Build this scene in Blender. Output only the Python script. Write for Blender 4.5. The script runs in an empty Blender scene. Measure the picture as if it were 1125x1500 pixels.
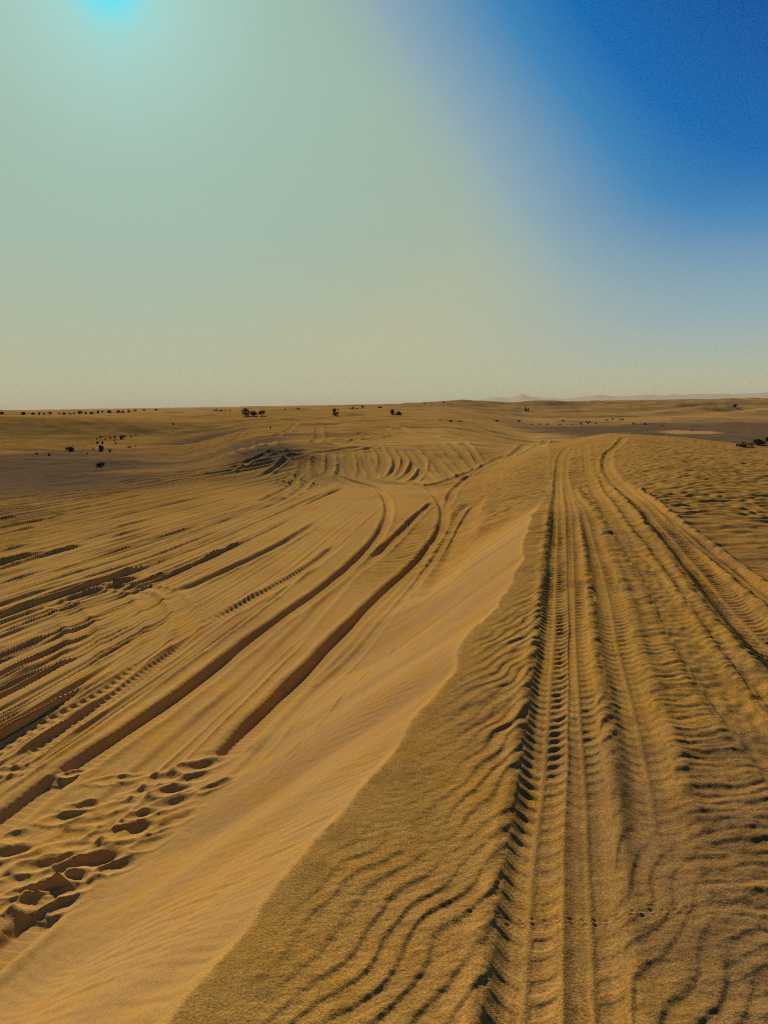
import bpy, bmesh, random
import math
import numpy as np

EYE = 1.75                       # eye height of the photographer above the dune top
FPX = 1133.0 / 1500.0            # focal length / picture height
PITCH = math.radians(7.9)        # camera looks down
ROLL = 0.0163                    # slight tilt of the hand-held phone

# ---------------------------------------------------------------- noise
def _hash(ix, iy, seed):
    h = (ix.astype(np.int64) * 374761393 + iy.astype(np.int64) * 668265263 + (seed * 1442695041) % 4294967296) & 0xFFFFFFFF
    h = ((h ^ (h >> 13)) * 1274126177) & 0xFFFFFFFF
    h = ((h ^ (h >> 16)) * 2246822519) & 0xFFFFFFFF
    return h ^ (h >> 15)

def pn(x, y, seed=0):
    """gradient noise, about -1..1"""
    x = np.asarray(x, float); y = np.asarray(y, float)
    x0 = np.floor(x); y0 = np.floor(y)
    fx = x - x0; fy = y - y0
    x0 = x0.astype(np.int64); y0 = y0.astype(np.int64)
    u = fx * fx * fx * (fx * (fx * 6 - 15) + 10)
    v = fy * fy * fy * (fy * (fy * 6 - 15) + 10)
    def g(ix, iy, dx, dy):
        a = (_hash(ix, iy, seed) & 0xFFFF) * (2 * math.pi / 65536.0)
        return np.cos(a) * dx + np.sin(a) * dy
    n00 = g(x0, y0, fx, fy); n10 = g(x0 + 1, y0, fx - 1, fy)
    n01 = g(x0, y0 + 1, fx, fy - 1); n11 = g(x0 + 1, y0 + 1, fx - 1, fy - 1)
    a = n00 + u * (n10 - n00); b = n01 + u * (n11 - n01)
    return (a + v * (b - a)) * 1.5

def fbm(x, y, octv=4, seed=0, gain=.5):
    s = 0; a = 1.0; t = 0
    for k in range(octv):
        s = s + a * pn(x * 2 ** k + 17.3 * k, y * 2 ** k - 9.1 * k, seed + k)
        t += a; a *= gain
    return s / t

def sst(a, b, x):
    t = np.clip((x - a) / (b - a), 0, 1)
    return t * t * (3 - 2 * t)

def gauss(x, y, cx, cy, sx, sy, ang=0):
    c, s = math.cos(ang), math.sin(ang)
    dx = x - cx; dy = y - cy
    u = dx * c + dy * s; v = -dx * s + dy * c
    return np.exp(-.5 * ((u / sx) ** 2 + (v / sy) ** 2))

# ---------------------------------------------------------------- the brink of the near dune (plan, metres)
BRINK = np.array([(-14, -40), (-4.5, -9), (-2.05, -2.0), (-1.25, .6), (-.66, 2.03), (-.44, 2.62), (-.06, 3.55), (.33, 4.55),
                  (.60, 5.6), (.98, 6.7), (1.42, 8.1), (1.82, 9.8), (2.28, 11.8), (2.85, 14.2), (3.65, 17.5), (4.75, 22.0), (6.0, 28.0),
                  (7.3, 34.0), (8.5, 40.0), (10.0, 46.0), (14.0, 58.0), (20, 75)], float)

def _catmull(P, n):
    out = []
    Q = np.vstack([2 * P[0] - P[1], P, 2 * P[-1] - P[-2]])
    for i in range(1, len(Q) - 2):
        p0, p1, p2, p3 = Q[i - 1], Q[i], Q[i + 1], Q[i + 2]
        for t in np.linspace(0, 1, n, endpoint=False):
            out.append(.5 * ((2 * p1) + (-p0 + p2) * t + (2 * p0 - 5 * p1 + 4 * p2 - p3) * t * t + (-p0 + 3 * p1 - 3 * p2 + p3) * t ** 3))
    out.append(P[-1])
    return np.array(out)

_BR = _catmull(BRINK, 6)

def brink_dist(x, y):
    """distance to the left of the brink line, measured nearly across it"""
    wob = .055 * pn(y * 1.1, y * 0 + .3, 5) + .022 * pn(y * 3.1, y * 0 + .7, 6)
    bx = np.interp(y, _BR[:, 1], _BR[:, 0])
    bx2 = np.interp(y + .5, _BR[:, 1], _BR[:, 0])
    sl = (bx2 - bx) / .5
    return (bx + wob * sst(60, 15, y) - x) / np.sqrt(1 + sl * sl)

# ---------------------------------------------------------------- landforms
def ripple(x, y, lam, ang, lc, ln, seed, steep=.70):
    """ripple train with natural forks: skewed wave whose phase wanders; crest direction ang, lee side towards +n"""
    c, s = math.cos(ang), math.sin(ang)
    u = x * c + y * s
    v = x * s - y * c
    v = v + lam * .5 * pn(u / (lc * .9), v / (ln * 1.5), seed + 9) + lam * .07 * pn(u / (lam * 1.4), v / (lam * 1.8), seed + 12)
    re = pn(u / lc, v / ln, seed); im = pn(u / lc + 31.7, v / ln + 11.1, seed + 50)
    re = re + .38
    amp = np.clip(np.hypot(re, im) * 1.7, 0, 1)
    ph = v / lam + np.arctan2(im, re) / (2 * math.pi)
    t = ph - np.floor(ph)
    h = np.where(t < steep, sst(0, steep, t), 1 - sst(steep, 1, t))
    return (h - .5) * amp

def valley(x, y):
    r = np.hypot(x, y)
    z = -1.4 + 0 * x
    # churned bank ahead
    e = y + .10 * x + .018 * x * x * np.sign(-x) * (np.abs(x) < 12)
    left = sst(-11, -4.5, x) 
    z = z + 1.0 * sst(29.5, 40, y - .35 * (x + 4)) * left
    # left floor sinks slightly
    z = z - .5 * sst(-6, -30, x) * sst(20, 60, y)
    # knoll left of the bank
    z = z + .55 * gauss(x, y, -5.6, 37, 2.6, 3.2, .3)
    # the open land beyond, by direction
    az = np.arctan2(x, y)
    lr = np.log(np.maximum(r, 1.))
    zl = np.interp(lr, np.log([30, 48, 76, 100, 150, 175, 300, 800]), [-1.5, -1.9, -1.8, -.3, 1.45, 1.3, 1.0, 1.0])
    zc = np.interp(lr, np.log([30, 42, 60, 100, 150, 200, 300, 800]), [-1.4, -.45, -.35, .3, 1.0, 1.1, 1.2, 1.0])
    zr = np.interp(lr, np.log([30, 45, 112, 150, 210, 300, 420, 800]), [-1.4, -1.7, -1.75, -.9, .0, .9, 1.3, 1.0])
    wl = sst(-.13, -.27, az); wr = sst(.07, .2, az)
    zf = zc * (1 - wl) * (1 - wr) + zl * wl + zr * wr
    q = sst(40, 58, r)
    z = z * (1 - q) + zf * q
    return z

def far_field(x, y):
    r = np.hypot(x, y)
    az = np.arctan2(x, y)
    f = sst(38, 110, r)
    n = fbm(x / 34 + 3.1, y / 22 - 1.7, 3, 21)
    n2 = pn(x / 90, y / 55 + .4, 31)
    rid = 1 - np.abs(pn(x / 150 + .2 * n, y / 70, 41))
    calm = 1 - .8 * gauss(x, y, -40, 84, 26, 18)
    z = f * (.34 * n + .30 * n2) * calm
    # low dunes with steep lee sides to the right of centre
    d = .5 * ripple(x, y, 46, math.radians(14), 130, 80, 51, .66) + .6 * ripple(x, y, 19, math.radians(20), 40, 30, 52, .66) + .45 * fbm(x / 11, y / 9, 3, 53)
    z = z + 1.5 * d * sst(118, 165, r) * sst(900, 420, r) * sst(-.02, .16, az) + .9 * d * sst(110, 160, r) * sst(900, 420, r) * sst(.16, -.02, az)
    z = z + .10 * sst(14, 45, r) * pn(x / 7, y / 5, 61) * (1 - .6 * f)
    z = z + sst(260, 900, r) * (2.3 * rid ** 2 - 1.6)
    z = z + sst(900, 4000, r) * (7.5 * (1 - np.abs(pn(x / 420, y / 260, 43))) ** 2 - 3.5)
    return z

def macro(x, y):
    x = np.asarray(x, float); y = np.asarray(y, float)
    s = brink_dist(x, y)
    v = valley(x, y)
    r = np.hypot(x, y)
    az = np.arctan2(x, y)
    # left dune with its back to us
    v = v + 1.6 * gauss(x, y, -37, 86, 15, 4.6, .13) + .7 * gauss(x, y, -62, 92, 16, 8, .1)
    v = v + .9 * gauss(x, y, -19, 112, 14, 7, .1)
    # dunes right of centre, beyond the dark plain
    v = v + 1.2 * gauss(x, y, 75, 205, 45, 18, .12) + 1.3 * gauss(x, y, 30, 175, 16, 10, -.1) + .9 * gauss(x, y, 55, 150, 25, 8, .2)
    v = v + .5 * gauss(x, y, 14, 120, 16, 10, .3)
    v = v + far_field(x, y)
    # plateau = top of the near dune
    p = 0 - 1.75 * sst(12.6, 25, x) - 1.9 * sst(42, 62, y) + .05 * pn(x / 3.1, y / 3.7, 3) * sst(2, 8, r)
    p = p - .16 * sst(3, 9, x) * sst(30, 5, y)
    p = p + .10 * sst(24, 34, y) * sst(42, 34, y) - .6 * sst(-3.6, .4, s) * sst(11, 20, y)
    # slip face profile: straight slope, then a concave foot
    wdt = 2.45 + 2.6 * sst(12, 24, y) + .25 * pn(y / 2.0, y * 0 + 4.2, 8)
    t = np.clip(s / wdt, 0, 1)
    prof = np.where(t < .55, t * 1.25, 1 - (1 - t) ** 2 * 1.54)
    prof = prof * sst(-.02, .04, t) + 0
    k = np.clip(prof, 0, 1)
    k = k * k * (3 - 2 * k) * sst(10, 24, y) + k * (1 - sst(10, 24, y))
    end = sst(40, 58, y) * sst(-2, 2, p * 0 + 1)
    z = p * (1 - k) + v * k
    # away from the near dune only the open land remains
    far = np.maximum(sst(44, 62, y), sst(13.5, 26, x))
    z = z * (1 - far) + np.where(s > 0, z, v) * far
    z = z * (1 - sst(46, 66, y)) + v * sst(46, 66, y)
    return z

def cam_axes():
    cp, sp = math.cos(PITCH), math.sin(PITCH)
    f = np.array([0, cp, -sp]); u0 = np.array([0, sp, cp]); r0 = np.array([1., 0, 0])
    u = u0 * math.cos(ROLL) + r0 * math.sin(ROLL)
    r = r0 * math.cos(ROLL) - u0 * math.sin(ROLL)
    return f, r, u

# ---- traced features, plan metres
TRACKS = [
 ([(-11.713, 33.465), (-10.638, 34.719), (-9.067, 34.508), (-7.385, 33.689), (-5.973, 33.968), (-4.634, 34.927)], 0.136, 0.049, 0.032, 'plain', 0.85, (1.5, 1.5)),
 ([(-17.456, 25.940), (-16.169, 27.126), (-14.882, 28.312), (-14.017, 29.109), (-13.097, 29.936), (-12.375, 31.456), (-11.524, 32.969), (-10.471, 34.249), (-8.873, 33.870), (-7.299, 33.443), (-5.893, 33.719), (-4.562, 34.714)], 0.075, 0.033, 0.034, 'plain', 0.85, (1.5, 1.5)),
 ([(-11.930, 30.376), (-11.168, 32.040), (-10.208, 33.538), (-8.698, 33.419), (-7.189, 33.247), (-5.787, 33.563), (-4.454, 34.596)], 0.118, 0.039, 0.040, 'plain', 0.85, (1.5, 1.5)),
 ([(-15.743, 23.696), (-14.919, 25.239), (-14.094, 26.783), (-13.464, 27.962), (-12.569, 28.761), (-11.863, 30.226), (-11.087, 31.843), (-10.054, 33.082), (-8.614, 33.173), (-7.130, 33.086), (-5.758, 33.568), (-4.420, 34.600)], 0.106, 0.044, 0.037, 'plain', 0.85, (1.5, 1.5)),
 ([(-13.096, 27.201), (-12.186, 27.911), (-11.376, 29.043), (-10.684, 30.793), (-9.756, 32.276), (-8.433, 32.734)], 0.099, 0.037, 0.026, 'plain', 0.85, (1.5, 1.5)),
 ([(-14.609, 22.072), (-13.978, 23.704), (-13.347, 25.337), (-12.837, 26.659), (-12.119, 27.774), (-11.281, 28.829), (-10.654, 30.760), (-9.709, 32.201), (-8.353, 32.536), (-6.949, 32.778), (-5.576, 33.297), (-4.235, 34.403)], 0.090, 0.037, 0.022, 'plain', 0.85, (1.5, 1.5)),
 ([(-16.210, 23.451), (-14.878, 24.587), (-13.547, 25.723), (-12.724, 26.425), (-12.086, 27.706), (-11.247, 28.758), (-10.619, 30.685), (-9.602, 31.882), (-8.298, 32.376), (-6.914, 32.700), (-5.548, 33.258), (-4.200, 34.320)], 0.112, 0.052, 0.029, 'plain', 0.85, (1.5, 1.5)),
 ([(-14.408, 21.468), (-13.706, 23.071), (-13.005, 24.674), (-12.468, 25.901), (-11.791, 27.056), (-10.990, 28.158), (-10.273, 29.784), (-9.378, 31.301), (-8.146, 32.027), (-6.767, 32.347), (-5.421, 33.023), (-4.076, 34.160)], 0.068, 0.047, 0.031, 'plain', 0.85, (1.5, 1.5)),
 ([(-11.566, 26.553), (-10.760, 27.602), (-10.038, 29.161), (-9.234, 30.918), (-8.049, 31.796), (-6.720, 32.356)], 0.072, 0.052, 0.035, 'plain', 0.85, (1.5, 1.5)),
 ([(-13.761, 20.578), (-13.178, 22.228), (-12.594, 23.878), (-12.128, 25.195), (-11.377, 26.124), (-10.727, 27.535), (-10.003, 29.091), (-9.140, 30.651), (-7.991, 31.641), (-6.673, 32.239), (-5.327, 32.953), (-3.979, 34.172)], 0.101, 0.057, 0.027, 'plain', 0.85, (1.5, 1.5)),
 ([(-13.878, 20.320), (-13.136, 21.905), (-12.393, 23.489), (-11.858, 24.631), (-11.287, 25.930), (-10.560, 27.126), (-9.878, 28.769), (-9.120, 30.657)], 0.123, 0.044, 0.024, 'plain', 0.85, (1.5, 1.5)),
 ([(-13.321, 19.511), (-12.669, 21.135), (-12.017, 22.759), (-11.535, 23.959), (-11.069, 25.449), (-10.336, 26.592), (-9.778, 28.562), (-8.982, 30.323), (-7.840, 31.342), (-6.543, 32.055), (-5.200, 32.846), (-3.841, 34.101)], 0.060, 0.057, 0.027, 'plain', 0.85, (1.5, 1.5)),
 ([(-13.699, 19.752), (-12.880, 21.299), (-12.062, 22.846), (-11.503, 23.901), (-10.898, 25.070), (-10.322, 26.597), (-9.556, 27.964), (-8.823, 29.877), (-7.729, 31.037)], 0.074, 0.034, 0.023, 'plain', 0.85, (1.5, 1.5)),
 ([(-13.742, 19.441), (-12.777, 20.901), (-11.812, 22.360), (-11.205, 23.278), (-10.649, 24.512), (-10.092, 26.040), (-9.461, 27.761), (-8.682, 29.513), (-7.648, 30.892), (-6.384, 31.754), (-5.035, 32.535), (-3.671, 33.817)], 0.135, 0.043, 0.037, 'plain', 0.85, (1.5, 1.5)),
 ([(-12.761, 18.485), (-12.128, 20.116), (-11.496, 21.748), (-11.037, 22.930), (-10.551, 24.300), (-9.944, 25.686), (-9.351, 27.489), (-8.605, 29.335), (-7.598, 30.822), (-6.323, 31.642), (-5.000, 32.624), (-3.628, 33.951)], 0.132, 0.043, 0.038, 'plain', 0.85, (1.5, 1.5)),
 ([(-9.304, 27.390), (-8.504, 29.046), (-7.538, 30.673), (-6.280, 31.568), (-4.943, 32.466), (-3.575, 33.827)], 0.123, 0.033, 0.031, 'plain', 0.85, (1.5, 1.5)),
 ([(-9.109, 26.848), (-8.453, 28.942), (-7.467, 30.487), (-6.241, 31.534), (-4.905, 32.472), (-3.530, 33.832)], 0.101, 0.037, 0.030, 'plain', 0.85, (1.5, 1.5)),
 ([(-12.126, 17.490), (-11.568, 19.148), (-11.011, 20.807), (-10.601, 22.027), (-10.208, 23.556), (-9.617, 24.935), (-8.990, 26.589), (-8.278, 28.484), (-7.323, 30.119)], 0.135, 0.049, 0.027, 'plain', 0.85, (1.5, 1.5)),
 ([(-10.080, 23.262), (-9.472, 24.563), (-8.950, 26.491), (-8.227, 28.344), (-7.328, 30.198), (-6.113, 31.314), (-4.782, 32.324)], 0.067, 0.041, 0.027, 'plain', 0.85, (1.5, 1.5)),
 ([(-11.854, 17.033), (-11.318, 18.699), (-10.782, 20.365), (-10.389, 21.589), (-9.961, 23.003), (-9.353, 24.291), (-8.840, 26.233), (-8.067, 27.893), (-7.208, 29.867), (-6.012, 31.049), (-4.699, 32.170), (-3.306, 33.513)], 0.075, 0.053, 0.036, 'plain', 0.85, (1.5, 1.5)),
 ([(-11.183, 16.353), (-10.832, 18.067), (-10.481, 19.782), (-10.194, 21.186), (-9.757, 22.548), (-9.245, 24.054), (-8.643, 25.718), (-7.963, 27.658)], 0.124, 0.033, 0.037, 'plain', 0.85, (1.5, 1.5)),
 ([(-10.206, 21.213), (-9.743, 22.520), (-9.186, 23.904), (-8.650, 25.752), (-7.958, 27.660), (-7.059, 29.469), (-5.910, 30.867), (-4.597, 32.020)], 0.110, 0.046, 0.024, 'plain', 0.85, (1.5, 1.5)),
 ([(-11.529, 16.197), (-10.928, 17.840), (-10.328, 19.484), (-9.917, 20.608), (-9.498, 21.963), (-9.103, 23.730), (-8.511, 25.405), (-7.781, 27.151), (-6.932, 29.111), (-5.830, 30.722), (-4.522, 31.949), (-3.119, 33.361)], 0.112, 0.050, 0.031, 'plain', 0.85, (1.5, 1.5)),
 ([(-9.396, 21.746), (-8.912, 23.261), (-8.275, 24.748), (-7.602, 26.618), (-6.846, 28.900), (-5.729, 30.422), (-4.430, 31.677)], 0.073, 0.033, 0.037, 'plain', 0.85, (1.5, 1.5)),
 ([(-9.231, 21.368), (-8.751, 22.858), (-8.211, 24.598), (-7.528, 26.423), (-6.763, 28.653), (-5.685, 30.352)], 0.089, 0.030, 0.028, 'plain', 0.85, (1.5, 1.5)),
 ([(-10.890, 15.187), (-10.361, 16.855), (-9.832, 18.524), (-9.469, 19.671), (-9.159, 21.208), (-8.681, 22.688), (-8.142, 24.415), (-7.471, 26.260), (-6.723, 28.548), (-5.679, 30.432), (-4.374, 31.725), (-2.968, 33.249)], 0.102, 0.053, 0.033, 'plain', 0.85, (1.5, 1.5)),
 ([(-10.593, 14.844), (-10.135, 16.533), (-9.676, 18.222), (-9.350, 19.426), (-8.908, 20.631), (-8.554, 22.380), (-7.968, 23.933), (-7.330, 25.841), (-6.594, 28.128), (-5.573, 30.058), (-4.297, 31.493), (-2.894, 33.045)], 0.125, 0.034, 0.030, 'plain', 0.85, (1.5, 1.5)),
 ([(-8.391, 21.963), (-7.879, 23.697), (-7.253, 25.618), (-6.511, 27.851), (-5.549, 30.063), (-4.266, 31.497)], 0.110, 0.049, 0.034, 'plain', 0.85, (1.5, 1.5)),
 ([(-10.093, 14.012), (-9.676, 15.711), (-9.258, 17.411), (-8.963, 18.612), (-8.651, 20.045), (-8.259, 21.637), (-7.761, 23.375), (-7.208, 25.527), (-6.431, 27.612), (-5.518, 30.069), (-4.244, 31.621), (-2.828, 33.261)], 0.076, 0.052, 0.040, 'plain', 0.85, (1.5, 1.5)),
 ([(-10.194, 13.963), (-9.703, 15.643), (-9.213, 17.323), (-8.884, 18.449), (-8.540, 19.796), (-8.150, 21.369), (-7.663, 23.116), (-7.102, 25.212), (-6.360, 27.410), (-5.441, 29.811), (-4.176, 31.389), (-2.765, 33.056)], 0.061, 0.032, 0.025, 'plain', 0.85, (1.5, 1.5)),
 ([(-8.040, 21.105), (-7.564, 22.860), (-6.987, 24.872), (-6.209, 26.870), (-5.359, 29.556), (-4.102, 31.159)], 0.126, 0.059, 0.029, 'plain', 0.85, (1.5, 1.5)),
 ([(-9.479, 13.288), (-9.196, 15.014), (-8.913, 16.741), (-8.697, 18.059), (-8.324, 19.306), (-7.976, 20.948), (-7.482, 22.634), (-6.891, 24.563), (-6.218, 26.975), (-5.328, 29.485), (-4.094, 31.279), (-2.678, 32.980)], 0.079, 0.057, 0.030, 'plain', 0.85, (1.5, 1.5)),
 ([(-8.558, 17.766), (-8.249, 19.138), (-7.882, 20.714), (-7.418, 22.466), (-6.861, 24.505), (-6.132, 26.675)], 0.132, 0.039, 0.027, 'plain', 0.85, (1.5, 1.5)),
 ([(-7.320, 22.219), (-6.737, 24.145), (-5.982, 26.151), (-5.155, 28.873), (-3.956, 30.821), (-2.553, 32.617)], 0.075, 0.041, 0.039, 'plain', 0.85, (1.5, 1.5)),
 ([(-9.543, 12.733), (-9.062, 14.415), (-8.581, 16.098), (-8.273, 17.173), (-7.937, 18.433), (-7.574, 19.955), (-7.115, 21.645), (-6.614, 23.790), (-5.883, 25.864), (-5.055, 28.556), (-3.887, 30.712), (-2.479, 32.540)], 0.070, 0.044, 0.027, 'plain', 0.85, (1.5, 1.5)),
 ([(-8.272, 17.173), (-7.906, 18.364), (-7.552, 19.906), (-7.084, 21.565), (-6.558, 23.613), (-5.881, 25.899), (-5.042, 28.558), (-3.876, 30.753), (-2.461, 32.541)], 0.133, 0.060, 0.029, 'plain', 0.85, (1.5, 1.5)),
 ([(-9.348, 12.419), (-8.886, 14.107), (-8.425, 15.795), (-8.130, 16.873), (-7.835, 18.204), (-7.453, 19.659), (-7.013, 21.379), (-6.488, 23.409), (-5.805, 25.644), (-4.999, 28.455), (-3.854, 30.834), (-2.433, 32.708)], 0.090, 0.040, 0.021, 'plain', 0.85, (1.5, 1.5)),
 ([(-9.458, 12.384), (-8.921, 14.050), (-8.384, 15.715), (-8.058, 16.726), (-7.724, 17.956), (-7.326, 19.343), (-6.923, 21.142), (-6.398, 23.151), (-5.723, 25.393), (-4.881, 27.964), (-3.766, 30.454), (-2.354, 32.304)], 0.130, 0.031, 0.021, 'plain', 0.85, (1.5, 1.5)),
 ([(-6.747, 20.648), (-6.243, 22.667), (-5.595, 24.956), (-4.775, 27.587), (-3.695, 30.308), (-2.290, 32.308)], 0.135, 0.052, 0.033, 'plain', 0.85, (1.5, 1.5)),
 ([(-8.722, 11.603), (-8.377, 13.318), (-8.032, 15.034), (-7.800, 16.187), (-7.444, 17.315), (-7.121, 18.844), (-6.653, 20.393), (-6.173, 22.473), (-5.558, 24.899), (-4.757, 27.662), (-3.656, 30.313), (-2.244, 32.352)], 0.069, 0.032, 0.030, 'plain', 0.85, (1.5, 1.5)),
 ([(-7.037, 18.634), (-6.603, 20.268), (-6.092, 22.223), (-5.486, 24.654), (-4.682, 27.354), (-3.613, 30.202), (-2.207, 32.355)], 0.064, 0.036, 0.038, 'plain', 0.85, (1.5, 1.5)),
 ([(-8.748, 11.278), (-8.293, 12.968), (-7.838, 14.658), (-7.562, 15.686), (-7.273, 16.930), (-6.918, 18.334), (-6.503, 19.993), (-6.023, 22.033), (-5.437, 24.535), (-4.652, 27.359), (-3.578, 30.245), (-2.162, 32.399)], 0.065, 0.045, 0.024, 'plain', 0.85, (1.5, 1.5)),
 ([(-8.470, 11.017), (-8.097, 12.727), (-7.724, 14.437), (-7.486, 15.529), (-7.145, 16.635), (-6.851, 18.176), (-6.412, 19.747), (-5.940, 21.790), (-5.334, 24.173), (-4.569, 27.057), (-3.498, 29.909), (-2.104, 32.280)], 0.134, 0.032, 0.020, 'plain', 0.85, (1.5, 1.5)),
 ([(-8.322, 10.857), (-7.985, 12.574), (-7.649, 14.292), (-7.430, 15.412), (-7.115, 16.574), (-6.753, 17.928), (-6.371, 19.651), (-5.898, 21.684), (-5.303, 24.116), (-4.518, 26.891), (-3.456, 29.800), (-2.054, 32.080)], 0.097, 0.039, 0.035, 'plain', 0.85, (1.5, 1.5)),
 ([(-9.090, 23.700), (-8.457, 25.246), (-7.730, 26.982), (-6.928, 29.112), (-5.803, 30.607), (-4.499, 31.830)], 0.053, 0.036, 0.027, 'plain', 0.85, (1.5, 1.5)),
 ([(-11.229, 15.693), (-10.653, 17.345), (-10.077, 18.998), (-9.686, 20.121), (-9.410, 21.772), (-8.905, 23.230), (-8.311, 24.840), (-7.667, 26.817), (-6.915, 29.153), (-5.805, 30.766), (-4.489, 31.995), (-3.075, 33.408)], 0.074, 0.031, 0.039, 'plain', 0.85, (1.5, 1.5)),
 ([(-8.879, 23.174), (-8.253, 24.687), (-7.601, 26.618), (-6.843, 28.901), (-5.747, 30.538), (-4.458, 31.917), (-3.051, 33.410)], 0.105, 0.048, 0.036, 'plain', 0.85, (1.5, 1.5)),
 ([(-11.401, 15.664), (-10.708, 17.271), (-10.015, 18.878), (-9.577, 19.895), (-9.279, 21.475), (-8.777, 22.914), (-8.268, 24.751), (-7.603, 26.654), (-6.783, 28.686), (-5.727, 30.502), (-4.422, 31.759), (-3.022, 33.286)], 0.077, 0.028, 0.028, 'plain', 0.85, (1.5, 1.5)),
 ([(-9.492, 19.721), (-9.103, 21.075), (-8.692, 22.716), (-8.142, 24.415), (-7.452, 26.195), (-6.713, 28.513), (-5.664, 30.355), (-4.368, 31.685), (-2.962, 33.207)], 0.082, 0.047, 0.025, 'plain', 0.85, (1.5, 1.5)),
 ([(-8.053, 24.174), (-7.412, 26.099), (-6.631, 28.231), (-5.616, 30.207), (-4.332, 31.609), (-2.925, 33.126)], 0.073, 0.034, 0.040, 'plain', 0.85, (1.5, 1.5)),
 ([(-9.213, 19.134), (-8.831, 20.450), (-8.499, 22.240), (-7.945, 23.874), (-7.308, 25.777), (-6.557, 27.988), (-5.587, 30.173)], 0.115, 0.034, 0.037, 'plain', 0.85, (1.5, 1.5)),
 ([(-10.389, 14.359), (-9.904, 16.040), (-9.419, 17.722), (-9.087, 18.871), (-8.827, 20.451), (-8.369, 21.908), (-7.858, 23.638), (-7.277, 25.716), (-6.515, 27.886), (-5.565, 30.177), (-4.276, 31.617), (-2.864, 33.216)], 0.096, 0.029, 0.020, 'plain', 0.85, (1.5, 1.5)),
 ([(-9.119, 18.943), (-8.769, 20.324), (-8.291, 21.718), (-7.802, 23.492), (-7.221, 25.558), (-6.452, 27.680), (-5.497, 29.916), (-4.226, 31.422), (-2.817, 33.010)], 0.099, 0.035, 0.026, 'plain', 0.85, (1.5, 1.5)),
 ([(-9.017, 18.730), (-8.680, 20.122), (-8.254, 21.639), (-7.706, 23.231), (-7.085, 25.115), (-6.363, 27.373), (-5.448, 29.770), (-4.178, 31.268), (-2.774, 32.889)], 0.058, 0.026, 0.032, 'plain', 0.85, (1.5, 1.5)),
 ([(-8.949, 18.590), (-8.580, 19.897), (-8.106, 21.263), (-7.649, 23.088), (-7.036, 24.993), (-6.275, 27.069)], 0.058, 0.037, 0.036, 'plain', 0.85, (1.5, 1.5)),
 ([(-8.655, 17.968), (-8.315, 19.281), (-7.968, 20.921), (-7.540, 22.805), (-6.912, 24.624), (-6.223, 26.974), (-5.341, 29.521), (-4.107, 31.318), (-2.691, 33.021)], 0.093, 0.029, 0.029, 'plain', 0.85, (1.5, 1.5)),
 ([(-9.437, 13.203), (-9.153, 14.930), (-8.869, 16.657), (-8.654, 17.968), (-8.302, 19.258), (-7.945, 20.870), (-7.424, 22.464), (-6.879, 24.534), (-6.205, 26.942), (-5.321, 29.486), (-4.085, 31.280), (-2.670, 33.022)], 0.073, 0.034, 0.029, 'plain', 0.85, (1.5, 1.5)),
 ([(-7.385, 22.384), (-6.803, 24.323), (-6.099, 26.577), (-5.246, 29.233), (-4.010, 30.972), (-2.604, 32.737)], 0.109, 0.045, 0.028, 'plain', 0.85, (1.5, 1.5)),
 ([(-9.874, 13.233), (-9.350, 14.903), (-8.826, 16.573), (-8.494, 17.632), (-8.185, 18.995), (-7.790, 20.483), (-7.383, 22.384), (-6.817, 24.385), (-6.066, 26.445), (-5.248, 29.271), (-4.018, 31.090), (-2.609, 32.902)], 0.113, 0.041, 0.036, 'plain', 0.85, (1.5, 1.5)),
 ([(-8.122, 18.853), (-7.736, 20.356), (-7.239, 21.968), (-6.746, 24.175), (-6.027, 26.349), (-5.194, 29.091), (-3.990, 31.093), (-2.575, 32.905)], 0.103, 0.028, 0.038, 'plain', 0.85, (1.5, 1.5)),
 ([(-9.704, 12.971), (-9.201, 14.647), (-8.697, 16.323), (-8.376, 17.391), (-7.998, 18.572), (-7.662, 20.180), (-7.201, 21.889), (-6.640, 23.847), (-5.947, 26.090), (-5.109, 28.769), (-3.927, 30.864), (-2.511, 32.620)], 0.098, 0.047, 0.023, 'plain', 0.85, (1.5, 1.5)),
 ([(-7.876, 18.295), (-7.468, 19.681), (-7.065, 21.511), (-6.548, 23.584), (-5.856, 25.802), (-5.075, 28.775), (-3.884, 30.870)], 0.076, 0.034, 0.023, 'plain', 0.85, (1.5, 1.5)),
 ([(-9.393, 12.432), (-8.909, 14.113), (-8.425, 15.795), (-8.120, 16.851), (-7.788, 18.089), (-7.464, 19.683), (-7.026, 21.405), (-6.525, 23.526), (-5.825, 25.707), (-5.020, 28.525), (-3.864, 30.833), (-2.449, 32.749)], 0.102, 0.030, 0.026, 'plain', 0.85, (1.5, 1.5)),
 ([(-7.745, 18.000), (-7.366, 19.439), (-6.971, 21.274), (-6.453, 23.324), (-5.761, 25.519), (-4.948, 28.280), (-3.804, 30.644), (-2.393, 32.588)], 0.059, 0.034, 0.037, 'plain', 0.85, (1.5, 1.5)),
 ([(-8.976, 11.983), (-8.599, 13.691), (-8.221, 15.400), (-7.970, 16.536), (-7.677, 17.843), (-7.345, 19.391), (-6.915, 21.116), (-6.391, 23.122), (-5.759, 25.553), (-4.930, 28.246), (-3.794, 30.685), (-2.386, 32.753)], 0.112, 0.039, 0.032, 'plain', 0.85, (1.5, 1.5)),
 ([(-8.953, 11.926), (-8.572, 13.634), (-8.191, 15.342), (-7.938, 16.475), (-7.635, 17.755), (-7.265, 19.200), (-6.835, 20.908), (-6.318, 22.924), (-5.665, 25.239), (-4.821, 27.794), (-3.731, 30.497), (-2.314, 32.429)], 0.064, 0.035, 0.030, 'plain', 0.85, (1.5, 1.5)),
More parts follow.
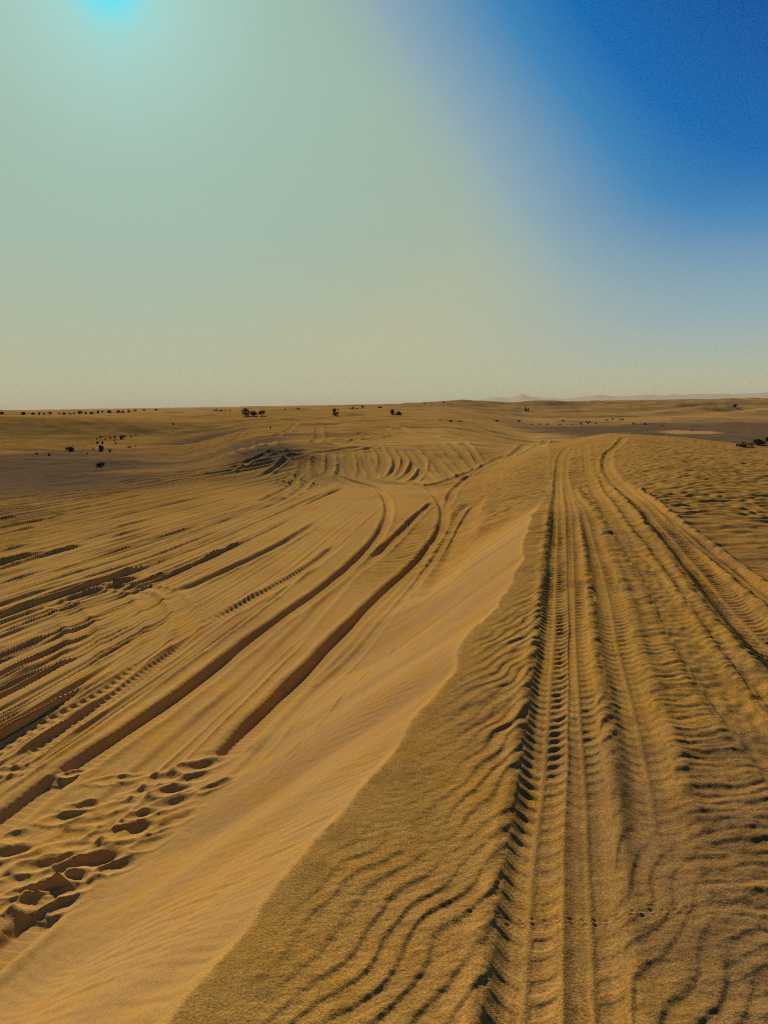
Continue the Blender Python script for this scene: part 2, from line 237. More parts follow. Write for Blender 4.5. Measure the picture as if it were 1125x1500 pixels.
 ([(-7.196, 19.033), (-6.726, 20.597), (-6.206, 22.555), (-5.579, 24.927), (-4.775, 27.658), (-3.680, 30.310)], 0.102, 0.036, 0.025, 'plain', 0.85, (1.5, 1.5)),
 ([(-9.024, 11.759), (-8.553, 13.444), (-8.082, 15.130), (-7.792, 16.167), (-7.454, 17.337), (-7.106, 18.796), (-6.673, 20.444), (-6.200, 22.557), (-5.585, 24.992), (-4.777, 27.730), (-3.680, 30.426), (-2.266, 32.474)], 0.069, 0.041, 0.039, 'plain', 0.85, (1.5, 1.5)),
 ([(-9.008, 11.722), (-8.535, 13.407), (-8.062, 15.091), (-7.771, 16.127), (-7.450, 17.338), (-7.048, 18.657), (-6.606, 20.267), (-6.119, 22.306), (-5.499, 24.683), (-4.672, 27.250), (-3.610, 30.087), (-2.209, 32.192)], 0.094, 0.042, 0.033, 'plain', 0.85, (1.5, 1.5)),
 ([(-8.651, 11.238), (-8.240, 12.939), (-7.829, 14.640), (-7.571, 15.705), (-7.264, 16.908), (-6.935, 18.380), (-6.503, 19.993), (-6.023, 22.033), (-5.423, 24.473), (-4.635, 27.256), (-3.552, 30.017), (-2.154, 32.277)], 0.060, 0.025, 0.022, 'plain', 0.85, (1.5, 1.5)),
 ([(-8.584, 11.173), (-8.192, 12.879), (-7.800, 14.584), (-7.551, 15.666), (-7.252, 16.888), (-6.854, 18.175), (-6.447, 19.845), (-5.961, 21.843), (-5.362, 24.262), (-4.603, 27.191), (-3.522, 29.983), (-2.119, 32.238)], 0.107, 0.047, 0.021, 'plain', 0.85, (1.5, 1.5)),
 ([(-8.319, 10.988), (-8.022, 12.713), (-7.724, 14.437), (-7.522, 15.608), (-7.205, 16.784), (-6.857, 18.200), (-6.432, 19.823), (-5.891, 21.627), (-5.288, 23.992)], 0.057, 0.044, 0.024, 'plain', 0.85, (1.5, 1.5)),
 ([(-6.771, 17.973), (-6.381, 19.675), (-5.901, 21.683), (-5.275, 23.964), (-4.518, 26.857), (-3.454, 29.725)], 0.081, 0.044, 0.027, 'plain', 0.85, (1.5, 1.5)),
 ([(-6.664, 17.706), (-6.283, 19.408), (-5.811, 21.417), (-5.213, 23.789), (-4.428, 26.493), (-3.384, 29.432)], 0.118, 0.039, 0.039, 'plain', 0.85, (1.5, 1.5)),
 ([(-6.928, 16.143), (-6.618, 17.597), (-6.205, 19.192), (-5.687, 20.993), (-5.122, 23.435), (-4.377, 26.297), (-3.338, 29.213)], 0.057, 0.048, 0.038, 'plain', 0.85, (1.5, 1.5)),
 ([(-8.131, 10.326), (-7.748, 12.034), (-7.365, 13.741), (-7.132, 14.785), (-6.839, 15.943), (-6.489, 17.270), (-6.065, 18.790), (-5.607, 20.761), (-5.013, 23.031), (-4.297, 25.973), (-3.290, 29.070), (-1.952, 31.966)], 0.098, 0.040, 0.021, 'plain', 0.85, (1.5, 1.5)),
 ([(-8.006, 10.145), (-7.641, 11.857), (-7.276, 13.568), (-7.052, 14.618), (-6.753, 15.744), (-6.421, 17.099), (-5.989, 18.581), (-5.507, 20.427), (-4.974, 22.919), (-4.247, 25.780), (-3.253, 28.927), (-1.921, 31.847)], 0.086, 0.031, 0.035, 'plain', 0.85, (1.5, 1.5)),
 ([(-8.133, 10.027), (-7.660, 11.712), (-7.188, 13.397), (-6.923, 14.344), (-6.642, 15.490), (-6.296, 16.782), (-5.882, 18.283), (-5.416, 20.151), (-4.844, 22.410)], 0.077, 0.050, 0.036, 'plain', 0.85, (1.5, 1.5)),
 ([(-8.121, 9.923), (-7.624, 11.601), (-7.127, 13.279), (-6.854, 14.200), (-6.590, 15.374), (-6.229, 16.615), (-5.802, 18.057), (-5.351, 19.952), (-4.799, 22.273), (-4.098, 25.148), (-3.148, 28.464), (-1.854, 31.771)], 0.082, 0.028, 0.032, 'plain', 0.85, (1.5, 1.5)),
 ([(-7.792, 9.708), (-7.421, 11.418), (-7.049, 13.128), (-6.828, 14.147), (-6.524, 15.221), (-6.156, 16.429), (-5.746, 17.901), (-5.284, 19.730), (-4.724, 21.970), (-4.039, 24.867), (-3.097, 28.146), (-1.824, 31.573)], 0.098, 0.041, 0.029, 'plain', 0.85, (1.5, 1.5)),
 ([(-8.017, 9.708), (-7.516, 11.385), (-7.015, 13.062), (-6.744, 13.970), (-6.434, 15.012), (-6.076, 16.226), (-5.660, 17.657), (-5.214, 19.511), (-4.668, 21.780), (-4.001, 24.746), (-3.063, 28.042), (-1.800, 31.614)], 0.115, 0.029, 0.033, 'plain', 0.85, (1.5, 1.5)),
 ([(-7.854, 9.383), (-7.350, 11.059), (-6.846, 12.735), (-6.580, 13.622), (-6.343, 14.807), (-5.956, 15.925), (-5.557, 17.375), (-5.082, 19.079), (-4.548, 21.325), (-3.917, 24.411), (-3.015, 27.941), (-1.758, 31.616)], 0.100, 0.037, 0.033, 'plain', 0.85, (1.5, 1.5)),
 ([(-5.871, 15.708), (-5.466, 17.117), (-5.001, 18.820), (-4.498, 21.168), (-3.838, 24.049), (-2.957, 27.629)], 0.051, 0.035, 0.028, 'plain', 0.85, (1.5, 1.5)),
 ([(-7.549, 9.067), (-7.128, 10.765), (-6.706, 12.464), (-6.474, 13.401), (-6.154, 14.368), (-5.794, 15.513), (-5.391, 16.906), (-4.959, 18.705), (-4.424, 20.880), (-3.806, 23.961), (-2.928, 27.562), (-1.699, 31.540)], 0.107, 0.040, 0.029, 'plain', 0.85, (1.5, 1.5)),
 ([(-6.394, 13.233), (-6.091, 14.224), (-5.726, 15.340), (-5.311, 16.676), (-4.888, 18.474), (-4.383, 20.752), (-3.756, 23.754), (-2.897, 27.461)], 0.099, 0.042, 0.040, 'plain', 0.85, (1.5, 1.5)),
 ([(-5.664, 15.188), (-5.249, 16.512), (-4.809, 18.223), (-4.297, 20.419), (-3.693, 23.490), (-2.821, 26.984)], 0.056, 0.039, 0.026, 'plain', 0.85, (1.5, 1.5)),
 ([(-6.230, 12.887), (-5.937, 13.873), (-5.588, 15.001), (-5.168, 16.288), (-4.730, 17.977), (-4.215, 20.117), (-3.605, 23.084)], 0.113, 0.045, 0.023, 'plain', 0.85, (1.5, 1.5)),
 ([(-7.251, 8.455), (-6.819, 10.151), (-6.388, 11.847), (-6.161, 12.742), (-5.862, 13.700), (-5.501, 14.777), (-5.078, 16.026), (-4.667, 17.777), (-4.154, 19.894), (-3.552, 22.856), (-2.721, 26.519), (-1.560, 31.152)], 0.089, 0.031, 0.025, 'plain', 0.85, (1.5, 1.5)),
 ([(-7.441, 8.534), (-6.923, 10.206), (-6.404, 11.877), (-6.145, 12.710), (-5.876, 13.735), (-5.493, 14.759), (-5.070, 16.007), (-4.641, 17.689), (-4.135, 19.820), (-3.556, 22.914), (-2.716, 26.520), (-1.555, 31.192)], 0.097, 0.046, 0.027, 'plain', 0.85, (1.5, 1.5)),
 ([(-6.077, 12.567), (-5.779, 13.513), (-5.439, 14.632), (-4.985, 15.770), (-4.553, 17.406), (-4.051, 19.502)], 0.065, 0.035, 0.023, 'plain', 0.85, (1.5, 1.5)),
 ([(-5.728, 13.395), (-5.350, 14.396), (-4.949, 15.673), (-4.523, 17.320), (-4.036, 19.480), (-3.441, 22.407), (-2.634, 26.160), (-1.489, 30.960)], 0.119, 0.047, 0.027, 'plain', 0.85, (1.5, 1.5)),
 ([(-7.109, 8.085), (-6.650, 9.774), (-6.190, 11.463), (-5.958, 12.316), (-5.649, 13.211), (-5.305, 14.289), (-4.850, 15.382), (-4.461, 17.129), (-3.956, 19.167), (-3.378, 22.131), (-2.593, 25.999), (-1.458, 30.962)], 0.078, 0.027, 0.021, 'plain', 0.85, (1.5, 1.5)),
 ([(-5.187, 13.989), (-4.766, 15.156), (-4.362, 16.813), (-3.875, 18.885), (-3.287, 21.722), (-2.524, 25.678)], 0.057, 0.029, 0.021, 'plain', 0.85, (1.5, 1.5)),
 ([(-6.917, 7.762), (-6.472, 9.454), (-6.027, 11.147), (-5.804, 11.994), (-5.499, 12.868), (-5.126, 13.833), (-4.706, 14.987), (-4.304, 16.626), (-3.824, 18.699), (-3.229, 21.453), (-2.479, 25.423), (-1.368, 30.540)], 0.115, 0.025, 0.031, 'plain', 0.85, (1.5, 1.5)),
 ([(-6.812, 7.625), (-6.387, 9.323), (-5.962, 11.020), (-5.748, 11.874), (-5.452, 12.755), (-5.106, 13.782), (-4.704, 14.988), (-4.290, 16.585)], 0.095, 0.030, 0.023, 'plain', 0.85, (1.5, 1.5)),
 ([(-6.635, 7.474), (-6.266, 9.184), (-5.897, 10.895), (-5.705, 11.784), (-5.390, 12.612), (-5.063, 13.679), (-4.616, 14.728), (-4.238, 16.422), (-3.788, 18.608), (-3.195, 21.376)], 0.104, 0.043, 0.037, 'plain', 0.85, (1.5, 1.5)),
 ([(-6.750, 7.347), (-6.278, 9.032), (-5.805, 10.717), (-5.580, 11.520), (-5.313, 12.440), (-4.933, 13.342), (-4.535, 14.512), (-4.122, 16.039), (-3.682, 18.197), (-3.121, 21.087), (-2.400, 25.302), (-1.293, 30.736)], 0.056, 0.032, 0.035, 'plain', 0.85, (1.5, 1.5)),
 ([(-6.650, 7.356), (-6.238, 9.057), (-5.826, 10.758), (-5.620, 11.608), (-5.318, 12.457), (-4.937, 13.360), (-4.510, 14.440), (-4.103, 15.979), (-3.658, 18.107), (-3.065, 20.746), (-2.350, 24.862), (-1.261, 30.239)], 0.079, 0.034, 0.036, 'plain', 0.85, (1.5, 1.5)),
 ([(-6.635, 7.176), (-6.178, 8.865), (-5.722, 10.554), (-5.504, 11.361), (-5.224, 12.240), (-4.821, 13.063), (-4.404, 14.138), (-4.005, 15.665), (-3.567, 17.773), (-2.989, 20.440), (-2.280, 24.524), (-1.206, 30.089)], 0.072, 0.035, 0.038, 'plain', 0.85, (1.5, 1.5)),
 ([(-5.457, 11.261), (-5.172, 12.118), (-4.819, 13.064), (-4.400, 14.139), (-3.995, 15.647), (-3.549, 17.707), (-2.974, 20.390)], 0.069, 0.046, 0.036, 'plain', 0.85, (1.5, 1.5)),
 ([(-5.422, 11.191), (-5.119, 11.997), (-4.737, 12.853), (-4.326, 13.930), (-3.914, 15.377), (-3.471, 17.402), (-2.916, 20.139), (-2.218, 24.252)], 0.091, 0.024, 0.028, 'plain', 0.85, (1.5, 1.5)),
 ([(-5.067, 11.877), (-4.698, 12.758), (-4.278, 13.792), (-3.872, 15.244), (-3.451, 17.360), (-2.887, 20.040), (-2.205, 24.314)], 0.090, 0.033, 0.036, 'plain', 0.85, (1.5, 1.5)),
 ([(-5.252, 10.829), (-4.967, 11.641), (-4.625, 12.568), (-4.204, 13.571), (-3.834, 15.132), (-3.404, 17.189), (-2.853, 19.942), (-2.169, 24.195), (-1.103, 30.131)], 0.091, 0.030, 0.039, 'plain', 0.85, (1.5, 1.5)),
 ([(-4.608, 12.521), (-4.177, 13.486), (-3.813, 15.057), (-3.375, 17.061), (-2.838, 19.868), (-2.165, 24.226), (-1.099, 30.283)], 0.116, 0.048, 0.021, 'plain', 0.85, (1.5, 1.5)),
 ([(-6.516, 6.551), (-5.938, 8.203), (-5.361, 9.855), (-5.119, 10.546), (-4.880, 11.438), (-4.527, 12.303), (-4.128, 13.335), (-3.746, 14.814), (-3.331, 16.892), (-2.784, 19.597), (-2.114, 23.895), (-1.057, 29.944)], 0.119, 0.030, 0.021, 'plain', 0.85, (1.5, 1.5)),
 ([(-6.224, 6.334), (-5.754, 8.020), (-5.284, 9.705), (-5.075, 10.453), (-4.820, 11.295), (-4.509, 12.257), (-4.096, 13.235), (-3.724, 14.741), (-3.310, 16.808), (-2.756, 19.451), (-2.101, 23.866), (-1.042, 29.944)], 0.116, 0.042, 0.026, 'plain', 0.85, (1.5, 1.5)),
 ([(-6.270, 6.274), (-5.755, 7.947), (-5.239, 9.619), (-5.019, 10.335), (-4.765, 11.168), (-4.441, 12.074), (-4.047, 13.087), (-3.686, 14.613), (-3.262, 16.621), (-2.717, 19.283), (-2.047, 23.481), (-1.000, 29.571)], 0.064, 0.025, 0.039, 'plain', 0.85, (1.5, 1.5)),
 ([(-6.125, 6.129), (-5.651, 7.813), (-5.177, 9.498), (-4.970, 10.231), (-4.736, 11.098), (-4.402, 11.968), (-4.030, 13.038), (-3.647, 14.467), (-3.225, 16.456), (-2.687, 19.115), (-2.027, 23.365), (-0.980, 29.387)], 0.083, 0.040, 0.023, 'plain', 0.85, (1.5, 1.5)),
 ([(-5.280, 14.217), (-4.881, 15.479), (-4.469, 17.150), (-3.998, 19.360), (-3.407, 22.298), (-2.616, 26.195)], 0.065, 0.042, 0.016, 'plain', 0.85, (1.5, 1.5)),
 ([(-6.772, 7.542), (-6.345, 9.239), (-5.919, 10.937), (-5.706, 11.784), (-5.443, 12.740), (-5.072, 13.696), (-4.659, 14.858), (-4.258, 16.483), (-3.803, 18.654), (-3.218, 21.483), (-2.469, 25.521), (-1.358, 30.888)], 0.048, 0.024, 0.028, 'plain', 0.85, (1.5, 1.5)),
 ([(-5.065, 13.679), (-4.652, 14.840), (-4.251, 16.463), (-3.787, 18.584), (-3.180, 21.241), (-2.444, 25.298)], 0.062, 0.020, 0.027, 'plain', 0.85, (1.5, 1.5)),
 ([(-5.246, 12.285), (-4.880, 13.210), (-4.461, 14.297), (-4.071, 15.881), (-3.640, 18.063), (-3.065, 20.826)], 0.041, 0.036, 0.022, 'plain', 0.85, (1.5, 1.5)),
 ([(-4.312, 13.877), (-3.940, 15.474), (-3.491, 17.489), (-2.915, 20.113), (-2.231, 24.343), (-1.157, 29.902)], 0.043, 0.036, 0.023, 'plain', 0.85, (1.5, 1.5)),
 ([(-6.406, 6.708), (-5.942, 8.395), (-5.478, 10.083), (-5.265, 10.857), (-5.015, 11.759), (-4.643, 12.615), (-4.225, 13.639), (-3.826, 15.094), (-3.398, 17.146), (-2.846, 19.866), (-2.169, 24.134), (-1.108, 30.093)], 0.063, 0.018, 0.026, 'plain', 0.85, (1.5, 1.5)),
 ([(-6.157, 6.480), (-5.769, 8.186), (-5.380, 9.892), (-5.194, 10.707), (-4.923, 11.539), (-4.578, 12.443), (-4.160, 13.435), (-3.796, 15.001), (-3.371, 17.062), (-2.818, 19.769), (-2.143, 24.075), (-1.087, 30.283)], 0.099, 0.023, 0.027, 'plain', 0.85, (1.5, 1.5)),
 ([(-5.031, 10.361), (-4.778, 11.196), (-4.458, 12.119), (-4.068, 13.153), (-3.697, 14.649), (-3.273, 16.663), (-2.731, 19.355)], 0.109, 0.019, 0.023, 'plain', 0.85, (1.5, 1.5)),
 ([(-4.637, 10.863), (-4.330, 11.774), (-3.959, 12.811), (-3.610, 14.342), (-3.203, 16.396), (-2.662, 19.045), (-2.011, 23.425), (-0.964, 29.797)], 0.075, 0.044, 0.027, 'plain', 0.85, (1.5, 1.5)),
 ([(-4.211, 11.454), (-3.866, 12.526), (-3.528, 14.059), (-3.114, 16.033), (-2.580, 18.646), (-1.932, 22.933)], 0.080, 0.016, 0.016, 'plain', 0.85, (1.5, 1.5)),
 ([(-5.699, 5.393), (-5.252, 7.085), (-4.805, 8.777), (-4.618, 9.484), (-4.390, 10.278), (-4.116, 11.198), (-3.785, 12.278), (-3.458, 13.816), (-3.041, 15.737), (-2.524, 18.417), (-1.875, 22.650), (-0.839, 29.024)], 0.114, 0.034, 0.018, 'plain', 0.85, (1.5, 1.5)),
 ([(-5.510, 5.211), (-5.117, 6.917), (-4.725, 8.622), (-4.557, 9.353), (-4.341, 10.162), (-4.064, 11.059), (-3.759, 12.202), (-3.411, 13.645), (-3.002, 15.581), (-2.496, 18.303), (-1.859, 22.680), (-0.818, 29.171)], 0.052, 0.019, 0.016, 'plain', 0.85, (1.5, 1.5)),
 ([(-3.687, 11.975), (-3.362, 13.476), (-2.961, 15.427), (-2.451, 18.099), (-1.819, 22.483), (-0.779, 29.025)], 0.089, 0.029, 0.019, 'plain', 0.85, (1.5, 1.5)),
 ([(-5.416, 4.878), (-4.979, 6.573), (-4.542, 8.267), (-4.366, 8.948), (-4.161, 9.736), (-3.931, 10.704), (-3.629, 11.797), (-3.297, 13.243), (-2.910, 15.237), (-2.403, 17.899), (-1.773, 22.289), (-0.736, 29.027)], 0.064, 0.038, 0.017, 'plain', 0.85, (1.5, 1.5)),
 ([(-4.099, 9.591), (-3.861, 10.518), (-3.567, 11.606), (-3.257, 13.112), (-2.855, 15.011), (-2.341, 17.567)], 0.094, 0.033, 0.028, 'plain', 0.85, (1.5, 1.5)),
 ([(-5.225, 4.404), (-4.757, 6.090), (-4.289, 7.776), (-4.113, 8.410), (-3.930, 9.189), (-3.722, 10.142), (-3.452, 11.249), (-3.140, 12.694), (-2.747, 14.570), (-2.266, 17.287), (-1.633, 21.497), (-0.608, 28.452)], 0.087, 0.030, 0.029, 'plain', 0.85, (1.5, 1.5)),
 ([(-3.867, 9.040), (-3.665, 9.990), (-3.410, 11.123), (-3.102, 12.568), (-2.709, 14.426), (-2.228, 17.116)], 0.103, 0.040, 0.022, 'plain', 0.85, (1.5, 1.5)),
 ([(-3.596, 9.804), (-3.361, 10.972), (-3.046, 12.366), (-2.670, 14.284), (-2.185, 16.926), (-1.565, 21.232)], 0.042, 0.023, 0.028, 'plain', 0.85, (1.5, 1.5)),
 ([(-5.030, 3.994), (-4.552, 5.678), (-4.075, 7.361), (-3.903, 7.964), (-3.734, 8.727), (-3.537, 9.646), (-3.304, 10.795), (-3.005, 12.229), (-2.619, 14.073), (-2.146, 16.759), (-1.519, 20.943), (-0.490, 27.958)], 0.058, 0.027, 0.022, 'plain', 0.85, (1.5, 1.5)),
 ([(-3.642, 8.510), (-3.457, 9.431), (-3.226, 10.554), (-2.926, 11.943), (-2.546, 13.778), (-2.069, 16.367)], 0.106, 0.030, 0.016, 'plain', 0.85, (1.5, 1.5)),
 ([(-4.825, 3.631), (-4.357, 5.317), (-3.890, 7.003), (-3.728, 7.590), (-3.566, 8.330), (-3.390, 9.255), (-3.172, 10.398), (-2.880, 11.796), (-2.498, 13.592), (-2.028, 16.186), (-1.418, 20.428), (-0.388, 27.403)], 0.088, 0.026, 0.030, 'plain', 0.85, (1.5, 1.5)),
 ([(-3.137, 10.295), (-2.845, 11.679), (-2.469, 13.474), (-2.010, 16.126), (-1.402, 20.403), (-0.372, 27.680)], 0.110, 0.042, 0.022, 'plain', 0.85, (1.5, 1.5)),
 ([(-4.652, 3.470), (-4.237, 5.170), (-3.822, 6.870), (-3.674, 7.476), (-3.504, 8.184), (-3.329, 9.095), (-3.115, 10.232), (-2.827, 11.621), (-2.445, 13.374), (-1.990, 16.026), (-1.384, 20.276), (-0.356, 27.438)], 0.092, 0.036, 0.023, 'plain', 0.85, (1.5, 1.5)),
 ([(-4.651, 3.402), (-4.216, 5.097), (-3.781, 6.792), (-3.630, 7.381), (-3.461, 8.082), (-3.277, 8.959), (-3.056, 10.054), (-2.785, 11.478), (-2.416, 13.275), (-1.955, 15.847), (-1.356, 20.125)], 0.044, 0.022, 0.018, 'plain', 0.85, (1.5, 1.5)),
 ([(-4.615, 3.325), (-4.178, 5.020), (-3.741, 6.714), (-3.590, 7.298), (-3.418, 7.981), (-3.242, 8.871), (-3.021, 9.955), (-2.740, 11.322), (-2.368, 13.062), (-1.913, 15.612), (-1.318, 19.825), (-0.298, 26.757)], 0.087, 0.027, 0.020, 'plain', 0.85, (1.5, 1.5)),
 ([(-4.425, 3.123), (-4.037, 4.830), (-3.649, 6.536), (-3.513, 7.133), (-3.354, 7.832), (-3.171, 8.684), (-2.957, 9.772), (-2.672, 11.086)], 0.074, 0.042, 0.023, 'plain', 0.85, (1.5, 1.5)),
 ([(-4.519, 3.124), (-4.077, 4.818), (-3.636, 6.511), (-3.488, 7.079), (-3.329, 7.773), (-3.153, 8.641), (-2.918, 9.651), (-2.650, 11.017), (-2.293, 12.774), (-1.848, 15.324), (-1.253, 19.433), (-0.240, 26.424)], 0.077, 0.039, 0.018, 'plain', 0.85, (1.5, 1.5)),
 ([(-4.514, 3.045), (-4.051, 4.732), (-3.589, 6.420), (-3.438, 6.972), (-3.280, 7.656), (-3.105, 8.512), (-2.880, 9.543), (-2.613, 10.895), (-2.255, 12.616), (-1.817, 15.172), (-1.227, 19.288), (-0.215, 26.358)], 0.075, 0.045, 0.023, 'plain', 0.85, (1.5, 1.5)),
 ([(-4.521, 2.991), (-4.038, 4.673), (-3.555, 6.355), (-3.401, 6.893), (-3.243, 7.570), (-3.068, 8.417), (-2.837, 9.414), (-2.568, 10.734), (-2.217, 12.460)], 0.102, 0.022, 0.017, 'plain', 0.85, (1.5, 1.5)),
 ([(-4.298, 2.793), (-3.885, 4.494), (-3.472, 6.194), (-3.337, 6.754), (-3.179, 7.419), (-3.008, 8.261), (-2.781, 9.252), (-2.522, 10.589), (-2.175, 12.307), (-1.740, 14.799), (-1.161, 18.931), (-0.151, 26.062)], 0.077, 0.034, 0.024, 'plain', 0.85, (1.5, 1.5)),
 ([(-4.365, 2.796), (-3.915, 4.487), (-3.464, 6.178), (-3.320, 6.720), (-3.151, 7.355), (-2.969, 8.159), (-2.742, 9.137), (-2.485, 10.458), (-2.131, 12.110), (-1.702, 14.579), (-1.120, 18.508), (-0.126, 25.447)], 0.048, 0.024, 0.018, 'plain', 0.85, (1.5, 1.5)),
 ([(-4.210, 2.669), (-3.811, 4.372), (-3.412, 6.076), (-3.281, 6.635), (-3.120, 7.281), (-2.942, 8.088), (-2.715, 9.058), (-2.458, 10.368), (-2.113, 12.050), (-1.689, 14.544), (-1.112, 18.602), (-0.108, 25.640)], 0.058, 0.030, 0.022, 'plain', 0.85, (1.5, 1.5)),
 ([(-4.281, 2.619), (-3.826, 4.309), (-3.372, 5.999), (-3.230, 6.526), (-3.081, 7.190), (-2.892, 7.957), (-2.669, 8.924), (-2.407, 10.189), (-2.067, 11.857), (-1.646, 14.310), (-1.072, 18.279), (-0.076, 25.193)], 0.043, 0.025, 0.026, 'plain', 0.85, (1.5, 1.5)),
 ([(-4.275, 2.604), (-3.819, 4.294), (-3.364, 5.984), (-3.222, 6.510), (-3.058, 7.136), (-2.880, 7.928), (-2.660, 8.903), (-2.395, 10.151), (-2.056, 11.813), (-1.631, 14.221), (-1.060, 18.188), (-0.066, 25.067)], 0.095, 0.040, 0.024, 'plain', 0.85, (1.5, 1.5)),
 ([(-8.252, 17.130), (-7.907, 18.364), (-7.525, 19.830), (-7.103, 21.619), (-6.585, 23.701), (-5.855, 25.768), (-5.028, 28.449), (-3.881, 30.752)], 0.110, 0.031, 0.025, 'plain', 0.85, (1.5, 1.5)),
 ([(-7.850, 16.289), (-7.502, 17.445), (-7.145, 18.890), (-6.752, 20.675), (-6.261, 22.754), (-5.608, 25.052), (-4.813, 27.867)], 0.113, 0.046, 0.028, 'plain', 0.85, (1.5, 1.5)),
 ([(-7.248, 15.029), (-6.972, 16.245), (-6.613, 17.574), (-6.202, 19.167), (-5.770, 21.284), (-5.186, 23.701)], 0.128, 0.039, 0.022, 'plain', 0.85, (1.5, 1.5)),
 ([(-6.369, 16.972), (-5.902, 18.327), (-5.444, 20.225), (-4.926, 22.749), (-4.190, 25.525), (-3.211, 28.711), (-1.898, 31.808)], 0.120, 0.046, 0.025, 'plain', 0.85, (1.5, 1.5)),
 ([(-5.430, 17.011), (-5.009, 18.869), (-4.471, 21.063), (-3.860, 24.232), (-2.964, 27.769), (-1.724, 31.698)], 0.104, 0.044, 0.025, 'plain', 0.85, (1.5, 1.5)),
 ([(-7.060, 8.136), (-6.644, 9.836), (-6.228, 11.535), (-6.010, 12.425), (-5.728, 13.395), (-5.369, 14.450), (-4.918, 15.575), (-4.506, 17.255), (-4.034, 19.480), (-3.443, 22.436), (-2.644, 26.292), (-1.491, 31.077)], 0.140, 0.038, 0.021, 'plain', 0.85, (1.5, 1.5)),
 ([(-6.978, 7.742), (-6.492, 9.423), (-6.005, 11.105), (-5.770, 11.918), (-5.499, 12.868), (-5.133, 13.850), (-4.725, 15.044), (-4.316, 16.668), (-3.850, 18.816), (-3.253, 21.588), (-2.504, 25.647), (-1.383, 30.771)], 0.119, 0.034, 0.026, 'plain', 0.85, (1.5, 1.5)),
 ([(-5.531, 11.419), (-5.258, 12.317), (-4.889, 13.244), (-4.464, 14.316), (-4.047, 15.802), (-3.595, 17.861), (-3.039, 20.697), (-2.325, 24.833), (-1.233, 30.240)], 0.112, 0.039, 0.028, 'plain', 0.85, (1.5, 1.5)),
 ([(-4.808, 11.266), (-4.459, 12.119), (-4.075, 13.169), (-3.709, 14.686), (-3.290, 16.725), (-2.752, 19.451), (-2.090, 23.807), (-1.034, 29.944)], 0.126, 0.041, 0.026, 'plain', 0.85, (1.5, 1.5)),
 ([(-6.021, 5.690), (-5.474, 7.353), (-4.928, 9.015), (-4.710, 9.677), (-4.489, 10.513), (-4.195, 11.411), (-3.851, 12.479), (-3.513, 14.007), (-3.096, 15.953), (-2.572, 18.623), (-1.927, 22.963), (-0.883, 29.206)], 0.138, 0.037, 0.024, 'plain', 0.85, (1.5, 1.5)),
 ([(-3.927, 10.690), (-3.643, 11.841), (-3.306, 13.276), (-2.913, 15.237), (-2.415, 17.966), (-1.778, 22.288)], 0.122, 0.044, 0.031, 'plain', 0.85, (1.5, 1.5)),
 ([(-5.037, 4.152), (-4.602, 5.847), (-4.168, 7.542), (-4.004, 8.179), (-3.824, 8.938), (-3.632, 9.903), (-3.379, 11.026), (-3.071, 12.459), (-2.678, 14.301), (-2.193, 16.925), (-1.575, 21.232), (-0.544, 28.062)], 0.118, 0.044, 0.028, 'plain', 0.85, (1.5, 1.5)),
 ([(-3.777, 7.697), (-3.611, 8.435), (-3.426, 9.348), (-3.208, 10.502), (-2.922, 11.943), (-2.541, 13.779), (-2.065, 16.389), (-1.450, 20.659), (-0.417, 27.889)], 0.136, 0.032, 0.035, 'plain', 0.85, (1.5, 1.5)),
 ([(-4.750, 3.611), (-4.320, 5.307), (-3.890, 7.003), (-3.736, 7.609), (-3.575, 8.351), (-3.391, 9.255), (-3.174, 10.398), (-2.885, 11.810), (-2.519, 13.694), (-2.046, 16.308), (-1.436, 20.634), (-0.399, 27.819)], 0.114, 0.040, 0.032, 'plain', 0.85, (1.5, 1.5)),
 ([(-4.658, 3.351), (-4.204, 5.041), (-3.750, 6.731), (-3.595, 7.307), (-3.443, 8.042), (-3.247, 8.881), (-3.037, 10.005), (-2.753, 11.364), (-2.383, 13.127), (-1.936, 15.769), (-1.328, 19.874), (-0.309, 26.994)], 0.120, 0.031, 0.024, 'plain', 0.85, (1.5, 1.5)),
 ([(-4.498, 3.148), (-4.076, 4.846), (-3.653, 6.545), (-3.509, 7.124), (-3.342, 7.802), (-3.162, 8.663), (-2.945, 9.735), (-2.656, 11.030), (-2.297, 12.773), (-1.853, 15.323), (-1.257, 19.384), (-0.248, 26.291)], 0.119, 0.040, 0.020, 'plain', 0.85, (1.5, 1.5)),
 ([(-9.325, 27.382), (-8.639, 29.405), (-7.633, 30.896), (-6.373, 31.798), (-5.030, 32.662), (-3.665, 34.033)], 0.046, 0.018, 0.022, 'plain', 0.85, (1.5, 1.5)),
 ([(-11.133, 23.133), (-10.576, 24.361), (-9.931, 25.654), (-9.350, 27.489), (-8.604, 29.335), (-7.560, 30.668), (-6.313, 31.603)], 0.045, 0.022, 0.020, 'plain', 0.85, (1.5, 1.5)),
 ([(-10.270, 23.670), (-9.840, 25.467), (-9.141, 26.950), (-8.420, 28.833), (-7.438, 30.372), (-6.215, 31.416)], 0.066, 0.038, 0.023, 'plain', 0.85, (1.5, 1.5)),
 ([(-10.146, 23.407), (-9.631, 24.966), (-8.981, 26.555), (-8.291, 28.519), (-7.353, 30.232), (-6.126, 31.270)], 0.063, 0.040, 0.014, 'plain', 0.85, (1.5, 1.5)),
 ([(-10.025, 23.147), (-9.439, 24.504), (-8.805, 26.098), (-8.138, 28.101), (-7.240, 29.939), (-6.038, 31.084)], 0.067, 0.030, 0.013, 'plain', 0.85, (1.5, 1.5)),
 ([(-10.259, 21.320), (-9.784, 22.603), (-9.296, 24.173), (-8.663, 25.747), (-8.044, 27.899), (-7.135, 29.687), (-5.953, 30.939), (-4.643, 32.096)], 0.043, 0.016, 0.013, 'plain', 0.85, (1.5, 1.5)),
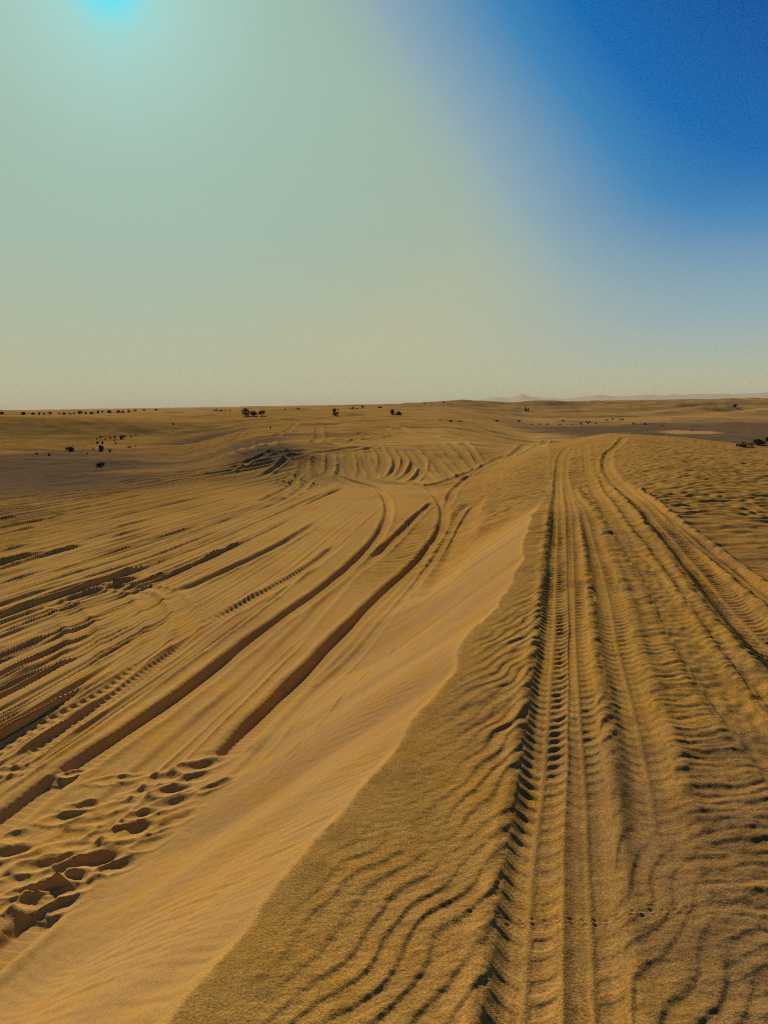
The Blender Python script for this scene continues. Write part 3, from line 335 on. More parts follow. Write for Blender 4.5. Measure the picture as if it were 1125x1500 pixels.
 ([(-11.454, 16.315), (-10.936, 17.986), (-10.417, 19.657), (-10.041, 20.870), (-9.676, 22.381), (-9.140, 23.818), (-8.558, 25.532), (-7.845, 27.355), (-7.000, 29.366)], 0.044, 0.031, 0.012, 'plain', 0.85, (1.5, 1.5)),
 ([(-8.907, 23.230), (-8.344, 24.934), (-7.679, 26.850), (-6.927, 29.189), (-5.795, 30.688), (-4.488, 31.954), (-3.092, 33.533)], 0.044, 0.027, 0.012, 'plain', 0.85, (1.5, 1.5)),
 ([(-10.270, 14.878), (-10.003, 16.608), (-9.736, 18.337), (-9.515, 19.771), (-9.080, 21.022), (-8.628, 22.545), (-8.122, 24.354), (-7.488, 26.327), (-6.713, 28.513), (-5.670, 30.394), (-4.367, 31.685), (-2.965, 33.249)], 0.050, 0.028, 0.021, 'plain', 0.85, (1.5, 1.5)),
 ([(-8.965, 20.760), (-8.567, 22.407), (-7.991, 23.993), (-7.354, 25.904), (-6.585, 28.055), (-5.609, 30.208), (-4.318, 31.571)], 0.053, 0.039, 0.014, 'plain', 0.85, (1.5, 1.5)),
 ([(-7.963, 23.935), (-7.297, 25.745), (-6.578, 28.094), (-5.590, 30.212), (-4.299, 31.614), (-2.888, 33.171)], 0.044, 0.030, 0.024, 'plain', 0.85, (1.5, 1.5)),
 ([(-8.906, 18.496), (-8.581, 19.896), (-8.178, 21.451), (-7.651, 23.088), (-7.056, 25.055), (-6.286, 27.102), (-5.409, 29.662), (-4.150, 31.232)], 0.063, 0.016, 0.023, 'plain', 0.85, (1.5, 1.5)),
 ([(-8.167, 21.424), (-7.659, 23.117), (-7.019, 24.930), (-6.298, 27.171), (-5.392, 29.588), (-4.144, 31.233)], 0.043, 0.020, 0.024, 'plain', 0.85, (1.5, 1.5)),
 ([(-7.891, 20.741), (-7.381, 22.354), (-6.818, 24.352), (-6.146, 26.743), (-5.271, 29.304), (-4.049, 31.165)], 0.041, 0.032, 0.022, 'plain', 0.85, (1.5, 1.5)),
 ([(-9.343, 12.940), (-9.036, 14.662), (-8.729, 16.385), (-8.503, 17.655), (-8.113, 18.829), (-7.767, 20.433), (-7.277, 22.079), (-6.716, 24.053), (-6.046, 26.414)], 0.069, 0.015, 0.027, 'plain', 0.85, (1.5, 1.5)),
 ([(-9.620, 12.965), (-9.164, 14.654), (-8.708, 16.344), (-8.407, 17.457), (-8.029, 18.642), (-7.692, 20.256), (-7.212, 21.916), (-6.626, 23.786)], 0.040, 0.030, 0.021, 'plain', 0.85, (1.5, 1.5)),
 ([(-6.960, 21.218), (-6.438, 23.234), (-5.787, 25.580), (-4.983, 28.384), (-3.825, 30.642), (-2.413, 32.504)], 0.054, 0.036, 0.027, 'plain', 0.85, (1.5, 1.5)),
 ([(-9.290, 12.301), (-8.827, 13.988), (-8.363, 15.675), (-8.069, 16.746), (-7.802, 18.137), (-7.430, 19.611), (-6.937, 21.167), (-6.453, 23.324), (-5.754, 25.486), (-4.895, 27.961), (-3.792, 30.529), (-2.383, 32.424)], 0.068, 0.022, 0.017, 'plain', 0.85, (1.5, 1.5)),
 ([(-9.111, 12.015), (-8.666, 13.708), (-8.221, 15.400), (-7.939, 16.475), (-7.626, 17.732), (-7.213, 19.055), (-6.804, 20.802), (-6.329, 22.952), (-5.669, 25.238), (-4.850, 27.933), (-3.738, 30.496), (-2.328, 32.510)], 0.066, 0.035, 0.026, 'plain', 0.85, (1.5, 1.5)),
 ([(-7.022, 18.586), (-6.590, 20.216), (-6.118, 22.307), (-5.504, 24.715), (-4.734, 27.630), (-3.630, 30.277), (-2.223, 32.436)], 0.059, 0.026, 0.023, 'plain', 0.85, (1.5, 1.5)),
 ([(-6.529, 20.068), (-6.048, 22.116), (-5.407, 24.380), (-4.622, 27.153), (-3.549, 29.941), (-2.156, 32.195)], 0.056, 0.032, 0.017, 'plain', 0.85, (1.5, 1.5)),
 ([(-8.705, 11.109), (-8.224, 12.791), (-7.743, 14.474), (-7.458, 15.470), (-7.178, 16.720), (-6.790, 18.017), (-6.400, 19.723), (-5.898, 21.655), (-5.313, 24.113), (-4.532, 26.889), (-3.478, 29.836), (-2.078, 32.119)], 0.054, 0.028, 0.020, 'plain', 0.85, (1.5, 1.5)),
 ([(-8.605, 10.742), (-8.071, 12.409), (-7.538, 14.076), (-7.239, 15.010), (-6.980, 16.265), (-6.629, 17.618), (-6.210, 19.191), (-5.735, 21.150), (-5.168, 23.611), (-4.435, 26.594), (-3.390, 29.581), (-2.007, 32.083)], 0.039, 0.019, 0.016, 'plain', 0.85, (1.5, 1.5)),
 ([(-8.216, 10.500), (-7.836, 12.208), (-7.456, 13.916), (-7.221, 14.972), (-6.936, 16.164), (-6.609, 17.575), (-6.181, 19.120), (-5.679, 20.967), (-5.127, 23.465), (-4.380, 26.330), (-3.356, 29.397), (-1.987, 32.004)], 0.040, 0.032, 0.018, 'plain', 0.85, (1.5, 1.5)),
 ([(-6.992, 14.490), (-6.701, 15.626), (-6.369, 16.972), (-5.947, 18.466), (-5.465, 20.301), (-4.939, 22.806), (-4.223, 25.718), (-3.233, 28.892)], 0.064, 0.017, 0.022, 'plain', 0.85, (1.5, 1.5)),
 ([(-6.476, 15.106), (-6.140, 16.389), (-5.736, 17.879), (-5.261, 19.657), (-4.737, 22.053), (-4.054, 24.993), (-3.124, 28.466)], 0.043, 0.036, 0.014, 'plain', 0.85, (1.5, 1.5)),
 ([(-7.761, 9.498), (-7.346, 11.198), (-6.930, 12.898), (-6.694, 13.865), (-6.423, 14.994), (-6.049, 16.166), (-5.591, 17.460), (-5.160, 19.342)], 0.056, 0.027, 0.019, 'plain', 0.85, (1.5, 1.5)),
 ([(-5.428, 17.011), (-4.971, 18.727), (-4.452, 20.984), (-3.820, 23.990), (-2.939, 27.561), (-1.711, 31.539)], 0.062, 0.034, 0.014, 'plain', 0.85, (1.5, 1.5)),
 ([(-5.771, 15.455), (-5.369, 16.843), (-4.950, 18.682), (-4.414, 20.855), (-3.796, 23.932), (-2.922, 27.563)], 0.070, 0.035, 0.026, 'plain', 0.85, (1.5, 1.5)),
 ([(-7.278, 8.729), (-6.912, 10.440), (-6.545, 12.151), (-6.338, 13.117), (-5.999, 14.012), (-5.678, 15.227), (-5.256, 16.532), (-4.815, 18.246), (-4.313, 20.496), (-3.684, 23.431)], 0.046, 0.037, 0.025, 'plain', 0.85, (1.5, 1.5)),
 ([(-7.160, 8.341), (-6.747, 10.042), (-6.334, 11.742), (-6.115, 12.646), (-5.803, 13.563), (-5.449, 14.649), (-5.027, 15.888), (-4.605, 17.580), (-4.110, 19.747), (-3.517, 22.744), (-2.700, 26.521), (-1.540, 31.271)], 0.054, 0.016, 0.017, 'plain', 0.85, (1.5, 1.5)),
 ([(-6.025, 12.456), (-5.735, 13.412), (-5.350, 14.395), (-4.949, 15.673), (-4.519, 17.298), (-4.032, 19.455)], 0.041, 0.036, 0.014, 'plain', 0.85, (1.5, 1.5)),
 ([(-5.965, 12.332), (-5.697, 13.329), (-5.292, 14.253), (-4.862, 15.421), (-4.462, 17.128), (-3.972, 19.239), (-3.359, 21.992)], 0.062, 0.033, 0.020, 'plain', 0.85, (1.5, 1.5)),
 ([(-5.127, 13.833), (-4.708, 14.987), (-4.311, 16.647), (-3.851, 18.816), (-3.257, 21.615), (-2.505, 25.647), (-1.393, 31.004)], 0.062, 0.037, 0.025, 'plain', 0.85, (1.5, 1.5)),
 ([(-4.570, 14.601), (-4.178, 16.219), (-3.726, 18.355), (-3.126, 21.005), (-2.406, 25.142), (-1.309, 30.504)], 0.042, 0.019, 0.015, 'plain', 0.85, (1.5, 1.5)),
 ([(-6.866, 7.427), (-6.350, 9.099), (-5.833, 10.771), (-5.593, 11.549), (-5.299, 12.409), (-4.950, 13.393), (-4.511, 14.439), (-4.120, 16.039), (-3.678, 18.197), (-3.090, 20.903), (-2.377, 25.113), (-1.277, 30.506)], 0.067, 0.020, 0.016, 'plain', 0.85, (1.5, 1.5)),
 ([(-5.511, 11.376), (-5.218, 12.225), (-4.840, 13.112), (-4.411, 14.155), (-4.012, 15.685), (-3.574, 17.795), (-3.007, 20.543)], 0.058, 0.016, 0.017, 'plain', 0.85, (1.5, 1.5)),
 ([(-6.427, 6.892), (-6.006, 8.591), (-5.585, 10.290), (-5.383, 11.106), (-5.081, 11.907), (-4.736, 12.854), (-4.315, 13.895), (-3.917, 15.397)], 0.053, 0.017, 0.022, 'plain', 0.85, (1.5, 1.5)),
 ([(-6.513, 6.848), (-6.029, 8.530), (-5.545, 10.212), (-5.323, 10.981), (-5.035, 11.803), (-4.678, 12.711), (-4.248, 13.707), (-3.843, 15.150)], 0.066, 0.018, 0.020, 'plain', 0.85, (1.5, 1.5)),
 ([(-6.192, 6.411), (-5.764, 8.108), (-5.335, 9.805), (-5.137, 10.586), (-4.862, 11.395), (-4.521, 12.287), (-4.127, 13.335), (-3.759, 14.870), (-3.339, 16.935), (-2.794, 19.671), (-2.126, 24.046), (-1.062, 30.132)], 0.053, 0.037, 0.012, 'plain', 0.85, (1.5, 1.5)),
 ([(-6.026, 6.071), (-5.592, 7.766), (-5.158, 9.462), (-4.964, 10.218), (-4.707, 11.028), (-4.402, 11.968), (-4.016, 12.989), (-3.665, 14.541)], 0.058, 0.020, 0.016, 'plain', 0.85, (1.5, 1.5)),
 ([(-5.974, 5.893), (-5.517, 7.582), (-5.060, 9.271), (-4.862, 10.001), (-4.642, 10.877), (-4.324, 11.760), (-3.967, 12.844), (-3.608, 14.343), (-3.182, 16.294), (-2.659, 19.045), (-1.999, 23.337), (-0.951, 29.573)], 0.056, 0.020, 0.017, 'plain', 0.85, (1.5, 1.5)),
 ([(-6.054, 5.759), (-5.509, 7.421), (-4.963, 9.084), (-4.744, 9.751), (-4.528, 10.606), (-4.221, 11.483), (-3.885, 12.589), (-3.520, 14.024)], 0.063, 0.027, 0.020, 'plain', 0.85, (1.5, 1.5)),
 ([(-5.782, 5.493), (-5.316, 7.180), (-4.851, 8.867), (-4.658, 9.568), (-4.444, 10.408), (-4.152, 11.297), (-3.810, 12.355), (-3.466, 13.833), (-3.068, 15.855), (-2.535, 18.439), (-1.889, 22.706), (-0.854, 29.023)], 0.059, 0.034, 0.014, 'plain', 0.85, (1.5, 1.5)),
 ([(-5.635, 5.261), (-5.185, 6.953), (-4.736, 8.644), (-4.551, 9.341), (-4.330, 10.136), (-4.063, 11.059), (-3.745, 12.156), (-3.410, 13.645), (-2.994, 15.542), (-2.479, 18.188), (-1.835, 22.397), (-0.806, 28.807)], 0.054, 0.039, 0.014, 'plain', 0.85, (1.5, 1.5)),
 ([(-3.986, 10.853), (-3.676, 11.945), (-3.347, 13.426), (-2.938, 15.331), (-2.424, 17.942), (-1.789, 22.231), (-0.757, 28.699)], 0.064, 0.025, 0.013, 'plain', 0.85, (1.5, 1.5)),
 ([(-3.921, 10.677), (-3.642, 11.841), (-3.301, 13.259), (-2.907, 15.218), (-2.398, 17.854), (-1.755, 22.038)], 0.047, 0.020, 0.018, 'plain', 0.85, (1.5, 1.5)),
 ([(-5.334, 4.703), (-4.892, 6.397), (-4.450, 8.090), (-4.276, 8.758), (-4.079, 9.542), (-3.837, 10.452), (-3.562, 11.592), (-3.235, 13.030), (-2.839, 14.937), (-2.345, 17.634), (-1.709, 21.875), (-0.681, 28.629)], 0.041, 0.022, 0.027, 'plain', 0.85, (1.5, 1.5)),
 ([(-3.525, 11.476), (-3.204, 12.917), (-2.817, 14.863), (-2.318, 17.503), (-1.699, 21.931), (-0.662, 28.702)], 0.035, 0.019, 0.027, 'plain', 0.85, (1.5, 1.5)),
 ([(-3.461, 11.277), (-3.148, 12.726), (-2.759, 14.625), (-2.258, 17.200), (-1.633, 21.443), (-0.608, 28.167)], 0.051, 0.039, 0.018, 'plain', 0.85, (1.5, 1.5)),
 ([(-3.643, 9.928), (-3.397, 11.082), (-3.089, 12.521), (-2.693, 14.354), (-2.218, 17.074), (-1.587, 21.258), (-0.559, 28.097)], 0.061, 0.037, 0.024, 'plain', 0.85, (1.5, 1.5)),
 ([(-3.763, 8.792), (-3.570, 9.730), (-3.343, 10.917), (-3.036, 12.336), (-2.653, 14.213), (-2.179, 16.927), (-1.557, 21.260), (-0.520, 28.346)], 0.062, 0.022, 0.021, 'plain', 0.85, (1.5, 1.5)),
 ([(-5.031, 3.994), (-4.553, 5.678), (-4.074, 7.361), (-3.903, 7.964), (-3.734, 8.727), (-3.546, 9.670), (-3.296, 10.767), (-2.998, 12.198), (-2.612, 14.037), (-2.132, 16.654), (-1.512, 20.864), (-0.483, 27.643)], 0.063, 0.024, 0.014, 'plain', 0.85, (1.5, 1.5)),
 ([(-3.479, 9.490), (-3.255, 10.648), (-2.953, 12.048), (-2.567, 13.864), (-2.081, 16.408), (-1.465, 20.606)], 0.057, 0.038, 0.018, 'plain', 0.85, (1.5, 1.5)),
 ([(-3.593, 8.393), (-3.421, 9.337), (-3.187, 10.437), (-2.898, 11.854), (-2.522, 13.694), (-2.053, 16.328), (-1.440, 20.607), (-0.405, 27.645)], 0.051, 0.029, 0.023, 'plain', 0.85, (1.5, 1.5)),
 ([(-3.544, 8.277), (-3.372, 9.209), (-3.143, 10.308), (-2.862, 11.737), (-2.481, 13.524), (-2.024, 16.207), (-1.407, 20.377)], 0.069, 0.037, 0.026, 'plain', 0.85, (1.5, 1.5)),
 ([(-4.749, 3.541), (-4.299, 5.232), (-3.849, 6.923), (-3.692, 7.514), (-3.535, 8.257), (-3.351, 9.152), (-3.137, 10.295), (-2.849, 11.694), (-2.466, 13.457), (-2.000, 16.045), (-1.396, 20.301), (-0.368, 27.300)], 0.063, 0.036, 0.018, 'plain', 0.85, (1.5, 1.5)),
 ([(-4.654, 3.410), (-4.220, 5.105), (-3.785, 6.801), (-3.634, 7.391), (-3.482, 8.133), (-3.294, 9.004), (-3.077, 10.118), (-2.784, 11.463), (-2.425, 13.308), (-1.966, 15.907), (-1.358, 20.074), (-0.334, 27.129)], 0.058, 0.029, 0.018, 'plain', 0.85, (1.5, 1.5)),
 ([(-4.609, 3.316), (-4.173, 5.011), (-3.736, 6.706), (-3.586, 7.288), (-3.427, 8.001), (-3.259, 8.915), (-3.030, 9.980), (-2.746, 11.336), (-2.385, 13.144), (-1.929, 15.710), (-1.329, 19.899), (-0.309, 27.028)], 0.058, 0.037, 0.014, 'plain', 0.85, (1.5, 1.5)),
 ([(-4.546, 3.248), (-4.126, 4.947), (-3.706, 6.646), (-3.560, 7.233), (-3.400, 7.941), (-3.213, 8.793), (-2.984, 9.844), (-2.711, 11.224), (-2.346, 12.982), (-1.894, 15.535), (-1.297, 19.677), (-0.280, 26.590)], 0.063, 0.024, 0.023, 'plain', 0.85, (1.5, 1.5)),
 ([(-4.539, 3.232), (-4.118, 4.930), (-3.697, 6.629), (-3.551, 7.215), (-3.379, 7.891), (-3.204, 8.772), (-2.978, 9.833), (-2.699, 11.183), (-2.331, 12.917), (-1.880, 15.457), (-1.281, 19.529), (-0.271, 26.523)], 0.039, 0.021, 0.022, 'plain', 0.85, (1.5, 1.5)),
 ([(-3.154, 8.641), (-2.922, 9.663), (-2.648, 11.003), (-2.294, 12.774), (-1.853, 15.362), (-1.257, 19.457), (-0.243, 26.590)], 0.037, 0.031, 0.024, 'plain', 0.85, (1.5, 1.5)),
 ([(-3.442, 6.981), (-3.288, 7.676), (-3.097, 8.491), (-2.873, 9.519), (-2.604, 10.854), (-2.249, 12.585), (-1.816, 15.172), (-1.222, 19.215), (-0.214, 26.358)], 0.051, 0.032, 0.023, 'plain', 0.85, (1.5, 1.5)),
 ([(-2.848, 9.449), (-2.579, 10.774), (-2.227, 12.507), (-1.793, 15.059), (-1.202, 19.120), (-0.194, 26.226)], 0.061, 0.039, 0.027, 'plain', 0.85, (1.5, 1.5)),
 ([(-4.417, 2.906), (-3.969, 4.598), (-3.522, 6.290), (-3.376, 6.840), (-3.218, 7.514), (-3.025, 8.302), (-2.804, 9.321), (-2.536, 10.628), (-2.189, 12.353), (-1.752, 14.836), (-1.169, 18.882), (-0.165, 25.801)], 0.046, 0.016, 0.015, 'plain', 0.85, (1.5, 1.5)),
 ([(-3.356, 6.797), (-3.198, 7.467), (-3.015, 8.282), (-2.791, 9.287), (-2.514, 10.549), (-2.167, 12.261)], 0.053, 0.021, 0.018, 'plain', 0.85, (1.5, 1.5)),
 ([(-4.249, 2.746), (-3.851, 4.450), (-3.452, 6.155), (-3.320, 6.720), (-3.159, 7.373), (-2.969, 8.158), (-2.753, 9.172), (-2.483, 10.445), (-2.138, 12.140)], 0.060, 0.028, 0.012, 'plain', 0.85, (1.5, 1.5)),
 ([(-4.400, 2.732), (-3.910, 4.412), (-3.420, 6.092), (-3.269, 6.610), (-3.115, 7.272), (-2.930, 8.058), (-2.699, 9.013), (-2.434, 10.277), (-2.096, 11.975), (-1.667, 14.399), (-1.092, 18.370), (-0.097, 25.193)], 0.035, 0.020, 0.018, 'plain', 0.85, (1.5, 1.5)),
 ([(-4.231, 2.579), (-3.793, 4.274), (-3.356, 5.968), (-3.218, 6.501), (-3.070, 7.163), (-2.888, 7.947), (-2.662, 8.902), (-2.407, 10.189), (-2.067, 11.857), (-1.648, 14.346), (-1.077, 18.395), (-0.074, 25.512)], 0.041, 0.031, 0.026, 'plain', 0.85, (1.5, 1.5)),
 ([(-3.195, 6.452), (-3.039, 7.091), (-2.864, 7.889), (-2.634, 8.825), (-2.376, 10.088), (-2.035, 11.725)], 0.043, 0.038, 0.015, 'plain', 0.85, (1.5, 1.5)),
 ([(-12.443, 17.655), (-11.740, 19.257), (-11.037, 20.860), (-10.562, 21.943), (-10.098, 23.289), (-9.573, 24.809), (-9.050, 26.755), (-8.305, 28.554)], 0.047, 0.045, 0.021, 'plain', 0.85, (1.5, 1.5)),
 ([(-11.567, 16.645), (-11.083, 18.327), (-10.598, 20.008), (-10.236, 21.265), (-9.814, 22.658), (-9.409, 24.445), (-8.741, 25.938), (-8.093, 27.999), (-7.195, 29.831), (-6.028, 31.167), (-4.703, 32.252), (-3.313, 33.683)], 0.043, 0.026, 0.027, 'plain', 0.85, (1.5, 1.5)),
 ([(-11.962, 16.785), (-11.280, 18.396), (-10.598, 20.008), (-10.145, 21.079), (-9.819, 22.690), (-9.214, 23.962), (-8.637, 25.684), (-7.988, 27.726), (-7.135, 29.726), (-5.950, 30.980), (-4.635, 32.138), (-3.240, 33.562)], 0.061, 0.042, 0.019, 'plain', 0.85, (1.5, 1.5)),
 ([(-8.562, 25.530), (-7.841, 27.320), (-6.990, 29.291), (-5.856, 30.757), (-4.546, 31.946), (-3.143, 33.317)], 0.061, 0.036, 0.025, 'plain', 0.85, (1.5, 1.5)),
 ([(-10.892, 15.531), (-10.466, 17.229), (-10.040, 18.926), (-9.721, 20.198), (-9.340, 21.609), (-8.849, 23.085), (-8.288, 24.779), (-7.634, 26.718), (-6.884, 29.045), (-5.756, 30.536), (-4.454, 31.795), (-3.054, 33.283)], 0.047, 0.049, 0.025, 'plain', 0.85, (1.5, 1.5)),
 ([(-10.740, 15.143), (-10.286, 16.833), (-9.832, 18.524), (-9.504, 19.746), (-9.150, 21.180), (-8.727, 22.801), (-8.147, 24.414), (-7.477, 26.259), (-6.731, 28.546), (-5.683, 30.391), (-4.393, 31.763), (-2.991, 33.331)], 0.070, 0.032, 0.022, 'plain', 0.85, (1.5, 1.5)),
 ([(-10.831, 14.899), (-10.248, 16.549), (-9.665, 18.199), (-9.283, 19.279), (-8.934, 20.681), (-8.570, 22.406), (-8.015, 24.051), (-7.396, 26.033), (-6.643, 28.266), (-5.647, 30.359), (-4.357, 31.768), (-2.950, 33.377)], 0.053, 0.041, 0.024, 'plain', 0.85, (1.5, 1.5)),
 ([(-8.849, 20.503), (-8.421, 22.046), (-7.859, 23.638), (-7.261, 25.651), (-6.462, 27.641), (-5.520, 29.912)], 0.069, 0.036, 0.020, 'plain', 0.85, (1.5, 1.5)),
 ([(-9.947, 13.940), (-9.591, 15.653), (-9.235, 17.367), (-8.972, 18.636), (-8.551, 19.820), (-8.200, 21.504), (-7.692, 23.203), (-7.095, 25.180), (-6.316, 27.203), (-5.443, 29.810), (-4.169, 31.309), (-2.763, 32.973)], 0.066, 0.044, 0.020, 'plain', 0.85, (1.5, 1.5)),
 ([(-9.880, 13.809), (-9.524, 15.522), (-9.168, 17.236), (-8.906, 18.496), (-8.508, 19.721), (-8.129, 21.316), (-7.700, 23.233), (-7.101, 25.213), (-6.343, 27.341), (-5.438, 29.811), (-4.183, 31.468), (-2.768, 33.140)], 0.077, 0.036, 0.032, 'plain', 0.85, (1.5, 1.5)),
 ([(-8.729, 18.127), (-8.314, 19.282), (-7.938, 20.842), (-7.475, 22.605), (-6.927, 24.687), (-6.213, 26.940), (-5.345, 29.558), (-4.099, 31.279)], 0.067, 0.032, 0.018, 'plain', 0.85, (1.5, 1.5)),
 ([(-8.588, 17.834), (-8.247, 19.139), (-7.840, 20.611), (-7.404, 22.440), (-6.830, 24.415), (-6.102, 26.577)], 0.043, 0.025, 0.032, 'plain', 0.85, (1.5, 1.5)),
 ([(-7.696, 20.255), (-7.281, 22.108), (-6.709, 24.055), (-5.984, 26.185), (-5.149, 28.874), (-3.953, 30.861)], 0.049, 0.030, 0.022, 'plain', 0.85, (1.5, 1.5)),
 ([(-7.561, 19.931), (-7.076, 21.538), (-6.543, 23.553), (-5.896, 25.964), (-5.074, 28.738), (-3.891, 30.869)], 0.056, 0.037, 0.033, 'plain', 0.85, (1.5, 1.5)),
 ([(-9.207, 12.210), (-8.764, 13.903), (-8.322, 15.596), (-8.038, 16.683), (-7.715, 17.933), (-7.335, 19.367), (-6.915, 21.116), (-6.398, 23.151), (-5.751, 25.521), (-4.911, 28.140), (-3.784, 30.608), (-2.373, 32.589)], 0.080, 0.048, 0.024, 'plain', 0.85, (1.5, 1.5)),
 ([(-9.327, 12.211), (-8.815, 13.884), (-8.302, 15.557), (-7.989, 16.579), (-7.676, 17.843), (-7.325, 19.343), (-6.904, 21.090), (-6.371, 23.065), (-5.719, 25.394), (-4.882, 28.000), (-3.772, 30.570), (-2.361, 32.549)], 0.065, 0.027, 0.022, 'plain', 0.85, (1.5, 1.5)),
 ([(-8.754, 11.525), (-8.369, 13.232), (-7.983, 14.939), (-7.734, 16.045), (-7.453, 17.337), (-7.087, 18.750), (-6.661, 20.419), (-6.173, 22.473), (-5.544, 24.836), (-4.763, 27.696), (-3.669, 30.427), (-2.257, 32.556)], 0.071, 0.042, 0.020, 'plain', 0.85, (1.5, 1.5)),
 ([(-8.580, 11.388), (-8.253, 13.107), (-7.925, 14.826), (-7.704, 15.985), (-7.422, 17.273), (-7.003, 18.540), (-6.604, 20.268), (-6.116, 22.307), (-5.487, 24.653), (-4.718, 27.561)], 0.058, 0.029, 0.021, 'plain', 0.85, (1.5, 1.5)),
 ([(-8.427, 11.074), (-8.095, 12.792), (-7.762, 14.510), (-7.542, 15.647), (-7.217, 16.803), (-6.913, 18.336), (-6.432, 19.795), (-5.983, 21.926), (-5.362, 24.262), (-4.575, 27.021), (-3.501, 29.795), (-2.113, 32.117)], 0.065, 0.030, 0.031, 'plain', 0.85, (1.5, 1.5)),
 ([(-8.568, 11.137), (-8.175, 12.842), (-7.781, 14.547), (-7.532, 15.627), (-7.170, 16.699), (-6.858, 18.199), (-6.425, 19.797), (-5.930, 21.763), (-5.304, 24.052), (-4.531, 26.854), (-3.458, 29.611), (-2.076, 31.958)], 0.040, 0.040, 0.022, 'plain', 0.85, (1.5, 1.5)),
 ([(-7.329, 15.200), (-7.033, 16.389), (-6.687, 17.774), (-6.227, 19.238), (-5.787, 21.337), (-5.203, 23.759), (-4.418, 26.460), (-3.379, 29.432), (-2.004, 31.922)], 0.047, 0.040, 0.025, 'plain', 0.85, (1.5, 1.5)),
 ([(-6.848, 15.963), (-6.530, 17.379), (-6.067, 18.789), (-5.610, 20.760), (-5.054, 23.205), (-4.280, 25.842)], 0.075, 0.036, 0.026, 'plain', 0.85, (1.5, 1.5)),
 ([(-6.665, 15.549), (-6.302, 16.803), (-5.851, 18.192), (-5.380, 20.025), (-4.823, 22.327), (-4.118, 25.177), (-3.153, 28.355), (-1.867, 31.650)], 0.055, 0.046, 0.033, 'plain', 0.85, (1.5, 1.5)),
 ([(-6.811, 14.111), (-6.492, 15.144), (-6.141, 16.388), (-5.759, 17.946), (-5.264, 19.656), (-4.746, 22.081), (-4.063, 25.024), (-3.110, 28.288), (-1.831, 31.732)], 0.078, 0.045, 0.022, 'plain', 0.85, (1.5, 1.5)),
 ([(-6.727, 13.935), (-6.393, 14.918), (-6.036, 16.125), (-5.634, 17.592), (-5.151, 19.293), (-4.626, 21.618), (-3.946, 24.469), (-3.021, 27.763)], 0.045, 0.038, 0.032, 'plain', 0.85, (1.5, 1.5)),
 ([(-7.661, 9.219), (-7.221, 10.913), (-6.780, 12.607), (-6.538, 13.537), (-6.255, 14.604), (-5.877, 15.728), (-5.465, 17.118), (-4.994, 18.797), (-4.486, 21.115), (-3.832, 24.019), (-2.941, 27.491), (-1.716, 31.420)], 0.056, 0.028, 0.028, 'plain', 0.85, (1.5, 1.5)),
 ([(-7.585, 9.062), (-7.141, 10.755), (-6.698, 12.448), (-6.457, 13.367), (-6.145, 14.350), (-5.778, 15.475), (-5.368, 16.843), (-4.906, 18.519), (-4.396, 20.776), (-3.785, 23.872), (-2.901, 27.390), (-1.682, 31.422)], 0.071, 0.026, 0.032, 'plain', 0.85, (1.5, 1.5)),
 ([(-7.234, 8.638), (-6.866, 10.348), (-6.498, 12.059), (-6.291, 13.018), (-5.968, 13.942), (-5.605, 15.037), (-5.211, 16.410), (-4.772, 18.111)], 0.043, 0.027, 0.021, 'plain', 0.85, (1.5, 1.5)),
 ([(-7.243, 8.440), (-6.812, 10.136), (-6.381, 11.832), (-6.153, 12.726), (-5.848, 13.665), (-5.488, 14.740), (-5.091, 16.066), (-4.650, 17.710), (-4.180, 20.019), (-3.578, 23.029), (-2.758, 26.888), (-1.573, 31.427)], 0.045, 0.047, 0.023, 'plain', 0.85, (1.5, 1.5)),
 ([(-7.250, 8.225), (-6.750, 9.902), (-6.250, 11.579), (-6.003, 12.409), (-5.730, 13.394), (-5.372, 14.449), (-4.953, 15.672), (-4.550, 17.406), (-4.072, 19.626), (-3.483, 22.633), (-2.673, 26.457), (-1.515, 31.272)], 0.046, 0.045, 0.025, 'plain', 0.85, (1.5, 1.5)),
 ([(-4.872, 15.460), (-4.427, 17.000), (-3.964, 19.216), (-3.346, 21.937), (-2.576, 25.869), (-1.443, 30.729)], 0.069, 0.026, 0.030, 'plain', 0.85, (1.5, 1.5)),
 ([(-6.990, 7.843), (-6.527, 9.530), (-6.064, 11.218), (-5.834, 12.055), (-5.549, 12.981), (-5.176, 13.954), (-4.779, 15.194), (-4.369, 16.834), (-3.887, 18.932), (-3.309, 21.859), (-2.549, 25.905), (-1.418, 31.003)], 0.073, 0.043, 0.033, 'plain', 0.85, (1.5, 1.5)),
 ([(-5.670, 11.710), (-5.408, 12.661), (-5.024, 13.577), (-4.618, 14.748), (-4.218, 16.361), (-3.745, 18.423), (-3.176, 21.297), (-2.430, 25.299)], 0.045, 0.038, 0.026, 'plain', 0.85, (1.5, 1.5)),
 ([(-4.995, 13.511), (-4.555, 14.566), (-4.146, 16.119), (-3.695, 18.242), (-3.104, 20.928), (-2.387, 25.080), (-1.289, 30.428)], 0.061, 0.044, 0.030, 'plain', 0.85, (1.5, 1.5)),
 ([(-6.474, 7.136), (-6.098, 8.845), (-5.722, 10.555), (-5.531, 11.419), (-5.220, 12.224), (-4.884, 13.227), (-4.443, 14.243), (-4.048, 15.802), (-3.619, 17.973), (-3.059, 20.827), (-2.341, 24.989), (-1.255, 30.738)], 0.074, 0.042, 0.023, 'plain', 0.85, (1.5, 1.5)),
 ([(-6.530, 6.965), (-6.071, 8.653), (-5.612, 10.342), (-5.397, 11.134), (-5.120, 11.997), (-4.774, 12.950), (-4.325, 13.911), (-3.948, 15.492), (-3.516, 17.598), (-2.953, 20.341), (-2.264, 24.650), (-1.183, 30.394)], 0.056, 0.031, 0.024, 'plain', 0.85, (1.5, 1.5)),
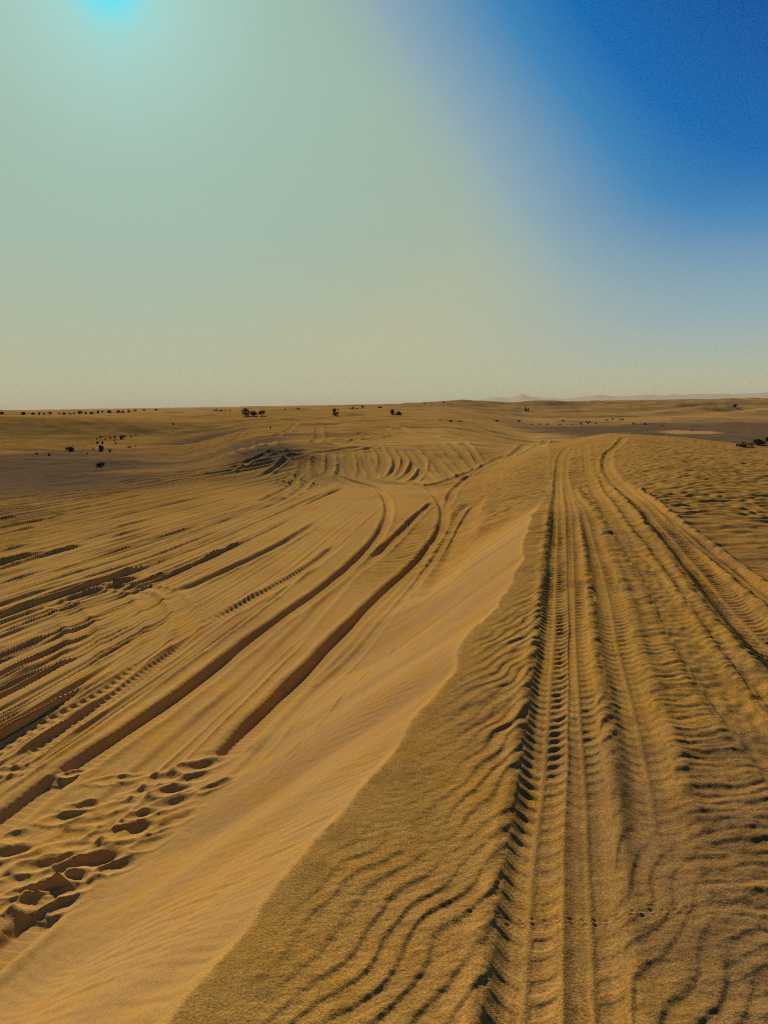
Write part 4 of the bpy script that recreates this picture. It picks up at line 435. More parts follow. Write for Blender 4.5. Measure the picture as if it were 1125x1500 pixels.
 ([(-5.022, 11.774), (-4.649, 12.631), (-4.236, 13.673), (-3.832, 15.113), (-3.399, 17.145), (-2.841, 19.816), (-2.166, 24.073)], 0.056, 0.030, 0.031, 'plain', 0.85, (1.5, 1.5)),
 ([(-4.916, 11.525), (-4.556, 12.380), (-4.169, 13.469), (-3.772, 14.907), (-3.340, 16.912), (-2.784, 19.547), (-2.108, 23.715), (-1.058, 29.607)], 0.048, 0.035, 0.031, 'plain', 0.85, (1.5, 1.5)),
 ([(-4.784, 11.210), (-4.447, 12.088), (-4.059, 13.119), (-3.702, 14.668), (-3.275, 16.662), (-2.730, 19.330), (-2.071, 23.658)], 0.055, 0.028, 0.022, 'plain', 0.85, (1.5, 1.5)),
 ([(-4.672, 10.945), (-4.368, 11.878), (-3.985, 12.892), (-3.626, 14.396), (-3.209, 16.395), (-2.679, 19.116), (-2.021, 23.424)], 0.057, 0.033, 0.022, 'plain', 0.85, (1.5, 1.5)),
 ([(-6.189, 5.958), (-5.624, 7.615), (-5.060, 9.271), (-4.832, 9.938), (-4.614, 10.808), (-4.302, 11.701), (-3.932, 12.732), (-3.575, 14.217), (-3.158, 16.192), (-2.631, 18.879), (-1.979, 23.192), (-0.933, 29.314)], 0.074, 0.049, 0.033, 'plain', 0.85, (1.5, 1.5)),
 ([(-5.867, 5.673), (-5.406, 7.361), (-4.945, 9.050), (-4.750, 9.763), (-4.518, 10.579), (-4.237, 11.526), (-3.895, 12.621), (-3.543, 14.112), (-3.121, 16.053), (-2.596, 18.740), (-1.956, 23.165), (-0.906, 29.426)], 0.060, 0.026, 0.032, 'plain', 0.85, (1.5, 1.5)),
 ([(-5.720, 5.437), (-5.274, 7.130), (-4.828, 8.822), (-4.641, 9.532), (-4.412, 10.329), (-4.126, 11.226), (-3.810, 12.355), (-3.473, 13.868), (-3.067, 15.855), (-2.538, 18.485), (-1.898, 22.849), (-0.860, 29.390)], 0.064, 0.050, 0.032, 'plain', 0.85, (1.5, 1.5)),
 ([(-3.780, 12.263), (-3.436, 13.730), (-3.035, 15.717), (-2.515, 18.371), (-1.877, 22.736), (-0.838, 29.207)], 0.041, 0.028, 0.034, 'plain', 0.85, (1.5, 1.5)),
 ([(-5.616, 5.153), (-5.145, 6.838), (-4.674, 8.524), (-4.485, 9.200), (-4.287, 10.035), (-4.013, 10.921), (-3.711, 12.050), (-3.389, 13.578), (-2.983, 15.524), (-2.463, 18.144), (-1.831, 22.539), (-0.795, 29.208)], 0.043, 0.035, 0.023, 'plain', 0.85, (1.5, 1.5)),
 ([(-3.596, 11.694), (-3.277, 13.177), (-2.884, 15.124), (-2.375, 17.743), (-1.743, 22.039), (-0.715, 28.809)], 0.075, 0.034, 0.033, 'plain', 0.85, (1.5, 1.5)),
 ([(-3.591, 11.679), (-3.264, 13.128), (-2.877, 15.105), (-2.385, 17.855), (-1.750, 22.206), (-0.712, 29.027)], 0.064, 0.031, 0.021, 'plain', 0.85, (1.5, 1.5)),
 ([(-5.240, 4.511), (-4.795, 6.204), (-4.350, 7.896), (-4.179, 8.549), (-3.989, 9.328), (-3.784, 10.309), (-3.502, 11.405), (-3.193, 12.885), (-2.810, 14.845), (-2.313, 17.503), (-1.691, 21.932), (-0.654, 28.883)], 0.079, 0.043, 0.020, 'plain', 0.85, (1.5, 1.5)),
 ([(-3.949, 9.235), (-3.731, 10.167), (-3.465, 11.292), (-3.160, 12.774), (-2.756, 14.606), (-2.264, 17.243), (-1.637, 21.497)], 0.047, 0.030, 0.027, 'plain', 0.85, (1.5, 1.5)),
 ([(-3.876, 9.062), (-3.674, 10.016), (-3.415, 11.137), (-3.107, 12.584), (-2.714, 14.444), (-2.227, 17.095)], 0.057, 0.046, 0.030, 'plain', 0.85, (1.5, 1.5)),
 ([(-5.092, 4.125), (-4.618, 5.810), (-4.143, 7.494), (-3.970, 8.107), (-3.795, 8.871), (-3.596, 9.804), (-3.352, 10.944), (-3.053, 12.398), (-2.663, 14.249), (-2.181, 16.905), (-1.561, 21.206), (-0.528, 28.169)], 0.053, 0.043, 0.031, 'plain', 0.85, (1.5, 1.5)),
 ([(-4.937, 3.936), (-4.496, 5.630), (-4.055, 7.324), (-3.894, 7.944), (-3.734, 8.727), (-3.528, 9.621), (-3.299, 10.781), (-3.001, 12.214), (-2.611, 14.037)], 0.065, 0.042, 0.024, 'plain', 0.85, (1.5, 1.5)),
 ([(-5.022, 3.905), (-4.522, 5.582), (-4.022, 7.258), (-3.847, 7.844), (-3.692, 8.628), (-3.497, 9.537), (-3.265, 10.674), (-2.970, 12.108), (-2.590, 13.969), (-2.104, 16.531), (-1.486, 20.761), (-0.458, 27.783)], 0.058, 0.032, 0.026, 'plain', 0.85, (1.5, 1.5)),
 ([(-3.238, 10.594), (-2.937, 11.988), (-2.554, 13.813), (-2.076, 16.408), (-1.467, 20.736), (-0.430, 27.679)], 0.051, 0.033, 0.031, 'plain', 0.85, (1.5, 1.5)),
 ([(-4.855, 3.693), (-4.389, 5.380), (-3.923, 7.066), (-3.759, 7.658), (-3.597, 8.404), (-3.404, 9.290), (-3.190, 10.450), (-2.893, 11.840), (-2.517, 13.677), (-2.043, 16.266), (-1.425, 20.427), (-0.397, 27.403)], 0.078, 0.039, 0.033, 'plain', 0.85, (1.5, 1.5)),
 ([(-4.780, 3.603), (-4.331, 5.294), (-3.881, 6.986), (-3.723, 7.581), (-3.553, 8.298), (-3.368, 9.198), (-3.150, 10.334), (-2.862, 11.737), (-2.472, 13.474)], 0.045, 0.026, 0.029, 'plain', 0.85, (1.5, 1.5)),
 ([(-4.708, 3.454), (-4.256, 5.145), (-3.803, 6.835), (-3.647, 7.419), (-3.483, 8.133), (-3.303, 9.027), (-3.078, 10.117), (-2.803, 11.535), (-2.428, 13.308)], 0.047, 0.047, 0.031, 'plain', 0.85, (1.5, 1.5)),
 ([(-4.675, 3.386), (-4.221, 5.076), (-3.767, 6.766), (-3.612, 7.344), (-3.448, 8.051), (-3.268, 8.937), (-3.047, 10.030), (-2.759, 11.378), (-2.401, 13.209), (-1.938, 15.749), (-1.339, 19.949), (-0.316, 26.858)], 0.060, 0.029, 0.019, 'plain', 0.85, (1.5, 1.5)),
 ([(-4.630, 3.292), (-4.174, 4.982), (-3.719, 6.671), (-3.565, 7.242), (-3.413, 7.971), (-3.226, 8.826), (-3.004, 9.906), (-2.718, 11.238), (-2.358, 13.030), (-1.904, 15.573), (-1.306, 19.726), (-0.290, 26.791)], 0.048, 0.035, 0.029, 'plain', 0.85, (1.5, 1.5)),
 ([(-3.392, 7.921), (-3.201, 8.760), (-2.987, 9.857), (-2.697, 11.168), (-2.345, 12.982), (-1.890, 15.515), (-1.295, 19.677)], 0.066, 0.039, 0.031, 'plain', 0.85, (1.5, 1.5)),
 ([(-4.204, 13.571), (-3.810, 15.037), (-3.399, 17.168), (-2.835, 19.817), (-2.160, 24.104), (-1.095, 29.942)], 0.038, 0.008, 0.011, 'plain', 0.85, (1.5, 1.5)),
 ([(-6.226, 6.409), (-5.777, 8.101), (-5.328, 9.792), (-5.125, 10.559), (-4.868, 11.409), (-4.510, 12.256), (-4.117, 13.301), (-3.759, 14.870), (-3.330, 16.892), (-2.783, 19.597)], 0.027, 0.012, 0.013, 'plain', 0.85, (1.5, 1.5)),
 ([(-6.087, 5.975), (-5.588, 7.653), (-5.090, 9.330), (-4.879, 10.039), (-4.631, 10.849), (-4.319, 11.745), (-3.963, 12.828), (-3.591, 14.270), (-3.182, 16.294), (-2.636, 18.879), (-1.982, 23.133), (-0.941, 29.240)], 0.024, 0.016, 0.006, 'plain', 0.85, (1.5, 1.5)),
 ([(-5.725, 5.587), (-5.320, 7.290), (-4.916, 8.992), (-4.738, 9.739), (-4.495, 10.526), (-4.210, 11.454), (-3.875, 12.558), (-3.510, 13.989), (-3.116, 16.053), (-2.584, 18.693), (-1.938, 23.049), (-0.890, 29.279)], 0.021, 0.014, 0.010, 'plain', 0.85, (1.5, 1.5)),
 ([(-5.896, 5.508), (-5.368, 7.176), (-4.840, 8.844), (-4.630, 9.508), (-4.422, 10.356), (-4.146, 11.283), (-3.800, 12.324), (-3.468, 13.851), (-3.058, 15.815), (-2.531, 18.439), (-1.886, 22.735), (-0.849, 29.097)], 0.032, 0.017, 0.008, 'plain', 0.85, (1.5, 1.5)),
 ([(-5.478, 5.080), (-5.065, 6.780), (-4.652, 8.481), (-4.480, 9.188), (-4.261, 9.972), (-4.007, 10.907), (-3.706, 12.035), (-3.376, 13.527), (-2.971, 15.465), (-2.467, 18.190), (-1.835, 22.624), (-0.790, 29.135)], 0.037, 0.017, 0.008, 'plain', 0.85, (1.5, 1.5)),
 ([(-4.234, 9.910), (-3.966, 10.798), (-3.667, 11.915), (-3.338, 13.392), (-2.937, 15.332), (-2.427, 17.987)], 0.034, 0.017, 0.011, 'plain', 0.85, (1.5, 1.5)),
 ([(-5.578, 4.924), (-5.060, 6.596), (-4.542, 8.267), (-4.345, 8.903), (-4.140, 9.687), (-3.915, 10.664), (-3.614, 11.752), (-3.278, 13.177), (-2.886, 15.123), (-2.378, 17.743)], 0.031, 0.012, 0.012, 'plain', 0.85, (1.5, 1.5)),
 ([(-5.305, 4.503), (-4.820, 6.185), (-4.335, 7.866), (-4.153, 8.495), (-3.978, 9.305), (-3.741, 10.193), (-3.483, 11.348), (-3.174, 12.821), (-2.780, 14.716), (-2.284, 17.351), (-1.654, 21.604), (-0.624, 28.309)], 0.035, 0.013, 0.008, 'plain', 0.85, (1.5, 1.5)),
 ([(-5.247, 4.453), (-4.781, 6.139), (-4.314, 7.826), (-4.138, 8.463), (-3.964, 9.270), (-3.745, 10.206), (-3.478, 11.334), (-3.165, 12.789), (-2.774, 14.698), (-2.275, 17.308), (-1.650, 21.605), (-0.620, 28.451)], 0.022, 0.011, 0.013, 'plain', 0.85, (1.5, 1.5)),
 ([(-3.361, 10.971), (-3.051, 12.381), (-2.666, 14.248), (-2.191, 16.947), (-1.568, 21.232), (-0.536, 28.168)], 0.037, 0.013, 0.014, 'plain', 0.85, (1.5, 1.5)),
 ([(-3.343, 10.917), (-3.040, 12.351), (-2.647, 14.177), (-2.175, 16.884), (-1.552, 21.153), (-0.518, 28.063)], 0.024, 0.017, 0.010, 'plain', 0.85, (1.5, 1.5)),
 ([(-3.256, 10.647), (-2.955, 12.047), (-2.579, 13.916), (-2.095, 16.490), (-1.476, 20.683), (-0.447, 27.540)], 0.038, 0.011, 0.007, 'plain', 0.85, (1.5, 1.5)),
 ([(-3.165, 10.372), (-2.880, 11.796), (-2.505, 13.626), (-2.043, 16.308), (-1.427, 20.556), (-0.394, 27.784)], 0.043, 0.015, 0.007, 'plain', 0.85, (1.5, 1.5)),
 ([(-4.700, 3.575), (-4.288, 5.276), (-3.876, 6.977), (-3.727, 7.590), (-3.558, 8.309), (-3.382, 9.232), (-3.164, 10.372), (-2.872, 11.766), (-2.494, 13.575), (-2.036, 16.267), (-1.426, 20.582), (-0.390, 27.784)], 0.031, 0.010, 0.006, 'plain', 0.85, (1.5, 1.5)),
 ([(-3.687, 7.504), (-3.513, 8.205), (-3.341, 9.129), (-3.111, 10.219), (-2.820, 11.592), (-2.451, 13.408), (-1.978, 15.925), (-1.371, 20.073), (-0.352, 27.027)], 0.026, 0.013, 0.008, 'plain', 0.85, (1.5, 1.5)),
 ([(-3.264, 8.926), (-3.046, 10.030), (-2.761, 11.393), (-2.394, 13.177), (-1.932, 15.709), (-1.331, 19.874)], 0.024, 0.009, 0.010, 'plain', 0.85, (1.5, 1.5)),
 ([(-3.539, 7.187), (-3.379, 7.891), (-3.199, 8.761), (-2.967, 9.796), (-2.691, 11.155), (-2.324, 12.885)], 0.032, 0.010, 0.011, 'plain', 0.85, (1.5, 1.5)),
 ([(-4.422, 3.115), (-4.033, 4.822), (-3.645, 6.528), (-3.509, 7.124), (-3.338, 7.793), (-3.155, 8.641), (-2.941, 9.723), (-2.662, 11.058), (-2.305, 12.822), (-1.855, 15.343), (-1.259, 19.432), (-0.248, 26.457)], 0.029, 0.017, 0.008, 'plain', 0.85, (1.5, 1.5)),
 ([(-4.485, 3.051), (-4.041, 4.744), (-3.598, 6.437), (-3.451, 6.998), (-3.280, 7.656), (-3.097, 8.491), (-2.877, 9.532), (-2.610, 10.881), (-2.249, 12.585), (-1.811, 15.134), (-1.226, 19.288), (-0.213, 26.292)], 0.020, 0.009, 0.009, 'plain', 0.85, (1.5, 1.5)),
 ([(-3.064, 8.407), (-2.840, 9.426), (-2.565, 10.720), (-2.214, 12.445), (-1.773, 14.909), (-1.187, 18.929), (-0.186, 25.834)], 0.023, 0.012, 0.010, 'plain', 0.85, (1.5, 1.5)),
 ([(-3.020, 8.292), (-2.792, 9.286), (-2.530, 10.615), (-2.178, 12.307), (-1.746, 14.818), (-1.159, 18.812)], 0.038, 0.018, 0.010, 'plain', 0.85, (1.5, 1.5)),
 ([(-3.336, 6.754), (-3.175, 7.410), (-2.993, 8.220), (-2.769, 9.217), (-2.502, 10.510), (-2.156, 12.215), (-1.727, 14.726)], 0.045, 0.013, 0.012, 'plain', 0.85, (1.5, 1.5)),
 ([(-2.965, 8.148), (-2.741, 9.138), (-2.475, 10.419), (-2.130, 12.110), (-1.703, 14.598), (-1.127, 18.672)], 0.038, 0.017, 0.007, 'plain', 0.85, (1.5, 1.5)),
 ([(-4.129, 2.623), (-3.762, 4.334), (-3.396, 6.045), (-3.273, 6.618), (-3.112, 7.263), (-2.930, 8.057), (-2.706, 9.036), (-2.441, 10.303), (-2.105, 12.020), (-1.682, 14.526), (-1.105, 18.579), (-0.100, 25.640)], 0.029, 0.009, 0.011, 'plain', 0.85, (1.5, 1.5)),
 ([(-4.200, 2.578), (-3.780, 4.277), (-3.360, 5.976), (-3.226, 6.518), (-3.062, 7.145), (-2.888, 7.948), (-2.658, 8.891), (-2.402, 10.176), (-2.070, 11.887), (-1.648, 14.365), (-1.074, 18.395), (-0.070, 25.480)], 0.045, 0.013, 0.007, 'plain', 0.85, (1.5, 1.5)),
 ([(-13.476, 19.513), (-12.724, 21.093), (-11.973, 22.673), (-11.446, 23.781), (-10.936, 25.166), (-10.305, 26.565), (-9.538, 27.930), (-8.816, 29.879), (-7.709, 31.001), (-6.441, 31.826), (-5.108, 32.692), (-3.743, 33.938)], 0.037, 0.008, 0.009, 'plain', 0.85, (1.5, 1.5)),
 ([(-11.022, 22.902), (-10.507, 24.210), (-9.876, 25.527), (-9.306, 27.389), (-8.538, 29.155), (-7.524, 30.595)], 0.025, 0.010, 0.010, 'plain', 0.85, (1.5, 1.5)),
 ([(-9.084, 26.819), (-8.372, 28.730), (-7.397, 30.302), (-6.187, 31.422), (-4.868, 32.477), (-3.481, 33.794)], 0.035, 0.014, 0.009, 'plain', 0.85, (1.5, 1.5)),
 ([(-9.925, 22.916), (-9.423, 24.475), (-8.766, 26.002), (-8.138, 28.139), (-7.202, 29.829), (-6.022, 31.087)], 0.028, 0.011, 0.008, 'plain', 0.85, (1.5, 1.5)),
 ([(-10.730, 15.735), (-10.453, 17.463), (-10.177, 19.191), (-9.941, 20.661), (-9.508, 21.991), (-9.023, 23.522), (-8.457, 25.246), (-7.739, 27.016), (-6.961, 29.259), (-5.817, 30.684), (-4.515, 31.950), (-3.113, 33.404)], 0.030, 0.009, 0.007, 'plain', 0.85, (1.5, 1.5)),
 ([(-9.398, 19.523), (-9.046, 20.943), (-8.637, 22.574), (-8.099, 24.294), (-7.420, 26.097), (-6.692, 28.442), (-5.657, 30.357)], 0.033, 0.010, 0.008, 'plain', 0.85, (1.5, 1.5)),
 ([(-9.328, 19.377), (-9.009, 20.865), (-8.535, 22.322), (-8.050, 24.175), (-7.389, 26.035), (-6.569, 27.985), (-5.595, 30.132)], 0.019, 0.008, 0.007, 'plain', 0.85, (1.5, 1.5)),
 ([(-8.785, 18.241), (-8.452, 19.599), (-8.033, 21.078), (-7.605, 22.974), (-6.992, 24.870), (-6.255, 27.038), (-5.376, 29.591)], 0.033, 0.013, 0.008, 'plain', 0.85, (1.5, 1.5)),
 ([(-10.009, 13.670), (-9.538, 15.355), (-9.067, 17.040), (-8.751, 18.173), (-8.427, 19.551), (-8.036, 21.107), (-7.484, 22.633), (-6.945, 24.749), (-6.176, 26.771)], 0.038, 0.015, 0.006, 'plain', 0.85, (1.5, 1.5)),
 ([(-9.743, 12.796), (-9.162, 14.447), (-8.581, 16.098), (-8.233, 17.086), (-7.947, 18.456), (-7.584, 19.979), (-7.151, 21.754), (-6.615, 23.789), (-5.914, 25.994), (-5.094, 28.771), (-3.922, 30.983), (-2.500, 32.786)], 0.018, 0.013, 0.006, 'plain', 0.85, (1.5, 1.5)),
 ([(-7.723, 17.956), (-7.343, 19.392), (-6.853, 20.931), (-6.364, 23.036), (-5.683, 25.235), (-4.881, 28.000)], 0.039, 0.013, 0.009, 'plain', 0.85, (1.5, 1.5)),
 ([(-7.499, 17.447), (-7.096, 18.773), (-6.662, 20.419), (-6.159, 22.416), (-5.545, 24.836), (-4.735, 27.522), (-3.632, 30.085)], 0.019, 0.007, 0.009, 'plain', 0.85, (1.5, 1.5)),
 ([(-8.687, 11.151), (-8.229, 12.840), (-7.772, 14.529), (-7.496, 15.548), (-7.189, 16.740), (-6.835, 18.130), (-6.421, 19.771), (-5.942, 21.789), (-5.349, 24.233), (-4.572, 27.056), (-3.498, 29.871), (-2.099, 32.118)], 0.021, 0.014, 0.009, 'plain', 0.85, (1.5, 1.5)),
 ([(-7.412, 15.373), (-7.132, 16.616), (-6.803, 18.064), (-6.355, 19.601), (-5.847, 21.494), (-5.270, 23.965), (-4.479, 26.656), (-3.425, 29.539)], 0.028, 0.006, 0.011, 'plain', 0.85, (1.5, 1.5)),
 ([(-6.479, 17.249), (-6.024, 18.673), (-5.568, 20.632), (-4.976, 22.888), (-4.247, 25.714), (-3.253, 28.816)], 0.037, 0.008, 0.007, 'plain', 0.85, (1.5, 1.5)),
 ([(-7.647, 9.342), (-7.251, 11.047), (-6.855, 12.751), (-6.628, 13.726), (-6.352, 14.825), (-6.002, 16.045), (-5.560, 17.374), (-5.105, 19.150)], 0.040, 0.015, 0.009, 'plain', 0.85, (1.5, 1.5)),
 ([(-7.634, 9.008), (-7.146, 10.689), (-6.658, 12.369), (-6.402, 13.250), (-6.091, 14.225), (-5.718, 15.321), (-5.310, 16.676), (-4.868, 18.405), (-4.343, 20.571), (-3.739, 23.665), (-2.865, 27.186), (-1.660, 31.344)], 0.040, 0.008, 0.008, 'plain', 0.85, (1.5, 1.5)),
 ([(-5.642, 15.131), (-5.241, 16.491), (-4.801, 18.201), (-4.283, 20.369), (-3.648, 23.227), (-2.805, 26.883)], 0.026, 0.014, 0.010, 'plain', 0.85, (1.5, 1.5)),
 ([(-7.345, 8.417), (-6.847, 10.094), (-6.350, 11.772), (-6.100, 12.614), (-5.824, 13.615), (-5.436, 14.612), (-5.015, 15.848), (-4.589, 17.513), (-4.126, 19.822), (-3.531, 22.830), (-2.705, 26.555), (-1.542, 31.271)], 0.027, 0.009, 0.006, 'plain', 0.85, (1.5, 1.5)),
 ([(-5.059, 13.662), (-4.647, 14.821), (-4.251, 16.462), (-3.783, 18.561), (-3.188, 21.295), (-2.454, 25.393)], 0.040, 0.011, 0.007, 'plain', 0.85, (1.5, 1.5)),
 ([(-6.698, 7.380), (-6.265, 9.075), (-5.833, 10.771), (-5.620, 11.608), (-5.325, 12.472), (-4.943, 13.376), (-4.521, 14.476), (-4.113, 16.020), (-3.645, 18.038), (-3.061, 20.720), (-2.348, 24.831), (-1.260, 30.201)], 0.021, 0.010, 0.006, 'plain', 0.85, (1.5, 1.5)),
 ([(-6.553, 7.085), (-6.117, 8.780), (-5.680, 10.474), (-5.470, 11.290), (-5.198, 12.179), (-4.831, 13.096), (-4.407, 14.156), (-4.012, 15.706)], 0.040, 0.009, 0.011, 'plain', 0.85, (1.5, 1.5)),
 ([(-5.156, 10.626), (-4.880, 11.438), (-4.533, 12.318), (-4.148, 13.402), (-3.761, 14.870), (-3.332, 16.892), (-2.783, 19.572), (-2.112, 23.835)], 0.029, 0.013, 0.008, 'plain', 0.85, (1.5, 1.5)),
 ([(-5.019, 10.335), (-4.760, 11.154), (-4.441, 12.074), (-4.043, 13.070), (-3.691, 14.631), (-3.268, 16.642), (-2.722, 19.307), (-2.059, 23.599)], 0.038, 0.008, 0.009, 'plain', 0.85, (1.5, 1.5)),
 ([(-4.281, 11.642), (-3.927, 12.716), (-3.592, 14.289), (-3.165, 16.233), (-2.651, 19.046), (-1.997, 23.426), (-0.943, 29.760)], 0.021, 0.011, 0.006, 'plain', 0.85, (1.5, 1.5)),
 ([(-5.814, 5.560), (-5.350, 7.248), (-4.886, 8.935), (-4.692, 9.641), (-4.467, 10.460), (-4.173, 11.354), (-3.849, 12.480), (-3.490, 13.919), (-3.092, 15.954), (-2.573, 18.671), (-1.927, 23.050), (-0.879, 29.427)], 0.039, 0.010, 0.010, 'plain', 0.85, (1.5, 1.5)),
 ([(-4.172, 9.761), (-3.927, 10.690), (-3.643, 11.841), (-3.314, 13.309), (-2.924, 15.294), (-2.419, 17.988), (-1.787, 22.400), (-0.746, 29.099)], 0.032, 0.007, 0.011, 'plain', 0.85, (1.5, 1.5)),
 ([(-5.467, 4.767), (-4.967, 6.444), (-4.466, 8.121), (-4.277, 8.757), (-4.084, 9.554), (-3.848, 10.478), (-3.572, 11.621), (-3.253, 13.096), (-2.852, 14.992), (-2.361, 17.722), (-1.726, 22.012), (-0.694, 28.809)], 0.039, 0.009, 0.011, 'plain', 0.85, (1.5, 1.5)),
 ([(-5.090, 4.335), (-4.679, 6.036), (-4.268, 7.737), (-4.108, 8.399), (-3.920, 9.165), (-3.713, 10.116), (-3.460, 11.278), (-3.139, 12.694), (-2.760, 14.644), (-2.271, 17.331)], 0.033, 0.007, 0.009, 'plain', 0.85, (1.5, 1.5)),
 ([(-3.356, 10.958), (-3.049, 12.382), (-2.656, 14.213), (-2.174, 16.841), (-1.554, 21.099), (-0.525, 27.992)], 0.022, 0.015, 0.012, 'plain', 0.85, (1.5, 1.5)),
 ([(-3.669, 8.574), (-3.475, 9.478), (-3.247, 10.621), (-2.943, 12.002), (-2.561, 13.830), (-2.082, 16.408), (-1.467, 20.631), (-0.439, 27.436)], 0.026, 0.014, 0.011, 'plain', 0.85, (1.5, 1.5)),
 ([(-3.566, 8.330), (-3.390, 9.255), (-3.164, 10.372), (-2.875, 11.781), (-2.497, 13.592), (-2.021, 16.145), (-1.414, 20.402)], 0.020, 0.008, 0.012, 'plain', 0.85, (1.5, 1.5)),
 ([(-3.085, 10.143), (-2.788, 11.477), (-2.429, 13.325), (-1.972, 15.947), (-1.365, 20.150), (-0.339, 27.300)], 0.023, 0.009, 0.012, 'plain', 0.85, (1.5, 1.5)),
 ([(-3.452, 8.062), (-3.284, 8.982), (-3.047, 10.030), (-2.759, 11.378), (-2.393, 13.160), (-1.934, 15.709), (-1.330, 19.799)], 0.027, 0.008, 0.010, 'plain', 0.85, (1.5, 1.5)),
 ([(-4.562, 3.216), (-4.123, 4.910), (-3.684, 6.604), (-3.535, 7.178), (-3.367, 7.861), (-3.188, 8.728), (-2.967, 9.796), (-2.691, 11.155), (-2.321, 12.869), (-1.875, 15.438), (-1.279, 19.554), (-0.266, 26.490)], 0.038, 0.012, 0.010, 'plain', 0.85, (1.5, 1.5)),
 ([(-3.446, 6.989), (-3.280, 7.657), (-3.104, 8.513), (-2.883, 9.556), (-2.600, 10.841), (-2.245, 12.569), (-1.808, 15.115)], 0.029, 0.009, 0.012, 'plain', 0.85, (1.5, 1.5)),
 ([(-4.369, 2.873), (-3.939, 4.570), (-3.510, 6.266), (-3.368, 6.823), (-3.219, 7.514), (-3.025, 8.302), (-2.811, 9.344), (-2.546, 10.668), (-2.192, 12.368), (-1.762, 14.910), (-1.174, 18.954), (-0.167, 25.964)], 0.027, 0.014, 0.011, 'plain', 0.85, (1.5, 1.5)),
 ([(-4.375, 2.819), (-3.926, 4.511), (-3.477, 6.202), (-3.332, 6.745), (-3.175, 7.410), (-2.993, 8.220), (-2.773, 9.229), (-2.508, 10.536)], 0.037, 0.015, 0.009, 'plain', 0.85, (1.5, 1.5)),
 ([(-4.328, 2.719), (-3.876, 4.409), (-3.424, 6.100), (-3.281, 6.635), (-3.124, 7.290), (-2.935, 8.067), (-2.718, 9.070), (-2.458, 10.368), (-2.111, 12.035), (-1.689, 14.544), (-1.111, 18.579)], 0.034, 0.014, 0.010, 'plain', 0.85, (1.5, 1.5)),
 ([(-2.680, 8.958), (-2.418, 10.227), (-2.083, 11.931), (-1.654, 14.346), (-1.080, 18.325), (-0.084, 25.288)], 0.026, 0.009, 0.011, 'plain', 0.85, (1.5, 1.5)),
 ([(-3.695, 12.750), (-3.151, 14.584), (-2.320, 17.841), (-1.759, 21.271)], 0.130, 0.060, 0.030, 'plain', 1.00, (1, 1.5)),
 ([(-6.469, 6.918), (-5.977, 8.598), (-5.485, 10.277), (-5.184, 11.303), (-4.866, 12.369)], 0.100, 0.045, 0.030, 'plain', 1.00, (0.2, 1.5)),
 ([(-4.892, 3.848), (-4.412, 5.531), (-3.931, 7.213), (-3.720, 7.954), (-3.516, 8.778), (-3.315, 9.931)], 0.100, 0.050, 0.030, 'plain', 1.00, (0.2, 1.5)),
 ([(-2.633, 10.876), (-2.134, 12.653), (-1.540, 14.765), (-1.000, 17.649)], 0.130, 0.035, 0.020, 'comb', 1.00, (1, 1)),
 ([(-4.114, 3.291), (-3.893, 5.027), (-3.672, 6.763), (-3.628, 7.109), (-3.451, 7.662), (-3.200, 8.453), (-3.072, 9.576)], 0.110, 0.040, 0.025, 'ladder', 1.00, (0.2, 0.6)),
 ([(-3.304, 6.717), (-3.151, 7.620), (-2.937, 8.729), (-2.635, 10.505)], 0.100, 0.045, 0.025, 'lugs', 1.00, (0.2, 0.8)),
 ([(-5.630, 12.375), (-5.177, 12.170), (-4.561, 11.154), (-4.177, 10.336), (-3.756, 9.020)], 0.160, 0.012, 0.022, 'plain', 0.15, (0.3, 0.8)),
 ([(-5.676, 12.429), (-5.395, 13.297), (-5.081, 13.595), (-4.336, 13.176), (-3.695, 12.038), (-3.276, 10.877), (-3.139, 9.919), (-3.184, 8.993), (-3.269, 7.926)], 0.160, 0.015, 0.025, 'plain', 0.15, (0.3, 0.8)),
 ([(-4.437, 13.496), (-3.852, 13.146), (-3.354, 12.237), (-2.985, 11.215), (-2.743, 10.035)], 0.150, 0.012, 0.022, 'plain', 0.15, (0.3, 0.8)),
 ([(2.818, 23.164), (2.182, 20.154), (1.708, 16.895), (1.245, 13.939), (0.735, 10.751), (0.391, 9.592)], 0.380, 0.100, 0.030, 'plain', 0.80, (1.5, 3)),
 ([(-3.445, 1.170), (-3.016, 2.867), (-2.588, 4.564), (-2.460, 5.071), (-2.281, 5.782), (-2.025, 6.844), (-1.741, 7.965), (-1.325, 9.969), (-0.941, 12.291), (-0.607, 14.337), (-0.300, 15.393), (0.237, 17.877), (0.980, 21.810), (1.677, 24.885)], 0.120, 0.018, 0.010, 'plain', 0.80, (0.2, 0.6)),
 ([(-2.270, 4.960), (-2.078, 5.825), (-1.813, 7.024), (-1.519, 8.394), (-1.095, 10.412)], 0.050, 0.012, 0.010, 'plain', 0.60, (0.6, 0.6)),
 ([(-0.300, 15.393), (0.237, 17.877), (0.980, 21.810), (1.622, 24.732)], 0.140, 0.075, 0.030, 'plain', 1.00, (1.2, 0.6)),
 ([(-3.740, 1.969), (-3.388, 3.683), (-3.036, 5.397), (-2.897, 6.072), (-2.776, 6.488), (-2.508, 7.368), (-2.184, 8.596), (-1.943, 9.625), (-1.645, 10.955), (-1.098, 13.014), (-0.559, 15.699), (-0.118, 18.706), (0.131, 22.641), (0.065, 26.030), (-0.339, 29.586), (-1.542, 31.827), (-3.325, 34.811)], 0.140, 0.085, 0.020, 'rut', 1.00, (0.2, 1.0)),
